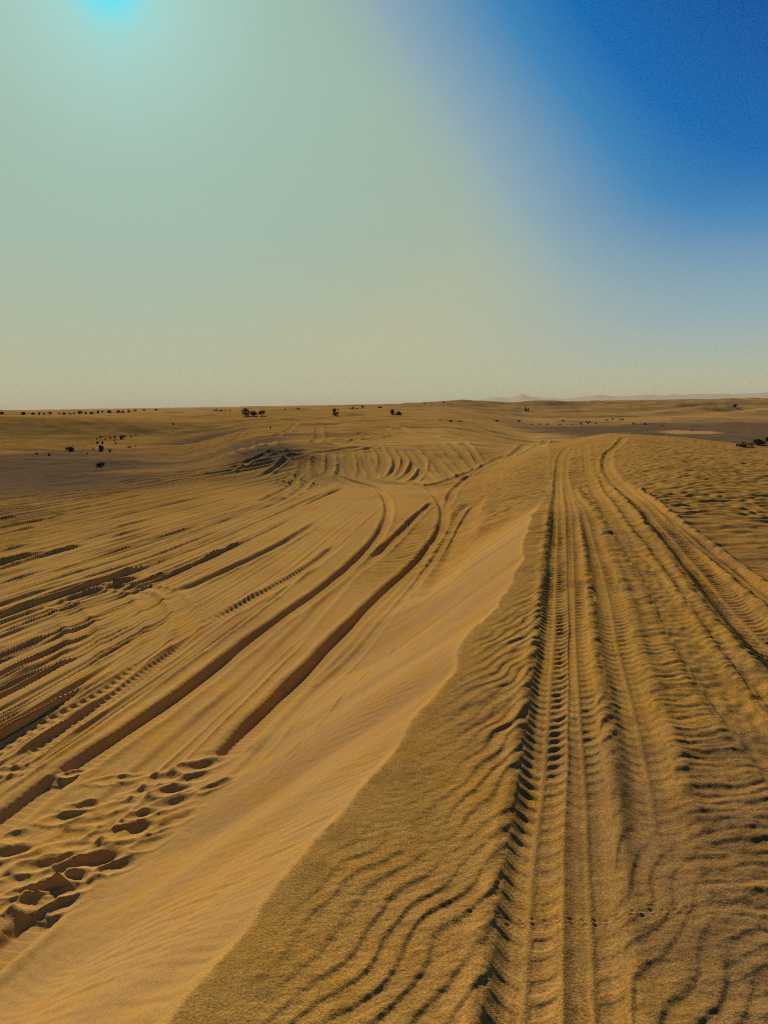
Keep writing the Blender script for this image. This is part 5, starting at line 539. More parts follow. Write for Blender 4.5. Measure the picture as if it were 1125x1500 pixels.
 ([(-1.474, 6.643), (-1.113, 8.234), (-0.824, 9.385), (-0.477, 10.888), (0.079, 13.076), (0.676, 15.246), (1.265, 17.902), (1.644, 20.854), (1.822, 24.749), (1.621, 29.432), (0.797, 31.855)], 0.145, 0.090, 0.020, 'rut', 1.00, (0.12, 1.0)),
 ([(-3.462, 0.246), (-2.956, 1.921), (-2.449, 3.596), (-2.317, 4.032), (-2.237, 4.279), (-2.151, 4.585)], 0.140, 0.050, 0.015, 'rut', 1.00, (0.1, 0.1)),
 ([(-1.421, 5.609), (-1.091, 6.587), (-0.732, 8.224), (-0.230, 9.866), (0.401, 12.460), (1.253, 16.121), (1.788, 19.026), (2.534, 22.300)], 0.090, 0.014, 0.012, 'plain', 0.70, (1, 1)),
 ([(-1.053, 5.092), (-0.690, 5.796), (-0.307, 7.166), (0.307, 9.692)], 0.050, 0.010, 0.008, 'plain', 0.60, (1, 1)),
 ([(-3.552, 35.277), (-2.472, 34.400), (-1.222, 33.233), (-0.050, 31.388), (1.022, 30.210)], 0.160, 0.030, 0.050, 'plain', 1.00, (0.5, 0.5)),
 ([(-3.607, 34.562), (-2.453, 33.207), (-1.280, 30.853), (-0.438, 29.106)], 0.160, 0.030, 0.050, 'plain', 1.00, (0.5, 0.5)),
 ([(-3.537, 34.790), (-3.420, 32.911), (-3.078, 31.078)], 0.202, 0.028, 0.046, 'plain', 0.90, (1.6, 1.2)),
 ([(-2.970, 36.190), (-2.847, 33.768), (-2.313, 31.982)], 0.233, 0.034, 0.057, 'plain', 0.90, (1.6, 1.2)),
 ([(-2.537, 36.869), (-2.325, 33.979), (-2.426, 31.974)], 0.197, 0.045, 0.031, 'plain', 0.90, (1.6, 1.2)),
 ([(-2.085, 36.897), (-1.809, 34.485), (-1.810, 32.095)], 0.186, 0.034, 0.052, 'plain', 0.90, (1.6, 1.2)),
 ([(-1.642, 38.004), (-1.460, 34.895), (-1.179, 31.923)], 0.237, 0.036, 0.044, 'plain', 0.90, (1.6, 1.2)),
 ([(-1.248, 38.259), (-0.972, 35.088), (-0.894, 31.812)], 0.203, 0.033, 0.051, 'plain', 0.90, (1.6, 1.2)),
 ([(-0.790, 39.000), (-0.481, 35.541), (-0.442, 31.702)], 0.235, 0.020, 0.040, 'plain', 0.90, (1.6, 1.2)),
 ([(-0.314, 39.698), (0.024, 36.312), (-0.163, 32.430)], 0.228, 0.021, 0.054, 'plain', 0.90, (1.6, 1.2)),
 ([(0.178, 40.050), (0.550, 37.092), (0.571, 34.833), (0.122, 32.146)], 0.143, 0.036, 0.054, 'plain', 0.90, (1.6, 1.2)),
 ([(0.672, 40.045), (1.001, 36.850), (0.800, 34.178), (0.345, 31.823)], 0.164, 0.030, 0.037, 'plain', 0.90, (1.6, 1.2)),
 ([(1.017, 39.787), (1.498, 36.327), (1.143, 33.614), (0.563, 31.422)], 0.210, 0.033, 0.048, 'plain', 0.90, (1.6, 1.2)),
 ([(1.377, 40.027), (1.830, 36.541), (1.620, 33.637), (1.047, 30.939)], 0.173, 0.035, 0.059, 'plain', 0.90, (1.6, 1.2)),
 ([(1.894, 40.512), (2.498, 35.953), (2.774, 31.864)], 0.218, 0.044, 0.037, 'plain', 0.90, (1.6, 1.2)),
 ([(2.096, 39.000), (2.755, 34.422), (2.953, 31.368)], 0.192, 0.030, 0.040, 'plain', 0.90, (1.6, 1.2)),
 ([(2.883, 41.384), (3.463, 36.747), (3.779, 33.251)], 0.220, 0.024, 0.047, 'plain', 0.90, (1.6, 1.2)),
 ([(3.522, 42.501), (4.052, 37.393), (4.259, 34.269)], 0.217, 0.043, 0.031, 'plain', 0.90, (1.6, 1.2)),
 ([(4.333, 42.750), (4.528, 38.059), (4.484, 35.577)], 0.167, 0.032, 0.058, 'plain', 0.90, (1.6, 1.2)),
 ([(1.274, 37.214), (1.775, 34.313), (2.168, 31.273)], 0.156, 0.041, 0.042, 'plain', 0.90, (1.6, 1.2)),
 ([(-0.965, 37.600), (-0.717, 34.655), (-0.276, 32.064)], 0.195, 0.043, 0.032, 'plain', 0.90, (1.6, 1.2)),
 ([(-1.958, 36.305), (-1.529, 33.556), (-1.403, 31.874)], 0.173, 0.024, 0.034, 'plain', 0.90, (1.6, 1.2)),
 ([(-4.093, 32.709), (-3.488, 31.313), (-2.451, 30.089)], 0.158, 0.061, 0.042, 'plain', 0.90, (0.8, 0.8)),
 ([(-4.532, 31.662), (-3.528, 30.174)], 0.147, 0.064, 0.040, 'plain', 0.90, (0.8, 0.8)),
 ([(-4.125, 35.711), (-4.490, 33.589), (-5.085, 31.619)], 0.149, 0.065, 0.046, 'plain', 0.90, (0.8, 0.8)),
 ([(-3.531, 32.858), (-3.664, 30.196), (-4.174, 25.759)], 0.153, 0.068, 0.046, 'plain', 0.90, (0.8, 0.8)),
 ([(-3.008, 31.843), (-3.225, 27.494), (-3.690, 24.041)], 0.154, 0.040, 0.047, 'plain', 0.90, (0.8, 0.8)),
 ([(-4.844, 36.451), (-5.395, 34.729), (-6.710, 32.785)], 0.190, 0.043, 0.045, 'plain', 0.90, (0.8, 0.8)),
 ([(1.014, 29.983), (2.100, 30.307), (3.186, 32.602), (4.210, 34.362), (5.480, 36.783), (7.195, 40.017), (14.215, 67.520)], 0.280, 0.050, 0.050, 'plain', 1.00, (0.5, 0.5)),
 ([(1.916, 23.227), (2.653, 28.191), (3.718, 32.712), (4.761, 35.769)], 0.160, 0.060, 0.030, 'plain', 1.00, (0.5, 0.5)),
 ([(-15.723, 85.288), (-10.322, 83.941), (-5.904, 74.449), (-0.026, 71.650), (1.954, 56.473), (3.536, 50.724)], 0.450, 0.080, 0.100, 'plain', 0.80, (2, 2)),
 ([(-7.575, 55.355), (-7.886, 66.315), (-8.879, 84.213)], 0.300, 0.070, 0.090, 'plain', 0.80, (2, 2)),
 ([(-3.618, 38.839), (-4.456, 54.716), (-5.608, 67.650)], 0.300, 0.070, 0.090, 'plain', 0.80, (2, 2)),
 ([(-12.281, 60.466), (-12.133, 66.185), (-13.523, 76.859)], 0.300, 0.070, 0.090, 'plain', 0.80, (2, 2)),
 ([(-3.332, 36.993), (-4.976, 36.340), (-10.565, 57.568)], 0.240, 0.043, 0.051, 'plain', 0.70, (1.5, 1.5)),
 ([(-3.963, 35.594), (-2.709, 36.764), (-1.418, 39.426)], 0.138, 0.064, 0.057, 'plain', 0.70, (1.5, 1.5)),
 ([(-12.205, 56.421), (-6.668, 38.136), (-5.016, 37.611)], 0.160, 0.034, 0.038, 'plain', 0.70, (1.5, 1.5)),
 ([(-3.430, 37.981), (-1.841, 41.863), (0.111, 45.985)], 0.234, 0.036, 0.032, 'plain', 0.70, (1.5, 1.5)),
 ([(-4.807, 50.877), (-2.787, 52.198), (-0.724, 59.265)], 0.234, 0.046, 0.043, 'plain', 0.70, (1.5, 1.5)),
 ([(-20.014, 75.227), (-18.152, 75.698), (-16.188, 75.843)], 0.189, 0.058, 0.034, 'plain', 0.70, (1.5, 1.5)),
 ([(-10.322, 56.722), (-8.179, 52.975), (-6.782, 53.512)], 0.157, 0.065, 0.049, 'plain', 0.70, (1.5, 1.5)),
 ([(-8.144, 51.105), (-13.508, 64.550), (-20.343, 78.547)], 0.232, 0.040, 0.038, 'plain', 0.70, (1.5, 1.5)),
 ([(-16.850, 67.629), (-12.111, 59.248), (-9.034, 56.649)], 0.183, 0.045, 0.055, 'plain', 0.70, (1.5, 1.5)),
 ([(-2.666, 43.267), (-1.845, 46.589), (-0.941, 53.661)], 0.206, 0.042, 0.045, 'plain', 0.70, (1.5, 1.5)),
 ([(-12.006, 58.499), (-17.719, 74.110), (-21.625, 79.268)], 0.182, 0.069, 0.034, 'plain', 0.70, (1.5, 1.5)),
 ([(-2.093, 38.126), (-0.263, 40.760), (1.691, 40.369)], 0.230, 0.063, 0.041, 'plain', 0.70, (1.5, 1.5)),
 ([(-3.600, 47.018), (-1.577, 48.573), (0.607, 52.138)], 0.224, 0.059, 0.033, 'plain', 0.70, (1.5, 1.5)),
 ([(-1.925, 46.821), (-0.504, 49.026), (1.151, 55.859)], 0.243, 0.055, 0.041, 'plain', 0.70, (1.5, 1.5)),
 ([(-19.354, 78.169), (-16.000, 75.584), (-12.850, 73.189)], 0.174, 0.044, 0.043, 'plain', 0.70, (1.5, 1.5)),
 ([(-12.698, 54.409), (-7.201, 36.964), (-5.578, 35.697)], 0.161, 0.050, 0.043, 'plain', 0.70, (1.5, 1.5)),
 ([(-1.606, 39.171), (-0.646, 40.196), (0.388, 43.620)], 0.222, 0.066, 0.037, 'plain', 0.70, (1.5, 1.5)),
 ([(-3.373, 38.227), (-2.193, 42.430), (-0.685, 45.349)], 0.207, 0.058, 0.041, 'plain', 0.70, (1.5, 1.5)),
 ([(-2.057, 37.085), (-1.044, 38.458), (0.049, 40.455)], 0.149, 0.032, 0.045, 'plain', 0.70, (1.5, 1.5)),
 ([(-17.135, 64.460), (-13.453, 59.505), (-9.869, 52.961)], 0.144, 0.037, 0.054, 'plain', 0.70, (1.5, 1.5)),
 ([(-5.968, 35.911), (-10.488, 53.536), (-14.801, 65.640)], 0.171, 0.052, 0.036, 'plain', 0.70, (1.5, 1.5)),
 ([(-1.623, 38.293), (-0.235, 39.302), (1.246, 40.896)], 0.150, 0.064, 0.030, 'plain', 0.70, (1.5, 1.5)),
 ([(-5.939, 35.272), (-4.382, 35.590), (-2.900, 37.264)], 0.212, 0.042, 0.052, 'plain', 0.70, (1.5, 1.5)),
 ([(-7.183, 37.648), (-14.283, 62.541), (-18.724, 70.381)], 0.248, 0.030, 0.056, 'plain', 0.70, (1.5, 1.5)),
 ([(-18.505, 69.405), (-15.488, 65.829), (-12.608, 61.840)], 0.222, 0.052, 0.053, 'plain', 0.70, (1.5, 1.5)),
 ([(-8.941, 56.956), (-6.270, 55.873), (-3.745, 55.465)], 0.154, 0.057, 0.053, 'plain', 0.70, (1.5, 1.5)),
 ([(5.016, 20.471), (3.646, 14.237), (2.809, 10.362), (2.301, 8.082), (1.972, 6.629), (1.684, 5.468), (1.504, 4.653), (1.329, 3.864), (1.169, 3.226), (0.997, 2.631), (0.907, 2.336)], 0.125, 0.022, 0.016, 'chev2', 0.90, (0.6, 1.3)),
 ([(9.420, 36.121), (6.746, 25.549), (4.714, 16.786), (3.558, 12.112), (3.097, 9.769), (2.729, 7.948), (2.475, 6.675), (2.248, 5.745), (2.059, 4.733), (1.965, 4.100), (1.886, 3.532), (1.337, -0.430), (0.787, -4.392)], 0.120, 0.012, 0.012, 'lumps', 0.80, (0.5, 0.5)),
 ([(6.632, 23.528), (3.964, 12.617), (3.317, 9.321), (2.802, 6.952), (2.502, 5.546), (2.274, 4.378), (1.509, 0.451), (0.745, -3.475)], 0.100, 0.010, 0.012, 'lumps', 0.60, (0.5, 0.5)),
 ([(5.604, 17.384), (4.389, 12.231), (4.041, 10.285), (3.806, 8.813), (3.593, 7.690), (3.323, 6.255), (2.584, 2.324), (1.844, -1.607)], 0.110, 0.035, 0.035, 'chev2', 1.00, (0.8, 0.2)),
 ([(11.136, 35.630), (9.420, 31.074), (8.292, 28.403), (7.287, 25.160), (6.302, 21.277), (5.364, 16.868), (4.123, 11.748), (3.711, 9.747), (3.349, 8.153), (3.068, 6.984), (2.864, 6.097), (2.768, 5.618), (2.582, 4.574), (1.880, 0.636), (1.177, -3.301)], 0.170, 0.040, 0.035, 'chev', 1.00, (0.6, 0.2)),
 ([(8.126, 33.518), (6.835, 28.903), (5.657, 24.067), (4.293, 17.824), (2.559, 10.399), (1.856, 7.429), (1.472, 5.841), (1.202, 4.677), (1.004, 3.799), (0.879, 3.241), (0.781, 2.842), (0.676, 2.391), (0.563, 1.926), (0.458, 1.496), (0.042, -0.204), (-0.374, -1.904)], 0.098, 0.018, 0.012, 'chev2', 0.90, (0.6, 1.4)),
 ([(8.639, 36.172), (7.293, 31.683), (5.805, 25.576), (4.150, 18.312), (2.358, 10.418), (1.682, 7.460), (1.317, 5.862), (1.032, 4.686), (0.821, 3.808), (0.682, 3.246), (0.574, 2.846), (0.467, 2.396), (0.361, 1.931), (0.264, 1.501), (-0.121, -0.206), (-0.506, -1.913)], 0.112, 0.028, 0.020, 'chev', 1.00, (0.6, 0.2)),
]
FOOTPRINTS = [
 (-2.774, 6.421, 0.24, 0.13, 0.070, 10),
 (-3.305, 6.478, 0.26, 0.12, 0.060, 20),
 (-2.370, 6.242, 0.26, 0.10, 0.035, 25),
 (-2.203, 6.303, 0.20, 0.09, 0.035, 15),
 (-1.929, 6.271, 0.28, 0.13, 0.050, 20),
 (-1.638, 6.490, 0.34, 0.17, 0.090, 5),
 (-1.651, 6.215, 0.24, 0.13, 0.040, 10),
 (-1.381, 5.973, 0.26, 0.13, 0.060, 20),
 (-1.759, 6.052, 0.27, 0.13, 0.080, 10),
 (-1.726, 5.803, 0.28, 0.14, 0.070, 15),
 (-1.915, 5.671, 0.20, 0.10, 0.050, 0),
 (-1.596, 5.502, 0.28, 0.14, 0.050, 25),
 (-2.435, 5.830, 0.22, 0.11, 0.060, 15),
 (-2.517, 5.641, 0.26, 0.11, 0.050, 15),
 (-2.277, 5.593, 0.24, 0.12, 0.050, 30),
 (-2.156, 5.830, 0.24, 0.12, 0.050, 10),
 (-1.907, 5.425, 0.30, 0.16, 0.090, 0),
 (-1.708, 5.209, 0.24, 0.12, 0.040, 10),
 (-2.315, 5.264, 0.24, 0.13, 0.050, 10),
 (-2.421, 5.027, 0.28, 0.12, 0.070, 15),
 (-2.164, 4.955, 0.26, 0.14, 0.080, 5),
 (-2.090, 4.884, 0.20, 0.12, 0.090, 0),
 (-2.037, 5.060, 0.25, 0.15, 0.100, 0),
 (-1.876, 4.956, 0.20, 0.12, 0.050, 10),
 (-2.723, 5.180, 0.26, 0.12, 0.070, 15),
 (-2.230, 4.647, 0.28, 0.15, 0.090, 5),
 (-2.136, 4.734, 0.24, 0.13, 0.060, 25),
 (-2.094, 4.556, 0.18, 0.10, 0.060, 0),
 (-2.484, 4.833, 0.24, 0.10, 0.040, 20),
 (-2.353, 4.733, 0.30, 0.07, 0.050, 20),
 (-2.804, 5.382, 0.24, 0.12, 0.050, 25),
 (-2.482, 4.562, 0.16, 0.10, 0.040, 0),
 (-2.064, 6.047, 0.22, 0.10, 0.035, 20),
 (-2.096, 5.409, 0.22, 0.11, 0.035, 10),
 (-1.720, 5.441, 0.20, 0.10, 0.035, 10),
]
TRAIL = [(0.279, 2.462), (0.395, 2.446), (0.534, 2.436), (0.648, 2.424), (0.766, 2.430), (0.889, 2.449), (1.034, 2.457)]
SHRUBS = [
 (-66.64, 136.61, 1.21, 0.40, 'dome', 'shrub', 'dark shrub on the skyline behind the left dune, first from the left edge', 'shrub', 'shrubs along the left skyline', 1),
 (-62.67, 136.28, 1.32, 0.53, 'dome', 'shrub', 'dark shrub on the skyline behind the left dune, second from the left edge', 'shrub', 'shrubs along the left skyline', 1),
 (-60.87, 136.00, 1.05, 0.53, 'dome', 'shrub', 'dark shrub on the skyline behind the left dune, third from the left edge', 'shrub', 'shrubs along the left skyline', 0),
 (-59.58, 135.48, 0.91, 0.52, 'dome', 'shrub', 'dark shrub on the skyline behind the left dune, fourth from the left edge', 'shrub', 'shrubs along the left skyline', 0),
 (-58.50, 134.86, 0.78, 0.39, 'dome', 'shrub', 'dark shrub on the skyline behind the left dune, fifth from the left edge', 'shrub', 'shrubs along the left skyline', 0),
 (-57.99, 136.17, 1.05, 0.52, 'dome', 'shrub', 'dark shrub on the skyline behind the left dune, sixth from the left edge', 'shrub', 'shrubs along the left skyline', 0),
 (-56.66, 136.72, 0.78, 0.39, 'dome', 'shrub', 'dark shrub on the skyline behind the left dune, seventh from the left edge', 'shrub', 'shrubs along the left skyline', 0),
 (-55.19, 135.17, 1.03, 0.52, 'dome', 'shrub', 'dark shrub on the skyline behind the left dune, eighth from the left edge', 'shrub', 'shrubs along the left skyline', 0),
 (-54.65, 136.47, 0.91, 0.39, 'dome', 'shrub', 'dark shrub on the skyline behind the left dune, ninth from the left edge', 'shrub', 'shrubs along the left skyline', 0),
 (-54.39, 137.64, 0.65, 0.39, 'dome', 'shrub', 'dark shrub on the skyline behind the left dune, tenth from the left edge', 'shrub', 'shrubs along the left skyline', 0),
 (-52.84, 136.10, 1.16, 0.64, 'dome', 'shrub', 'dark shrub on the skyline behind the left dune, eleventh from the left edge', 'shrub', 'shrubs along the left skyline', 1),
 (-52.26, 137.40, 0.91, 0.39, 'dome', 'shrub', 'dark shrub on the skyline behind the left dune, twelfth from the left edge', 'shrub', 'shrubs along the left skyline', 0),
 (-51.31, 137.75, 1.17, 0.39, 'dome', 'shrub', 'dark shrub on the skyline behind the left dune, thirteenth from the left edge', 'shrub', 'shrubs along the left skyline', 1),
 (-50.60, 139.08, 0.91, 0.52, 'dome', 'shrub', 'dark shrub on the skyline behind the left dune, fourteenth from the left edge', 'shrub', 'shrubs along the left skyline', 0),
 (-50.28, 140.26, 0.79, 0.39, 'dome', 'shrub', 'dark shrub on the skyline behind the left dune, fifteenth from the left edge', 'shrub', 'shrubs along the left skyline', 0),
 (-48.86, 139.70, 1.18, 0.52, 'dome', 'shrub', 'dark shrub on the skyline behind the left dune, sixteenth from the left edge', 'shrub', 'shrubs along the left skyline', 1),
 (-47.13, 139.24, 1.04, 0.78, 'dome', 'shrub', 'dark shrub on the skyline behind the left dune, seventeenth from the left edge', 'shrub', 'shrubs along the left skyline', 0),
 (-46.68, 140.45, 0.78, 0.65, 'dome', 'shrub', 'dark shrub on the skyline behind the left dune, eighteenth from the left edge', 'shrub', 'shrubs along the left skyline', 0),
 (-46.41, 142.64, 0.93, 0.40, 'dome', 'shrub', 'dark shrub on the skyline behind the left dune, nineteenth from the left edge', 'shrub', 'shrubs along the left skyline', 0),
 (-45.88, 144.91, 0.80, 0.40, 'dome', 'shrub', 'dark shrub on the skyline behind the left dune, twentieth from the left edge', 'shrub', 'shrubs along the left skyline', 0),
 (-46.72, 153.03, 0.85, 0.56, 'dome', 'shrub', 'dark shrub on the skyline behind the left dune, twenty-first from the left edge', 'shrub', 'shrubs along the left skyline', 0),
 (-44.51, 153.68, 1.13, 0.56, 'dome', 'shrub', 'dark shrub on the skyline behind the left dune, twenty-second from the left edge', 'shrub', 'shrubs along the left skyline', 0),
 (-43.59, 160.18, 0.88, 0.44, 'dome', 'shrub', 'dark shrub on the skyline behind the left dune, twenty-third from the left edge', 'shrub', 'shrubs along the left skyline', 0),
 (-42.67, 160.42, 0.88, 0.29, 'dome', 'shrub', 'dark shrub on the skyline behind the left dune, twenty-fourth from the left edge', 'shrub', 'shrubs along the left skyline', 0),
 (-41.85, 162.70, 1.04, 0.30, 'dome', 'shrub', 'dark shrub on the skyline behind the left dune, twenty-fifth from the left edge', 'shrub', 'shrubs along the left skyline', 0),
 (-39.84, 163.21, 1.48, 0.30, 'dome', 'shrub', 'dark shrub on the skyline behind the left dune, twenty-sixth from the left edge', 'shrub', 'shrubs along the left skyline', 1),
 (-31.34, 146.69, 0.93, 0.79, 'tree', 'tree', 'squat skyline tree, left one of the touching pair left of the tallest trees', 'tree', 'trees on the middle skyline', 0),
 (-30.47, 146.87, 0.93, 0.66, 'tree', 'tree', 'squat skyline tree, right one of the touching pair left of the tallest trees', 'tree', 'trees on the middle skyline', 0),
 (-30.00, 149.01, 0.67, 0.40, 'dome', 'shrub', 'tiny dark bush between the touching pair and the paler brown bush on the skyline', 'shrub', 'trees on the middle skyline', 0),
 (-28.74, 147.22, 0.93, 0.66, 'sparse', 'shrub', 'paler brown thin bush on the skyline just left of the three big trees', 'shrub', 'trees on the middle skyline', 0),
 (-18.17, 103.66, 1.11, 1.11, 'tree', 'tree', 'tallest dark tree on the skyline, leftmost of three standing together', 'tree', 'trees on the middle skyline', 1),
 (-17.11, 103.30, 1.11, 0.83, 'tree', 'tree', 'broad dark tree in the middle of three standing together on the skyline', 'tree', 'trees on the middle skyline', 1),
 (-15.90, 103.10, 1.01, 0.83, 'stem', 'tree', 'dark tree with a bare trunk showing, rightmost of three together on the skyline', 'tree', 'trees on the middle skyline', 1),
 (-20.56, 148.58, 0.66, 0.40, 'dome', 'shrub', 'tiny dark bush just right of the tree with the bare trunk', 'shrub', 'trees on the middle skyline', 0),
 (-18.52, 148.85, 0.66, 0.53, 'dome', 'shrub', 'small bush midway between the three trees and the round dark bush', 'shrub', 'trees on the middle skyline', 0),
 (-15.00, 139.19, 0.99, 0.74, 'dome', 'shrub', 'round dark bush alone on the skyline above the churned sand bank', 'shrub', 'trees on the middle skyline', 0),
 (-6.17, 101.92, 0.99, 0.99, 'tree', 'tree', 'large dark tree alone on the skyline, ragged on its right side', 'tree', 'trees on the middle skyline', 1),
 (-5.41, 139.90, 0.74, 0.86, 'tree', 'tree', 'narrow dark tree starting the short row right of the large lone tree', 'tree', 'trees on the middle skyline', 0),
 (-4.84, 144.92, 0.90, 0.64, 'dome', 'shrub', 'low bush touching the narrow tree on its right side', 'shrub', 'trees on the middle skyline', 0),
 (-3.82, 149.95, 0.79, 0.53, 'dome', 'shrub', 'small round bush at the right end of the short row beside the narrow tree', 'shrub', 'trees on the middle skyline', 0),
 (-0.41, 150.00, 1.19, 0.66, 'dome', 'shrub', 'flat topped bush left of the long dark thicket on the skyline', 'shrub', 'trees on the middle skyline', 1),
 (1.31, 101.21, 0.80, 0.80, 'dome', 'tree', 'taller left half of the long dark thicket sloping down to the right', 'tree', 'trees on the middle skyline', 1),
 (2.06, 98.93, 1.14, 0.52, 'dome', 'shrub', 'lower right half of the long dark thicket sloping down to the right', 'shrub', 'trees on the middle skyline', 1),
 (9.20, 169.75, 0.75, 0.45, 'dome', 'shrub', 'small dark shrub on the dune top right of the long thicket', 'shrub', 'small shrubs on the middle dunes', 0),
 (10.83, 169.65, 0.45, 0.45, 'dome', 'shrub', 'tiniest shrub on the dune top, between two others right of the thicket', 'shrub', 'small shrubs on the middle dunes', 0),
 (13.34, 169.48, 0.60, 0.45, 'dome', 'shrub', 'tiny shrub on the dune top, rightmost of three right of the thicket', 'shrub', 'small shrubs on the middle dunes', 0),
 (6.02, 81.02, 0.36, 0.14, 'flat', 'shrub', 'thin flat shrub at the left end of the row behind the hump', 'shrub', 'small shrubs on the middle dunes', 0),
 (6.80, 77.84, 0.55, 0.28, 'dome', 'shrub', 'rounded dark shrub behind the hump, biggest of the first three', 'shrub', 'small shrubs on the middle dunes', 0),
 (8.23, 82.59, 0.51, 0.15, 'flat', 'shrub', 'flat dark shrub behind the hump, right of the rounded one', 'shrub', 'small shrubs on the middle dunes', 0),
 (15.58, 105.96, 0.66, 0.28, 'dome', 'shrub', 'dark oval shrub alone behind the crest of the near dune', 'shrub', 'small shrubs on the middle dunes', 0),
 (19.77, 112.90, 0.81, 0.40, 'lean', 'shrub', 'dark shrub with a branch leaning left, behind the crest of the near dune', 'shrub', 'small shrubs on the middle dunes', 0),
 (28.88, 155.64, 1.12, 0.98, 'sprig', 'shrub', 'upright bare twigged shrub in front of the hazy mountains', 'shrub', 'small shrubs on the middle dunes', 0),
 (27.43, 118.15, 0.64, 0.32, 'dome', 'shrub', 'oval dark shrub behind the dune, above the head of the wheel tracks', 'shrub', 'small shrubs on the middle dunes', 0),
 (21.24, 110.75, 0.50, 0.20, 'flat', 'shrub', 'tiny low shrub at the left tip of the dark gravel flat', 'shrub', 'shrubs along the dark gravel flat', 0),
 (22.36, 110.96, 0.50, 0.20, 'flat', 'shrub', 'tiny low shrub, second from the left tip of the dark gravel flat', 'shrub', 'shrubs along the dark gravel flat', 0),
 (23.44, 111.03, 0.60, 0.20, 'flat', 'shrub', 'tiny low shrub, third from the left tip of the dark gravel flat', 'shrub', 'shrubs along the dark gravel flat', 0),
 (25.14, 110.36, 0.60, 0.20, 'flat', 'shrub', 'tiny low shrub on the gravel edge under the oval one', 'shrub', 'shrubs along the dark gravel flat', 0),
 (26.66, 109.42, 0.50, 0.20, 'flat', 'shrub', 'tiny low shrub on the gravel edge above the first wheel track head', 'shrub', 'shrubs along the dark gravel flat', 0),
 (28.22, 110.65, 0.50, 0.30, 'dome', 'shrub', 'small dark shrub on the gravel flat above the bright track bend', 'shrub', 'shrubs along the dark gravel flat', 0),
 (29.96, 113.20, 0.83, 0.41, 'lean', 'shrub', 'wind bent dark shrub with a stem to its right on the gravel flat', 'shrub', 'shrubs along the dark gravel flat', 0),
 (30.62, 111.96, 0.51, 0.20, 'flat', 'shrub', 'tiny shrub right beside the wind bent one', 'shrub', 'shrubs along the dark gravel flat', 0),
 (34.15, 118.46, 0.54, 0.22, 'dome', 'shrub', 'small dark shrub left of the long flat one behind the gravel flat', 'shrub', 'shrubs along the dark gravel flat', 0),
 (35.31, 119.58, 0.55, 0.33, 'dome', 'shrub', 'small round shrub touching the long flat one behind the gravel flat', 'shrub', 'shrubs along the dark gravel flat', 0),
 (36.37, 119.26, 1.10, 0.22, 'flat', 'shrub', 'long flat shrub on pale sand behind the gravel flat', 'shrub', 'shrubs along the dark gravel flat', 1),
 (34.85, 107.99, 0.60, 0.30, 'dome', 'shrub', 'dark shrub on the gravel flat, left one of a spaced pair', 'shrub', 'shrubs along the dark gravel flat', 0),
 (36.21, 107.24, 0.60, 0.30, 'dome', 'shrub', 'dark shrub on the gravel flat, right one of a spaced pair', 'shrub', 'shrubs along the dark gravel flat', 0),
 (35.97, 100.03, 0.47, 0.19, 'flat', 'shrub', 'small flat shrub on the gravel flat left of the pale sand island', 'shrub', 'shrubs along the dark gravel flat', 0),
 (34.08, 85.70, 0.33, 0.16, 'flat', 'shrub', 'speck of scrub on the pale sand island in the gravel flat', 'shrub', 'shrubs along the dark gravel flat', 0),
 (71.27, 157.47, 1.22, 0.92, 'dome', 'shrub', 'hazy bush on top of the far right dune', 'shrub', 'shrubs along the dark gravel flat', 0),
 (12.87, 27.48, 0.64, 0.21, 'flat', 'shrub', 'low black sprawling shrub, leftmost of the clump at the right edge', 'shrub', 'black shrubs at the right edge', 1),
 (28.16, 58.18, 1.26, 0.51, 'dome', 'shrub', 'tallest black shrub in the middle of the clump at the right edge', 'shrub', 'black shrubs at the right edge', 1),
 (30.71, 61.69, 0.73, 0.43, 'dome', 'shrub', 'black shrub cut off by the right edge of the photo', 'shrub', 'black shrubs at the right edge', 1),
 (-26.73, 66.28, 0.95, 0.50, 'dome', 'shrub', 'rounded dark shrub alone on the left flat, left of the twin shrubs', 'shrub', 'shrubs on the left flat', 1),
 (-17.62, 48.25, 0.73, 0.41, 'dome', 'shrub', 'biggest dark shrub on the left flat, nearest to the camera', 'shrub', 'shrubs on the left flat', 1),
 (-24.12, 66.33, 0.75, 0.56, 'dome', 'shrub', 'tall dark shrub in the middle of the left flat, left of its twin', 'shrub', 'shrubs on the left flat', 1),
 (-22.79, 64.67, 0.54, 0.36, 'sparse', 'shrub', 'ragged shrub touching the tall one on the left flat', 'shrub', 'shrubs on the left flat', 1),
 (-24.92, 66.60, 0.38, 0.31, 'sparse', 'shrub', 'thin small shrub just left of the tall one on the left flat', 'shrub', 'shrubs on the left flat', 0),
 (-26.14, 60.64, 0.29, 0.29, 'dome', 'shrub', 'small black shrub on the left flat, below and left of the rounded one', 'shrub', 'shrubs on the left flat', 0),
 (-27.63, 61.72, 0.54, 0.30, 'sparse', 'shrub', 'faint dry thin shrub farthest left on the left flat', 'shrub', 'shrubs on the left flat', 1),
 (-23.84, 62.47, 0.24, 0.12, 'flat', 'shrub', 'tiny tuft below and left of the tall shrub on the left flat', 'shrub', 'shrubs on the left flat', 0),
 (-26.39, 78.47, 0.66, 0.37, 'dome', 'shrub', 'darkest shrub in the scatter at the foot of the left dune', 'shrub', 'shrubs on the left flat', 1),
 (-26.36, 79.47, 0.30, 0.15, 'flat', 'shrub', 'tiny tuft behind the darkest shrub in the scatter', 'shrub', 'shrubs on the left flat', 0),
 (-25.67, 79.25, 0.44, 0.22, 'sparse', 'shrub', 'small thin tuft right of the darkest shrub in the scatter', 'shrub', 'shrubs on the left flat', 0),
 (-25.41, 80.00, 0.30, 0.15, 'flat', 'shrub', 'rearmost tuft at the right end of the scatter by the left dune', 'shrub', 'shrubs on the left flat', 0),
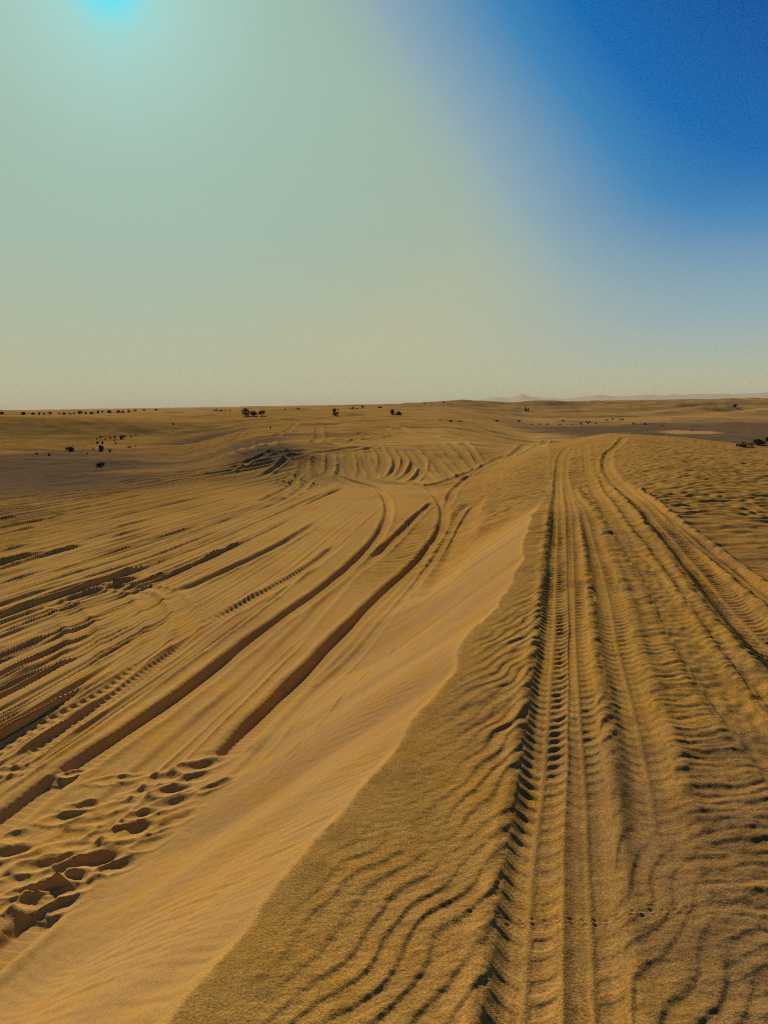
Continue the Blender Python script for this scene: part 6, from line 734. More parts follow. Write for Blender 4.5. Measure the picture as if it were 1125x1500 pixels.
 (-27.24, 78.95, 0.37, 0.15, 'flat', 'shrub', 'small tuft left of the darkest shrub, at the back of the scatter', 'shrub', 'shrubs on the left flat', 0),
 (-27.41, 78.23, 0.29, 0.22, 'dome', 'shrub', 'small dark tuft in the middle of the scatter by the left dune', 'shrub', 'shrubs on the left flat', 0),
 (-26.65, 77.18, 0.50, 0.22, 'sparse', 'shrub', 'thin spreading tuft in front of the middle of the scatter', 'shrub', 'shrubs on the left flat', 0),
 (-27.69, 77.47, 0.29, 0.15, 'dome', 'shrub', 'dark speck of a tuft in the left half of the scatter', 'shrub', 'shrubs on the left flat', 0),
 (-28.59, 77.69, 0.37, 0.22, 'sparse', 'shrub', 'thin tuft at the left front of the scatter by the left dune', 'shrub', 'shrubs on the left flat', 0),
 (-28.60, 78.69, 0.37, 0.15, 'flat', 'shrub', 'flat tuft at the left rear of the scatter by the left dune', 'shrub', 'shrubs on the left flat', 0),
 (-27.40, 74.55, 0.42, 0.28, 'dome', 'shrub', 'left one of two small shrubs joined just behind the tall shrub', 'shrub', 'shrubs on the left flat', 0),
 (-26.92, 74.51, 0.35, 0.28, 'dome', 'shrub', 'right one of two small shrubs joined just behind the tall shrub', 'shrub', 'shrubs on the left flat', 0),
 (-25.63, 74.55, 0.35, 0.14, 'dome', 'shrub', 'dark tuft in front of the scatter, right of the two joined shrubs', 'shrub', 'shrubs on the left flat', 0),
 (-23.24, 71.17, 0.59, 0.13, 'flat', 'shrub', 'long low tuft at the right front of the left flat', 'shrub', 'shrubs on the left flat', 1),
 (-23.10, 72.51, 0.27, 0.13, 'flat', 'shrub', 'tiny tuft just right of the long low one on the left flat', 'shrub', 'shrubs on the left flat', 0),
 (-23.01, 85.67, 0.39, 0.16, 'flat', 'shrub', 'lone black tuft on the trailing ridge of the left dune', 'shrub', 'shrubs on the left flat', 0),
 (-9.91, 68.64, 0.24, 0.24, 'dome', 'shrub', 'lone small dark tuft on the sand below the tree with the bare trunk', 'shrub', 'shrubs on the left flat', 0),
 (0.63, 19.93, 0.07, 0.12, 'twig', 'twig', 'tiny dark twig sticking out of the sand between the two ruts', 'twig', '', 0),
]

# =====================================================================  scene
from mathutils import Vector, Matrix
scene = bpy.context.scene
col = scene.collection
SUN_AZ = math.radians(-17.7)     # left of straight ahead
SUN_EL = math.radians(25.8)
SUN = (math.sin(SUN_AZ) * math.cos(SUN_EL), math.cos(SUN_AZ) * math.cos(SUN_EL), math.sin(SUN_EL))
EXPO = .65

# ---------------------------------------------------------------- ground sheet: rings of vertices, fine near, coarse far
def ring_radii():
    r = [0.05]
    while r[-1] < 38000:
        q = r[-1]
        if q < 1.3: d = .03
        else:
            d = (q * q + EYE * EYE) / EYE * .0009
            lim = .0021 * q if q < 17 else .0027 * q if q < 36 else .0045 * q if q < 60 else (.0045 * q * (1 + (q - 60) / 260.) if q < 900 else .02 * q)
            d = min(d, lim)
        r.append(q + d)
    return np.array(r)

def ring_angles():
    a = list(np.radians(np.arange(-32, 32.0001, .068)))
    x = math.radians(.25)
    t = a[-1]; up = []
    while t < math.radians(55): t += x; up.append(t)
    while t < math.pi - .03: t += math.radians(2); up.append(t)
    return np.array([-q for q in up[::-1]] + a + up)

RR = ring_radii(); AA = ring_angles()
NR, NA = len(RR), len(AA)
X = RR[:, None] * np.sin(AA)[None, :]
Y = RR[:, None] * np.cos(AA)[None, :]
BASE = macro(X, Y)
DET = np.zeros_like(BASE)
R2 = np.broadcast_to(RR[:, None], X.shape)
S_BR = brink_dist(X, Y)

def slab(xmin, xmax, ymin, ymax):
    """rows/columns of the ring mesh that can touch a box lying in front of the camera"""
    cx = np.array([xmin, xmin, xmax, xmax]); cy = np.array([ymin, ymax, ymin, ymax])
    if ymin <= .3: 
        a0, a1 = 0, NA
        rmin = 0.0
    else:
        aa = np.arctan2(cx, cy); a0 = np.searchsorted(AA, aa.min()); a1 = np.searchsorted(AA, aa.max())
        rmin = math.hypot(0 if xmin < 0 < xmax else min(abs(xmin), abs(xmax)), ymin)
    rmax = np.hypot(cx, cy).max()
    return max(0, np.searchsorted(RR, rmin) - 1), min(NR, np.searchsorted(RR, rmax) + 1), max(0, a0 - 1), min(NA, a1 + 1)

# ---------------------------------------------------------------- wind ripples
def add_ripples():
    # dune top, as far as single ripples can be made out
    i1 = np.searchsorted(RR, 30); a0, a1 = np.searchsorted(AA, math.radians(-55)), np.searchsorted(AA, math.radians(55))
    x = X[:i1, a0:a1]; y = Y[:i1, a0:a1]; s = S_BR[:i1, a0:a1]; r = R2[:i1, a0:a1]
    top = sst(.02, -.22, s)
    edge = sst(0, -.5, s)
    near = sst(13, 7, r)
    mid = sst(26, 12, r)
    lft = sst(1.1, .62, x - .10 * y)              # left of the tracks: long oblique ripples
    patch = .55 + .45 * sst(-.4, .5, pn(x * .9, y * .9, 77))
    h = .0072 * ripple(x + .05 * pn(x / .3, y / .3, 95), y + .05 * pn(x / .33, y / .33, 96), .086, math.radians(54), 1.1, .75, 101, .73) * lft * (.35 + .65 * edge) * near * (1 + .7 * sst(2.7, 4.5, r))
    h = h + .0105 * ripple(x + .06 * pn(x / .4, y / .4, 97), y, .15, math.radians(50), 1.5, 1.0, 105, .72) * lft * sst(3.0, 4.6, r) * near * (.3 + .7 * edge)
    h = h + 0.0009 * ripple(x, y, .045, math.radians(30), .5, .4, 111) * lft * sst(9, 4, r) * patch
    h = h + .008 * ripple(x, y, .13, math.radians(16), .5, .45, 121, .6) * (1 - lft) * near * patch
    h = h + .006 * ripple(x, y, .075, math.radians(6), .25, .22, 131) * (1 - lft) * sst(9, 4, r) * (.4 + .6 * patch)
    h = h + .020 * ripple(x, y, .40, math.radians(9), .8, .8, 141, .6) * mid * (sst(3.5, 10, r) * .8 + .1) * (1 - .8 * lft)
    h = h + .014 * pn(x / .42, y / .25, 151) * (1 - lft) * near + .009 * fbm(x / .12, y / .075, 3, 152) * near * (1 - .75 * lft)
    h = h + .0024 * fbm(x / .05, y / .035, 2, 153) * sst(6, 3, r)
    DET[:i1, a0:a1] += h * top
    # far part of the dune top
    i0, i2 = np.searchsorted(RR, 8), np.searchsorted(RR, 75)
    x = X[i0:i2, a0:a1]; y = Y[i0:i2, a0:a1]; s = S_BR[i0:i2, a0:a1]; r = R2[i0:i2, a0:a1]
    w = sst(8, 14, r) * sst(75, 45, r) * np.maximum(sst(0, -.6, s), .8 * sst(4.5, 1.5, s) * sst(13, 16, y)) * sst(30, 18, x)
    DET[i0:i2, a0:a1] += w * (.030 * ripple(x, y, .33, math.radians(9), .45, .6, 160, .68) * sst(40, 20, r) + .022 * ripple(x, y, .75, math.radians(7), .8, .9, 161) + .03 * pn(x / .16, y / .3, 162) * (.5 + .5 * pn(x / 3, y / 3, 163)))
    # slip face: thin lines
    i3 = np.searchsorted(RR, 16)
    x = X[:i3, a0:a1]; y = Y[:i3, a0:a1]; s = S_BR[:i3, a0:a1]; r = R2[:i3, a0:a1]
    m = sst(0, .12, s) * sst(2.7, 1.3, s) * sst(12, 5, r)
    amp = .25 + .75 * sst(-.3, .5, pn(x * .8, y * .5, 171))
    DET[:i3, a0:a1] += m * amp * (.0040 * ripple(x, y, .085, math.radians(-44), .9, .5, 172, .6) + .0020 * ripple(x, y, .052, math.radians(-40), .7, .35, 173, .6))
    m2 = sst(0, .5, s)
    DET[:i3, a0:a1] += m2 * (.004 * fbm(x / .12, y / .12, 3, 175) + .012 * pn(x / .8, y / .9, 176)) * sst(14, 6, r)

def add_land_texture():
    i0 = np.searchsorted(RR, 6); i2 = np.searchsorted(RR, 400)
    a0, a1 = np.searchsorted(AA, math.radians(-55)), np.searchsorted(AA, math.radians(55))
    x = X[i0:i2, a0:a1]; y = Y[i0:i2, a0:a1]; s = S_BR[i0:i2, a0:a1]; r = R2[i0:i2, a0:a1]
    m = sst(2.2, 4.5, s) * sst(5, 10, r)
    streak = sst(-2, -8, x) * sst(60, 30, y)
    # drag of many old tracks: noise stretched along the fan
    u = x * math.cos(1.22) + y * math.sin(1.22); v = x * math.sin(1.22) - y * math.cos(1.22)
    DET[i0:i2, a0:a1] += m * sst(45, 20, r) * (.022 * pn(u / 3.5, v / .22, 181) + .012 * pn(u / 2., v / .1, 182)) * sst(1, -4, x + 2)
    w = sst(25, 45, r) * sst(400, 120, r)
    DET[i0:i2, a0:a1] += w * np.maximum(sst(1, 4, s), sst(45, 60, y)) * (.14 * fbm(x / 3.2, y / 2.0, 4, 184) + .03 * ripple(x, y, 1.5, math.radians(12), 3, 2, 185))

# ---------------------------------------------------------------- wheel tracks
def smooth_poly(P, step):
    P = np.array(P, float)
    C = _catmull(P, 12) if len(P) > 2 else np.linspace(P[0], P[1], 14)
    L = np.r_[0, np.cumsum(np.hypot(*np.diff(C, axis=0).T))]
    n = max(6, int(L[-1] / step))
    q = np.linspace(0, L[-1], n)
    return np.c_[np.interp(q, L, C[:, 0]), np.interp(q, L, C[:, 1])], q

def carve(k, pts, w, d, b, kind, flat, fade):
    seedv = 300 + k * 7
    if pts[0][1] > pts[-1][1]: pts = pts[::-1]; fade = fade[::-1]      # always from near to far
    P, L = smooth_poly(pts, .16 if w < .2 else .3)
    mar = w * 2.4 + .05
    i0, i1, a0, a1 = slab(P[:, 0].min() - mar, P[:, 0].max() + mar, P[:, 1].min() - mar, P[:, 1].max() + mar)
    if i1 <= i0 or a1 <= a0: return
    x = X[i0:i1, a0:a1]; y = Y[i0:i1, a0:a1]
    D = np.full(x.shape, 9.0); S = np.zeros(x.shape); V = np.zeros(x.shape)
    for j in range(len(P) - 1):
        p, q = P[j], P[j + 1]
        b0, b1, c0, c1 = slab(min(p[0], q[0]) - mar, max(p[0], q[0]) + mar, min(p[1], q[1]) - mar, max(p[1], q[1]) + mar)
        b0 -= i0; b1 -= i0; c0 -= a0; c1 -= a0
        b0 = max(b0, 0); c0 = max(c0, 0)
        if b1 <= b0 or c1 <= c0: continue
        dx, dy = q - p; l = math.hypot(dx, dy) + 1e-9; dx /= l; dy /= l
        ux = x[b0:b1, c0:c1] - p[0]; uy = y[b0:b1, c0:c1] - p[1]
        t = np.clip(ux * dx + uy * dy, 0, l)
        ex = ux - t * dx; ey = uy - t * dy
        dd = np.hypot(ex, ey)
        m = dd < D[b0:b1, c0:c1]
        D[b0:b1, c0:c1] = np.where(m, dd, D[b0:b1, c0:c1])
        S[b0:b1, c0:c1] = np.where(m, L[j] + t, S[b0:b1, c0:c1])
        V[b0:b1, c0:c1] = np.where(m, ux * dy - uy * dx, V[b0:b1, c0:c1])      # + = right of travel
    act = D < mar
    if not act.any(): return
    D = D[act]; S = S[act]; V = V[act]
    ww = w * (1 + .10 * pn(S / (w * 7), 0 * S + seedv, seedv) + .03 * pn(S / (max(w, .1) * 2.5), V / w + seedv, seedv + 1))
    rr0 = np.hypot(x[act], y[act]); w0 = ww; ww = np.maximum(ww, .0042 * rr0)
    e = np.abs(V) / ww
    floor = 1 - sst(.45, 1.12, e)
    sd = (V > 0)
    bl = b * (.75 + .45 * pn(S / (max(w, .1) * 12), 3.3 + 5 * sd + 0 * S, seedv + 2)) * np.exp(-((e - 1.38) / .38) ** 2)
    q_ = max(w, .09); bl = bl * (1 + .3 * pn(S / (q_ * 3), V / (q_ * .8), seedv + 3))
    if kind == 'chev': bl = bl * np.where(sd, .35, 1.25)
    dep = d * (.9 + .3 * pn(S / (max(w, .1) * 16), 0 * S + 1.7, seedv + 4))
    prof = (-dep * floor + np.clip(bl, -.2 * b, 3 * b)) * np.clip(w0 / ww, .3, 1) ** .5
    T_ = S; jit = .10 * pn(S / .5, V / w, seedv + 5)
    inner = (1 - sst(.78, 1.0, e)) * (1 if kind in ('chev', 'chev2', 'plain', 'rut') else sst(14, 8, np.hypot(x[act], y[act])))
    if kind in ('chev', 'chev2'):
        pit = .098
        ph = (T_ + np.where(V < 0, .7, -.4) * V) / pit + jit + np.where(sd, .5, 0)
        t = ph - np.floor(ph)
        lug = sst(0, .18, t) * sst(.62, .44, t)
        on = inner * sst(.08, .2, e)
        worn = ((.5 if kind == 'chev' else .25) + .6 * sst(-.4, .3, pn(S / 1.3, V / w * .6, seedv + 6))) * (.7 + .5 * pn(S / .14, V / w * 1.5, seedv + 8))
        rr_ = np.hypot(x[act], y[act]); a = (.015 if kind == 'chev' else .012) * worn * (.4 + .6 * sst(2.5, 4.5, rr_)) * (1 + .8 * sst(6, 12, rr_)) * sst(17, 11, rr_)
        prof = prof + a * (lug - .5) * on + .006 * np.exp(-(e / .14) ** 2)
        # shoulder knobs bitten into the side wall
        if kind == 'chev':
            sh = np.exp(-((e - .8) / .42) ** 2)
            prof = prof + .013 * (lug - .6) * sh * worn * np.where(sd, .10, 1.0)
    elif kind == 'lugs':
        t = (T_ / .11 + jit + np.where(sd, .5, 0)) % 1.0
        prof = prof + .009 * (sst(0, .2, t) * sst(.6, .4, t) - .5) * inner * sst(.1, .3, e)
    elif kind == 'comb':
        t = (T_ / .16 + jit + V / w * .8) % 1.0
        prof = prof + .032 * (sst(0, .25, t) * sst(.7, .45, t) - .5) * np.exp(-((e - .8) / .45) ** 2) * (~sd)
        prof = prof + .02 * (sst(0, .25, t) * sst(.7, .45, t) - .5) * inner
    elif kind == 'ladder':
        t = (T_ / .15 + jit) % 1.0
        prof = prof + .018 * (sst(0, .2, t) * sst(.7, .5, t) - .5) * np.exp(-((e - .45) / .3) ** 2)
    elif kind == 'lumps':
        prof = prof + .012 * np.clip(pn(S / .10, V / .07, seedv + 7), -.6, 1) * inner
    elif kind == 'rut':
        t = (T_ / .09 + jit) % 1.0
        prof = prof + .004 * (t - .5) * inner + .002 * (sst(0, .3, t) * sst(.8, .5, t) - .5) * np.exp(-((e - 1.0) / .2) ** 2)
    tot = L[-1]
    k_ = np.ones_like(S)
    if fade[0] > 0: k_ = k_ * sst(0, fade[0], S)
    if fade[1] > 0: k_ = k_ * sst(tot, tot - fade[1], S)
    k_ = k_ * sst(mar, mar * .8, D)
    fl = (1 - sst(.9, 1.1, e)) * flat * k_
    sub = DET[i0:i1, a0:a1]
    cur = sub[act]
    sub[act] = cur * (1 - fl) + prof * k_

def footprints():
    for i, (fx, fy, l, w, d, turn) in enumerate(FOOTPRINTS):
        a = math.radians(30 - turn * .6)
        mar = .34
        i0, i1, a0, a1 = slab(fx - mar, fx + mar, fy - mar, fy + mar)
        x = X[i0:i1, a0:a1] - fx; y = Y[i0:i1, a0:a1] - fy
        x = x + .02 * pn(x / .12, y / .12, 500 + i); y = y + .02 * pn(x / .12, y / .12, 600 + i) + .007 * pn(x / .035, y / .035, 640 + i)
        c, s = math.cos(a), math.sin(a)
        u = (x * c + y * s) / (l * .6); v = (x * s - y * c) / (w * .64)
        e = np.sqrt(u * u + v * v) + 1e-6
        pit = (1 - sst(.15, 1.1, e)) * (1 + .55 * np.clip(y / (.5 * w), -1, 1))
        rim = np.exp(-((e - 1.28) / .3) ** 2) * (.55 + .45 * (-u / e)) 
        old = DET[i0:i1, a0:a1]
        DET[i0:i1, a0:a1] = old * (1 - .85 * (1 - sst(.8, 1.3, e))) - d * (.28 if d < .06 else .33) * pit + d * .34 * rim
    # loose kicked sand between the prints
    P = np.array([f[:2] for f in FOOTPRINTS])
    i0, i1, a0, a1 = slab(P[:, 0].min() - .4, P[:, 0].max() + .4, P[:, 1].min() - .4, P[:, 1].max() + .4)
    x = X[i0:i1, a0:a1]; y = Y[i0:i1, a0:a1]
    D = np.full(x.shape, 9.0)
    for p in P: D = np.minimum(D, np.hypot(x - p[0], y - p[1]))
    m = sst(.4, .12, D)
    DET[i0:i1, a0:a1] += m * (  .011 * fbm(x / .2, y / .24, 2, 701) + .002 * fbm(x / .03, y / .03, 2, 702))

def animal_trail():
    P, L = smooth_poly(TRAIL, .02)
    rg = random.Random(4)
    for j in range(0, len(P), 2):
        for side in (-1, 1):
            px_ = P[j, 0] + rg.uniform(-.006, .006); py_ = P[j, 1] + side * .012 + rg.uniform(-.005, .005)
            i0, i1, a0, a1 = slab(px_ - .03, px_ + .03, py_ - .03, py_ + .03)
            e = np.hypot((X[i0:i1, a0:a1] - px_) / .008, (Y[i0:i1, a0:a1] - py_) / .006)
            DET[i0:i1, a0:a1] += -.003 * np.exp(-e ** 2 * .7) + .001 * np.exp(-((e - 1.7) / .6) ** 2)

add_ripples()
add_land_texture()
for _k, _tr in enumerate(TRACKS): carve(_k, *_tr)
footprints()
animal_trail()
Z = BASE + DET

def mesh_grid():
    n = NR * NA
    co = np.empty((n + 1, 3), np.float32)
    co[:n, 0] = X.ravel(); co[:n, 1] = Y.ravel(); co[:n, 2] = Z.ravel()
    co[n] = (0, 0, Z[0].mean())
    i = np.arange(NR - 1)[:, None]; j = np.arange(NA)[None, :]
    j2 = (j + 1) % NA
    quads = np.stack([i * NA + j, (i + 1) * NA + j, (i + 1) * NA + j2, i * NA + j2], -1).reshape(-1, 4)
    quads = quads[:, ::-1]
    jj = np.arange(NA)
    tris = np.stack([np.full(NA, n), (jj + 1) % NA, jj], -1)
    me = bpy.data.meshes.new('ground')
    me.vertices.add(n + 1); me.vertices.foreach_set('co', co.ravel())
    nl = quads.size + tris.size
    me.loops.add(nl); me.loops.foreach_set('vertex_index', np.concatenate([quads.ravel(), tris.ravel()]).astype(np.int32))
    nf = len(quads) + len(tris)
    me.polygons.add(nf)
    st = np.concatenate([np.arange(len(quads)) * 4, quads.size + np.arange(len(tris)) * 3]).astype(np.int32)
    me.polygons.foreach_set('loop_start', st)
    me.update(calc_edges=True)
    me.polygons.foreach_set('use_smooth', np.ones(nf, bool))
    # which sand lies where: coarse dark ripple sand, pale blown sand, gravel; the near right is also darkened
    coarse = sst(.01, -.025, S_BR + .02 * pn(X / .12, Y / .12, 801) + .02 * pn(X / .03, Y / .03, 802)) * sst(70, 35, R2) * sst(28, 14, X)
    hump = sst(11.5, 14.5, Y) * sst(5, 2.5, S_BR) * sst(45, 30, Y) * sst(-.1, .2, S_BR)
    coarse = coarse * (.72 + .22 * sst(.9, 2.2, X) * sst(14, 6, R2) + .12 * fbm(X / 1.3, Y / 1.3, 3, 805))  # coarse tone deepens towards the near right
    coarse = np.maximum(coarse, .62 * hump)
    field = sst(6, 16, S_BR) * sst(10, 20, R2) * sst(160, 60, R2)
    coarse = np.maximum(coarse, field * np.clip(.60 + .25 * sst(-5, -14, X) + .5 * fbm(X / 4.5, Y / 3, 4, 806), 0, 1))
    gn = fbm(X / 7, Y / 5, 3, 811)
    gl = np.maximum(gauss(X, Y, -27, 44, 12, 16), .8 * gauss(X, Y, -16, 34, 6, 6)) * 1.25
    gr_ = sst(14, 22, X + .6 * gn * 4) * sst(50, 62, Y) * sst(122, 100, Y + 5 * gn) 
    gr_ = np.maximum(gr_, sst(18, 26, X) * sst(20, 40, Y) * sst(122, 100, Y + 5 * gn))
    gr_ = gr_ * (1 - .9 * sst(.4, .7, gauss(X, Y, 32, 82, 2.6, 5)))
    gk = .9 * gauss(X, Y, -5.4, 35.5, 2.2, 2.2) + .8 * gauss(X, Y, -17, 76, 6, 3) + .6 * gauss(X, Y, -9, 52, 6, 2.5)
    strk = fbm(X / 11, Y / 4.2, 4, 821)
    far_streak = .65 * sst(.10, .45, strk) * sst(42, 60, R2) * sst(420, 150, R2) * np.maximum(sst(1, 5, S_BR), sst(45, 60, Y))
    gravel = far_streak + np.clip(sst(.15, .95, gl + .45 * gn) + gr_ + sst(.35, .9, gk + .3 * gn), 0, 1)
    dark = sst(.35, 1.15, X) * sst(5.2, 2.4, R2) * (.75 + .5 * fbm(X / .5, Y / .4, 3, 831)) + .45 * sst(.05, .45, fbm(X / .9, Y / .5, 4, 833)) * sst(.6, 1.6, X) * sst(18, 8, R2) * (S_BR < 0)  # mottled darkening towards the near right, mixed in through the gravel mask
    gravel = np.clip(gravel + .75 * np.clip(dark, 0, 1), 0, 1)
    pale = sst(.0, .06, S_BR) * sst(3.0, 1.6, S_BR) * sst(14.5, 10, Y) 
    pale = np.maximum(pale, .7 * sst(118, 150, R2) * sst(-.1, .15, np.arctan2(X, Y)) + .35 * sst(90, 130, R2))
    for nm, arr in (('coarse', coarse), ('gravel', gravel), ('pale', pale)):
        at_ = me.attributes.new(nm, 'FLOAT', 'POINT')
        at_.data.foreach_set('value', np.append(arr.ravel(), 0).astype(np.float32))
    o = bpy.data.objects.new('ground', me); col.objects.link(o)
    o['kind'] = 'structure'
    return o

ground = mesh_grid()

# ---------------------------------------------------------------- materials
def new_mat(name):
    m = bpy.data.materials.new(name); m.use_nodes = True
    nt = m.node_tree; nt.nodes.clear()
    out = nt.nodes.new('ShaderNodeOutputMaterial')
    return m, nt, out

def N(nt, t, **kw):
    n = nt.nodes.new(t)
    for k, v in kw.items(): setattr(n, k, v)
    return n

def mixc(nt, a, b, fac, mode='MIX'):
    n = nt.nodes.new('ShaderNodeMix'); n.data_type = 'RGBA'; n.blend_type = mode; n.clamp_factor = True
    for sock, val in ((n.inputs[6], a), (n.inputs[7], b), (n.inputs[0], fac)):
        if isinstance(val, bpy.types.NodeSocket): nt.links.new(val, sock)
        elif isinstance(val, (int, float)): sock.default_value = val
        else: sock.default_value = (*val, 1)
    return n.outputs[2]

def maprange(nt, v, a, b, c, d):
    n = nt.nodes.new('ShaderNodeMapRange'); n.inputs[1].default_value = a; n.inputs[2].default_value = b
    n.inputs[3].default_value = c; n.inputs[4].default_value = d
    nt.links.new(v, n.inputs[0]); return n.outputs[0]

def noise(nt, vec, scale, detail=2, rough=.5):
    n = nt.nodes.new('ShaderNodeTexNoise'); n.inputs['Scale'].default_value = scale
    n.inputs['Detail'].default_value = detail; n.inputs['Roughness'].default_value = rough
    nt.links.new(vec, n.inputs['Vector']); return n.outputs['Fac']

def math_(nt, op, a, b):
    n = nt.nodes.new('ShaderNodeMath'); n.operation = op
    for sock, val in ((n.inputs[0], a), (n.inputs[1], b)):
        if isinstance(val, bpy.types.NodeSocket): nt.links.new(val, sock)
        else: sock.default_value = val
    return n.outputs[0]

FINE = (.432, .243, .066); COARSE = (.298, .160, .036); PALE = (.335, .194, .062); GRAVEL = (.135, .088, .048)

def sand_material():
    m, nt, out = new_mat('sand')
    P = N(nt, 'ShaderNodeNewGeometry').outputs['Position']
    at = {k: N(nt, 'ShaderNodeAttribute', attribute_name=k).outputs['Fac'] for k in ('coarse', 'gravel', 'pale')}
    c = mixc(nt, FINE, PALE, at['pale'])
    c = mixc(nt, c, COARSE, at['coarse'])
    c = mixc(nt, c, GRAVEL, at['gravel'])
    # patches of yellower and of redder sand
    blot = noise(nt, P, 1.7, 4, .6)
    c = mixc(nt, c, mixc(nt, c, (1.05, .99, .66), 1.0, 'MULTIPLY'), maprange(nt, blot, .48, .66, 0, .85))
    blot2 = noise(nt, P, .35, 4, .6)
    c = mixc(nt, c, mixc(nt, c, (.86, .80, .92), 1.0, 'MULTIPLY'), maprange(nt, blot2, .47, .68, 0, .9))
    blot3 = noise(nt, P, 4.5, 5, .7)
    c = mixc(nt, c, mixc(nt, c, (.62, .60, .62), 1.0, 'MULTIPLY'), math_(nt, 'MULTIPLY', maprange(nt, blot3, .47, .70, 0, .9), math_(nt, 'ADD', math_(nt, 'MULTIPLY', at['coarse'], .9), .12)))
    # single grains
    g1 = noise(nt, P, 330, 1, .5); g2 = noise(nt, P, 95, 2, .6); g3 = noise(nt, P, 22, 3, .6)
    v = math_(nt, 'ADD', maprange(nt, g1, .3, .7, -.26, .26), maprange(nt, g2, .3, .7, -.24, .24))
    v = math_(nt, 'ADD', v, maprange(nt, g3, .3, .7, -.08, .08))
    v = math_(nt, 'MULTIPLY', v, math_(nt, 'ADD', math_(nt, 'MULTIPLY', at['coarse'], .9), .55))
    v = math_(nt, 'ADD', v, 1.0)
    cc = N(nt, 'ShaderNodeCombineColor'); 
    for i in range(3): nt.links.new(v, cc.inputs[i])
    c = mixc(nt, c, cc.outputs[0], 1.0, 'MULTIPLY')
    bs = N(nt, 'ShaderNodeBsdfDiffuse'); bs.inputs['Roughness'].default_value = .25
    nt.links.new(c, bs.inputs['Color'])
    bp = N(nt, 'ShaderNodeBump'); bp.inputs['Strength'].default_value = .55; bp.inputs['Distance'].default_value = .006
    hb = math_(nt, 'ADD', math_(nt, 'MULTIPLY', g2, .9), math_(nt, 'ADD', math_(nt, 'MULTIPLY', g1, .4), math_(nt, 'MULTIPLY', g3, .45)))
    nt.links.new(hb, bp.inputs['Height'])
    nt.links.new(bp.outputs[0], bs.inputs['Normal'])
    nt.links.new(bs.outputs[0], out.inputs['Surface'])
    return m
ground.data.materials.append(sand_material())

# ---------------------------------------------------------------- sky, sun, camera
def build_world():
    w = bpy.data.worlds.new('World'); scene.world = w; w.use_nodes = True
    nt = w.node_tree; nt.nodes.clear()
    out = N(nt, 'ShaderNodeOutputWorld'); bg = N(nt, 'ShaderNodeBackground')
    sky = N(nt, 'ShaderNodeTexSky', sky_type='NISHITA'); sky.sun_disc = False
    sky.sun_elevation = SUN_EL; sky.sun_rotation = SUN_AZ; sky.dust_density = 5.0; sky.air_density = 1.0
    d = N(nt, 'ShaderNodeTexCoord').outputs['Generated']
    nrm = N(nt, 'ShaderNodeVectorMath', operation='NORMALIZE'); nt.links.new(d, nrm.inputs[0])
    dt = N(nt, 'ShaderNodeVectorMath', operation='DOT_PRODUCT'); nt.links.new(nrm.outputs[0], dt.inputs[0]); dt.inputs[1].default_value = SUN
    gam = math_(nt, 'DIVIDE', math_(nt, 'ARCCOSINE', math_(nt, 'MINIMUM', dt.outputs['Value'], .99999), 0), math.pi)   # 0..1 = 0..180 degrees from the sun
    sx = N(nt, 'ShaderNodeSeparateXYZ'); nt.links.new(nrm.outputs[0], sx.inputs[0])
    el = math_(nt, 'DIVIDE', math_(nt, 'ARCSINE', sx.outputs['Z'], 0), math.pi / 2)      # 0..1 = horizon..zenith
    def ramp(fac, stops):
        r = N(nt, 'ShaderNodeValToRGB'); cr = r.color_ramp; cr.interpolation = 'LINEAR'
        while len(cr.elements) < len(stops): cr.elements.new(.5)
        for e_, (p_, c_) in zip(cr.elements, stops): e_.position = p_; e_.color = (*c_, 1)
        nt.links.new(fac, r.inputs[0]); return r.outputs[0]
    hz = ramp(el, SKY_HAZE)
    hz = mixc(nt, (0, 0, 0), hz, 1.0)
    far = maprange(nt, gam, 26 / 180, 46 / 180, 0, 1); far.node.interpolation_type = 'SMOOTHSTEP'
    low = maprange(nt, el, .5 / 90, 6 / 90, 0, 1)
    hz = mixc(nt, hz, s2l(150, 178, 182), math_(nt, 'MULTIPLY', far, low))
    glow = ramp(gam, SKY_GLOW)
    gw = ramp(gam, SKY_GLOW_W)
    c = mixc(nt, hz, glow, gw)
    # clear blue opens up away from the sun and above the dust
    sm = N(nt, 'ShaderNodeMath', operation='SMOOTH_MIN'); nt.links.new(el, sm.inputs[0]); sm.inputs[1].default_value = 27 / 90; sm.inputs[2].default_value = .08
    sg = N(nt, 'ShaderNodeMath', operation='SMOOTH_MIN'); nt.links.new(gam, sg.inputs[0]); sg.inputs[1].default_value = 38.5 / 180; sg.inputs[2].default_value = .05
    dd = math_(nt, 'ADD', math_(nt, 'MULTIPLY', sg.outputs[0], 180.0), math_(nt, 'MULTIPLY', sm.outputs[0], 90 * 1.1))
    bl = ramp(maprange(nt, dd, 36, 62, 0, 1), SKY_STEPS)
    zen = maprange(nt, el, 28 / 90, 70 / 90, 0, 1)
    bl = mixc(nt, bl, SKY_ZENITH, zen)
    fb = maprange(nt, dd, SKY_B[0], SKY_B[1], 0, 1); fb.node.interpolation_type = 'SMOOTHSTEP'
    fe = maprange(nt, el, 0, 14 / 90, .05, 1); fe.node.interpolation_type = 'SMOOTHSTEP'
    c = mixc(nt, c, bl, math_(nt, 'MULTIPLY', fb, fe))
    # the clear-air sky model under the dust
    sk = mixc(nt, sky.outputs[0], (SKY_N,) * 3, 1.0, 'MULTIPLY')
    c = mixc(nt, c, sk, .02)
    st = N(nt, 'ShaderNodeVectorMath', operation='SCALE'); st.inputs['Scale'].default_value = 10 / 2 ** EXPO
    nt.links.new(c, st.inputs[0])
    nt.links.new(st.outputs[0], bg.inputs['Color']); bg.inputs['Strength'].default_value = .1
    nt.links.new(bg.outputs[0], out.inputs['Surface'])

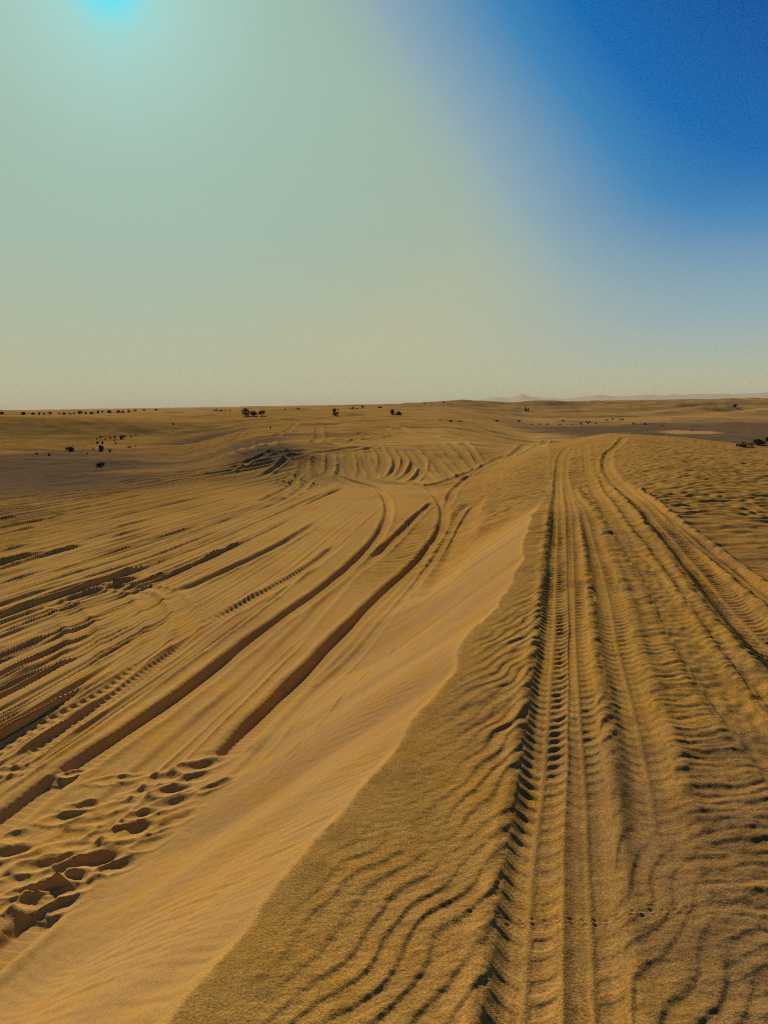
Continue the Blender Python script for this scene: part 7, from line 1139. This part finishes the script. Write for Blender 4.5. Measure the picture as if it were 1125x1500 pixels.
def s2l(r, g, b):
    f = lambda v: (v / 255 / 12.92) if v <= 10 else ((v / 255 + .055) / 1.055) ** 2.4
    return (f(r), f(g), f(b))
SKY_HAZE = [(0.0, s2l(188, 187, 152)), (.05, s2l(185, 186, 155)), (.13, s2l(165, 183, 164)), (.24, s2l(154, 180, 166)), (.4, s2l(128, 154, 150)), (1.0, s2l(70, 100, 120))]
SKY_GLOW = [(0.0, s2l(70, 224, 252)), (.008, s2l(115, 228, 242)), (.014, s2l(158, 217, 213)), (.028, s2l(168, 208, 198)), (.06, s2l(162, 195, 180)), (.2, s2l(158, 183, 168))]
SKY_GLOW_W = [(0.0, (1, 1, 1)), (.02, (.95,) * 3), (.07, (.65,) * 3), (.15, (0, 0, 0))]
SKY_STEPS = [(.10, s2l(158, 179, 174)), (.25, s2l(148, 174, 181)), (.42, s2l(112, 154, 184)), (.57, s2l(56, 132, 186)), (.73, s2l(0, 106, 178)), (1.0, s2l(0, 86, 160))]
SKY_ZENITH = s2l(5, 52, 100)
SKY_B = (38, 44); SKY_N = .008
build_world()

sl = bpy.data.lights.new('sun', 'SUN'); sl.energy = 5.0; sl.angle = math.radians(1.5); sl.color = (1.0, .87, .66)
so = bpy.data.objects.new('sun', sl); col.objects.link(so)
so.rotation_mode = 'QUATERNION'
so.rotation_quaternion = Vector(SUN).to_track_quat('Z', 'Y'); so.location = (-12, 35, 18)


# ---------------------------------------------------------------- mountains on the horizon
def mountains():
    rr = np.linspace(8000, 11800, 26); aa = np.radians(np.linspace(2.0, 46, 420))
    A, Rr = np.meshgrid(aa, rr); px_ = np.degrees(A)
    ridge = np.interp(px_, [2, 6.5, 8.3, 9.3, 10.1, 10.9, 12.0, 13.2, 14.6, 15.4, 16.6, 18.5, 20, 22, 24.5, 27, 30, 46], [0, 45, 112, 90, 160, 104, 72, 66, 92, 122, 86, 102, 92, 108, 88, 110, 80, 50])
    prof = .62 * np.exp(-((Rr - 9600) / 950.0) ** 2)
    x = Rr * np.sin(A); y = Rr * np.cos(A)
    n = 1 - np.abs(fbm(x / 560, y / 560, 4, 901))
    z = (ridge * prof * (.72 + .42 * n) + 18 * fbm(x / 190, y / 190, 3, 905) * prof - 6)
    co = np.stack([x, y, z], -1).reshape(-1, 3)
    h, w = A.shape
    i = np.arange(h - 1)[:, None]; j = np.arange(w - 1)[None, :]
    q = np.stack([i * w + j, i * w + j + 1, (i + 1) * w + j + 1, (i + 1) * w + j], -1).reshape(-1, 4)
    me = bpy.data.meshes.new('mountains'); me.from_pydata(co.tolist(), [], q.tolist()); me.update()
    o = bpy.data.objects.new('mountains', me); col.objects.link(o); o['kind'] = 'structure'
    m, nt, out = new_mat('mountain_rock')
    bs = N(nt, 'ShaderNodeBsdfPrincipled'); bs.inputs['Roughness'].default_value = 1; bs.inputs['Specular IOR Level'].default_value = .05
    P = N(nt, 'ShaderNodeNewGeometry').outputs['Position']
    nt.links.new(mixc(nt, (.20, .15, .10), (.30, .22, .14), noise(nt, P, .004, 4, .6)), bs.inputs['Base Color'])
    nt.links.new(bs.outputs[0], out.inputs['Surface']); me.materials.append(m)
mountains()

# ---------------------------------------------------------------- desert shrubs, trees, the twig
def leaf_material():
    m, nt, out = new_mat('dry_foliage')
    bs = N(nt, 'ShaderNodeBsdfPrincipled'); bs.inputs['Roughness'].default_value = .9; bs.inputs['Specular IOR Level'].default_value = .1
    P = N(nt, 'ShaderNodeNewGeometry').outputs['Position']
    nt.links.new(mixc(nt, (.022, .020, .009), (.055, .046, .020), noise(nt, P, 5, 2, .6)), bs.inputs['Base Color'])
    nt.links.new(bs.outputs[0], out.inputs['Surface']); return m
def wood_material():
    m, nt, out = new_mat('dry_wood')
    bs = N(nt, 'ShaderNodeBsdfPrincipled'); bs.inputs['Roughness'].default_value = .9
    P = N(nt, 'ShaderNodeNewGeometry').outputs['Position']
    nt.links.new(mixc(nt, (.045, .032, .02), (.09, .065, .04), noise(nt, P, 30, 2, .6)), bs.inputs['Base Color'])
    nt.links.new(bs.outputs[0], out.inputs['Surface']); return m
LEAF = leaf_material(); WOOD = wood_material()

class MB:
    def __init__(s): s.v = []; s.f = []
    def tube(s, pts, rads, n=5):
        b = len(s.v)
        for k, (p, r) in enumerate(zip(pts, rads)):
            for t in range(n):
                a = 2 * math.pi * t / n
                s.v.append((p[0] + r * math.cos(a), p[1] + r * math.sin(a), p[2]))
        for k in range(len(pts) - 1):
            for t in range(n):
                s.f.append((b + k * n + t, b + k * n + (t + 1) % n, b + (k + 1) * n + (t + 1) % n, b + (k + 1) * n + t))
    def leaf(s, c, l, rg):
        d = Vector((rg.gauss(0, 1), rg.gauss(0, 1), rg.gauss(0, .8))).normalized()
        e = d.cross(Vector((rg.gauss(0, 1), rg.gauss(0, 1), rg.gauss(0, 1)))).normalized()
        b = len(s.v); c = Vector(c); w = l * rg.uniform(.35, .6)
        for p in (c - d * l, c + e * w, c + d * l, c - e * w): s.v.append(tuple(p))
        s.f.append((b, b + 1, b + 2, b + 3))
    def build(s, name, mat, parent=None):
        me = bpy.data.meshes.new(name); me.from_pydata(s.v, [], s.f); me.update(); me.materials.append(mat)
        o = bpy.data.objects.new(name, me); col.objects.link(o)
        if parent: o.parent = parent
        return o

def stems(mb, w, h, form, rg):
    if form in ('tree', 'stem'):
        base = .012 * h + .04
        lean = rg.uniform(-.1, .1) * w
        mb.tube([(0, 0, -.15), (lean * .4, 0, h * .22), (lean, 0, h * .45)], [base * 1.5, base, base * .7], 6)
        for k in range(6):
            a = rg.uniform(0, 6.28); l = rg.uniform(.22, .42) * w
            mb.tube([(lean, 0, h * .4), (lean + math.cos(a) * l * .6, math.sin(a) * l * .6, h * .6), (lean + math.cos(a) * l, math.sin(a) * l, h * rg.uniform(.7, .92))], [base * .6, base * .4, base * .15], 5)
    else:
        for k in range(9):
            a = rg.uniform(0, 6.28); l = rg.uniform(.15, .46) * w; b = .010 + .006 * w
            mb.tube([(math.cos(a) * .04 * w, math.sin(a) * .04 * w, -.08), (math.cos(a) * l * .5, math.sin(a) * l * .5, h * .45), (math.cos(a) * l, math.sin(a) * l, h * rg.uniform(.6, .95))], [b, b * .7, b * .3], 4)

def foliage(mb, w, h, form, rg, n):
    lobes = []
    k = {'tree': 13, 'stem': 11, 'dome': 10, 'sparse': 8, 'flat': 10, 'lean': 7}[form]
    for i in range(k):
        if form in ('tree', 'stem'):
            lo = .38 if form == 'stem' else .14
            c = (rg.uniform(-.36, .36) * w, rg.uniform(-.3, .3) * w, h * rg.uniform(lo, .86)); q = (.25 * w, .24 * w, .22 * h)
        elif form == 'flat':
            c = (rg.uniform(-.38, .38) * w, rg.uniform(-.3, .3) * w, h * rg.uniform(.1, .6)); q = (.17 * w, .2 * w, .34 * h)
        elif form == 'lean':
            c = (rg.uniform(-.35, .3) * w, rg.uniform(-.3, .3) * w, h * rg.uniform(.15, .5)); q = (.2 * w, .2 * w, .28 * h)
            if i > 4: c = (-.38 * w, 0, h * (.6 + .15 * (i - 5))); q = (.16 * w, .08 * w, .1 * h)
        else:
            a = rg.uniform(0, 6.28); rr = rg.uniform(0, .32) * w
            c = (rr * math.cos(a), rr * math.sin(a), h * rg.uniform(.18, .72) * (1 - .5 * rr / (.5 * w))); q = (.22 * w, .22 * w, .26 * h)
        lobes.append((c, q))
    for i in range(n):
        c, q = lobes[rg.randrange(k)]
        d = Vector((rg.gauss(0, 1), rg.gauss(0, 1), rg.gauss(0, 1))).normalized() * rg.uniform(.25, 1.05) ** .6
        p = (c[0] + d.x * q[0], c[1] + d.y * q[1], max(.02 * h, c[2] + d.z * q[2]))
        mb.leaf(p, (.075 if form != 'sparse' else .05) * (w + h) * .5 * rg.uniform(.7, 1.5), rg)

for i, (sx_, sy_, w, h, form, name, label, cat, grp, parts) in enumerate(SHRUBS):
    rg = random.Random(1000 + i)
    h *= .84 if form in ('tree', 'stem') else 1.0
    z = float(macro(np.array([sx_]), np.array([sy_]))[0])
    if form == 'twig':
        mb = MB(); mb.tube([(0, 0, -.04), (.004, 0, h * .5), (.016, .004, h)], [.010, .008, .004], 6); mb.tube([(.004, 0, h * .45), (-.02, .006, h * .8)], [.006, .003], 5)
        mb.tube([(-.045, .01, .0), (.0, -.01, .012), (.05, -.02, .002)], [.007, .009, .005], 6)
        o = mb.build(name, WOOD)
    elif form == 'sprig':
        o = bpy.data.objects.new(name, None); col.objects.link(o)
        mb = MB(); fb = MB()
        for k in range(9):
            x0 = (rg.random() - .5) * w; t = h * rg.uniform(.45, 1)
            mb.tube([(x0 * .6, 0, -.1), (x0 * .85, rg.uniform(-.1, .1), t * .5), (x0, rg.uniform(-.2, .2), t)], [.07, .06, .03], 5)
            for q in range(10): fb.leaf((x0 * rg.uniform(.8, 1.05), rg.uniform(-.2, .2), t * rg.uniform(.3, 1)), .09, rg)
        mb.build('stems', WOOD, o); fb.build('foliage', LEAF, o)
    else:
        n = {'sparse': 150, 'flat': 260}.get(form, 420)
        if parts:
            o = bpy.data.objects.new(name, None); col.objects.link(o)
            mb = MB(); stems(mb, w, h, form, rg); mb.build('trunk' if form in ('tree', 'stem') else 'stems', WOOD, o)
            fb = MB(); foliage(fb, w, h, form, rg, n); fb.build('crown' if form in ('tree', 'stem') else 'foliage', LEAF, o)
        else:
            fb = MB(); stems(fb, w, h, form, rg); foliage(fb, w, h, form, rg, n // 2); o = fb.build(name, LEAF)
    o.location = (sx_, sy_, z)
    o.rotation_euler = (0, 0, -math.atan2(sx_, sy_))
    o['label'] = label; o['category'] = cat
    if grp: o['group'] = grp

# ---------------------------------------------------------------- dusty air
def haze():
    lo = min(float(Z.min()), -8.0) - 1.5; hi = 150.0; e = 42000.0
    v = [(sx * e, sy * e, z) for z in (lo, hi) for sx, sy in ((-1, -1), (1, -1), (1, 1), (-1, 1))]
    f = [(3, 2, 1, 0), (4, 5, 6, 7), (0, 1, 5, 4), (1, 2, 6, 5), (2, 3, 7, 6), (3, 0, 4, 7)]
    me = bpy.data.meshes.new('haze'); me.from_pydata(v, [], f); me.update()
    o = bpy.data.objects.new('haze', me); col.objects.link(o); o['kind'] = 'stuff'
    m, nt, out = new_mat('dusty_air')
    pv = N(nt, 'ShaderNodeVolumePrincipled'); pv.inputs['Color'].default_value = (.66, .63, .49, 1); pv.inputs['Density'].default_value = HAZE_D
    nt.links.new(pv.outputs[0], out.inputs['Volume']); me.materials.append(m)
HAZE_D = 8e-5
haze()

f_, r_, u_ = cam_axes()
cam = bpy.data.cameras.new('camera'); co_ = bpy.data.objects.new('camera', cam); col.objects.link(co_)
cam.sensor_fit = 'VERTICAL'; cam.sensor_height = 24; cam.lens = FPX * 24; cam.clip_start = .05; cam.clip_end = 120000
M = Matrix(((r_[0], u_[0], -f_[0], 0), (r_[1], u_[1], -f_[1], 0), (r_[2], u_[2], -f_[2], EYE), (0, 0, 0, 1)))
co_.matrix_world = M
scene.camera = co_
scene.view_settings.view_transform = 'Standard'; scene.view_settings.look = 'None'
scene.view_settings.exposure = EXPO; scene.view_settings.gamma = 1
scene.render.engine = 'CYCLES'
scene.cycles.max_bounces = 4; scene.cycles.diffuse_bounces = 1
scene.cycles.filter_width = 1.05
scene.cycles.use_denoising = False
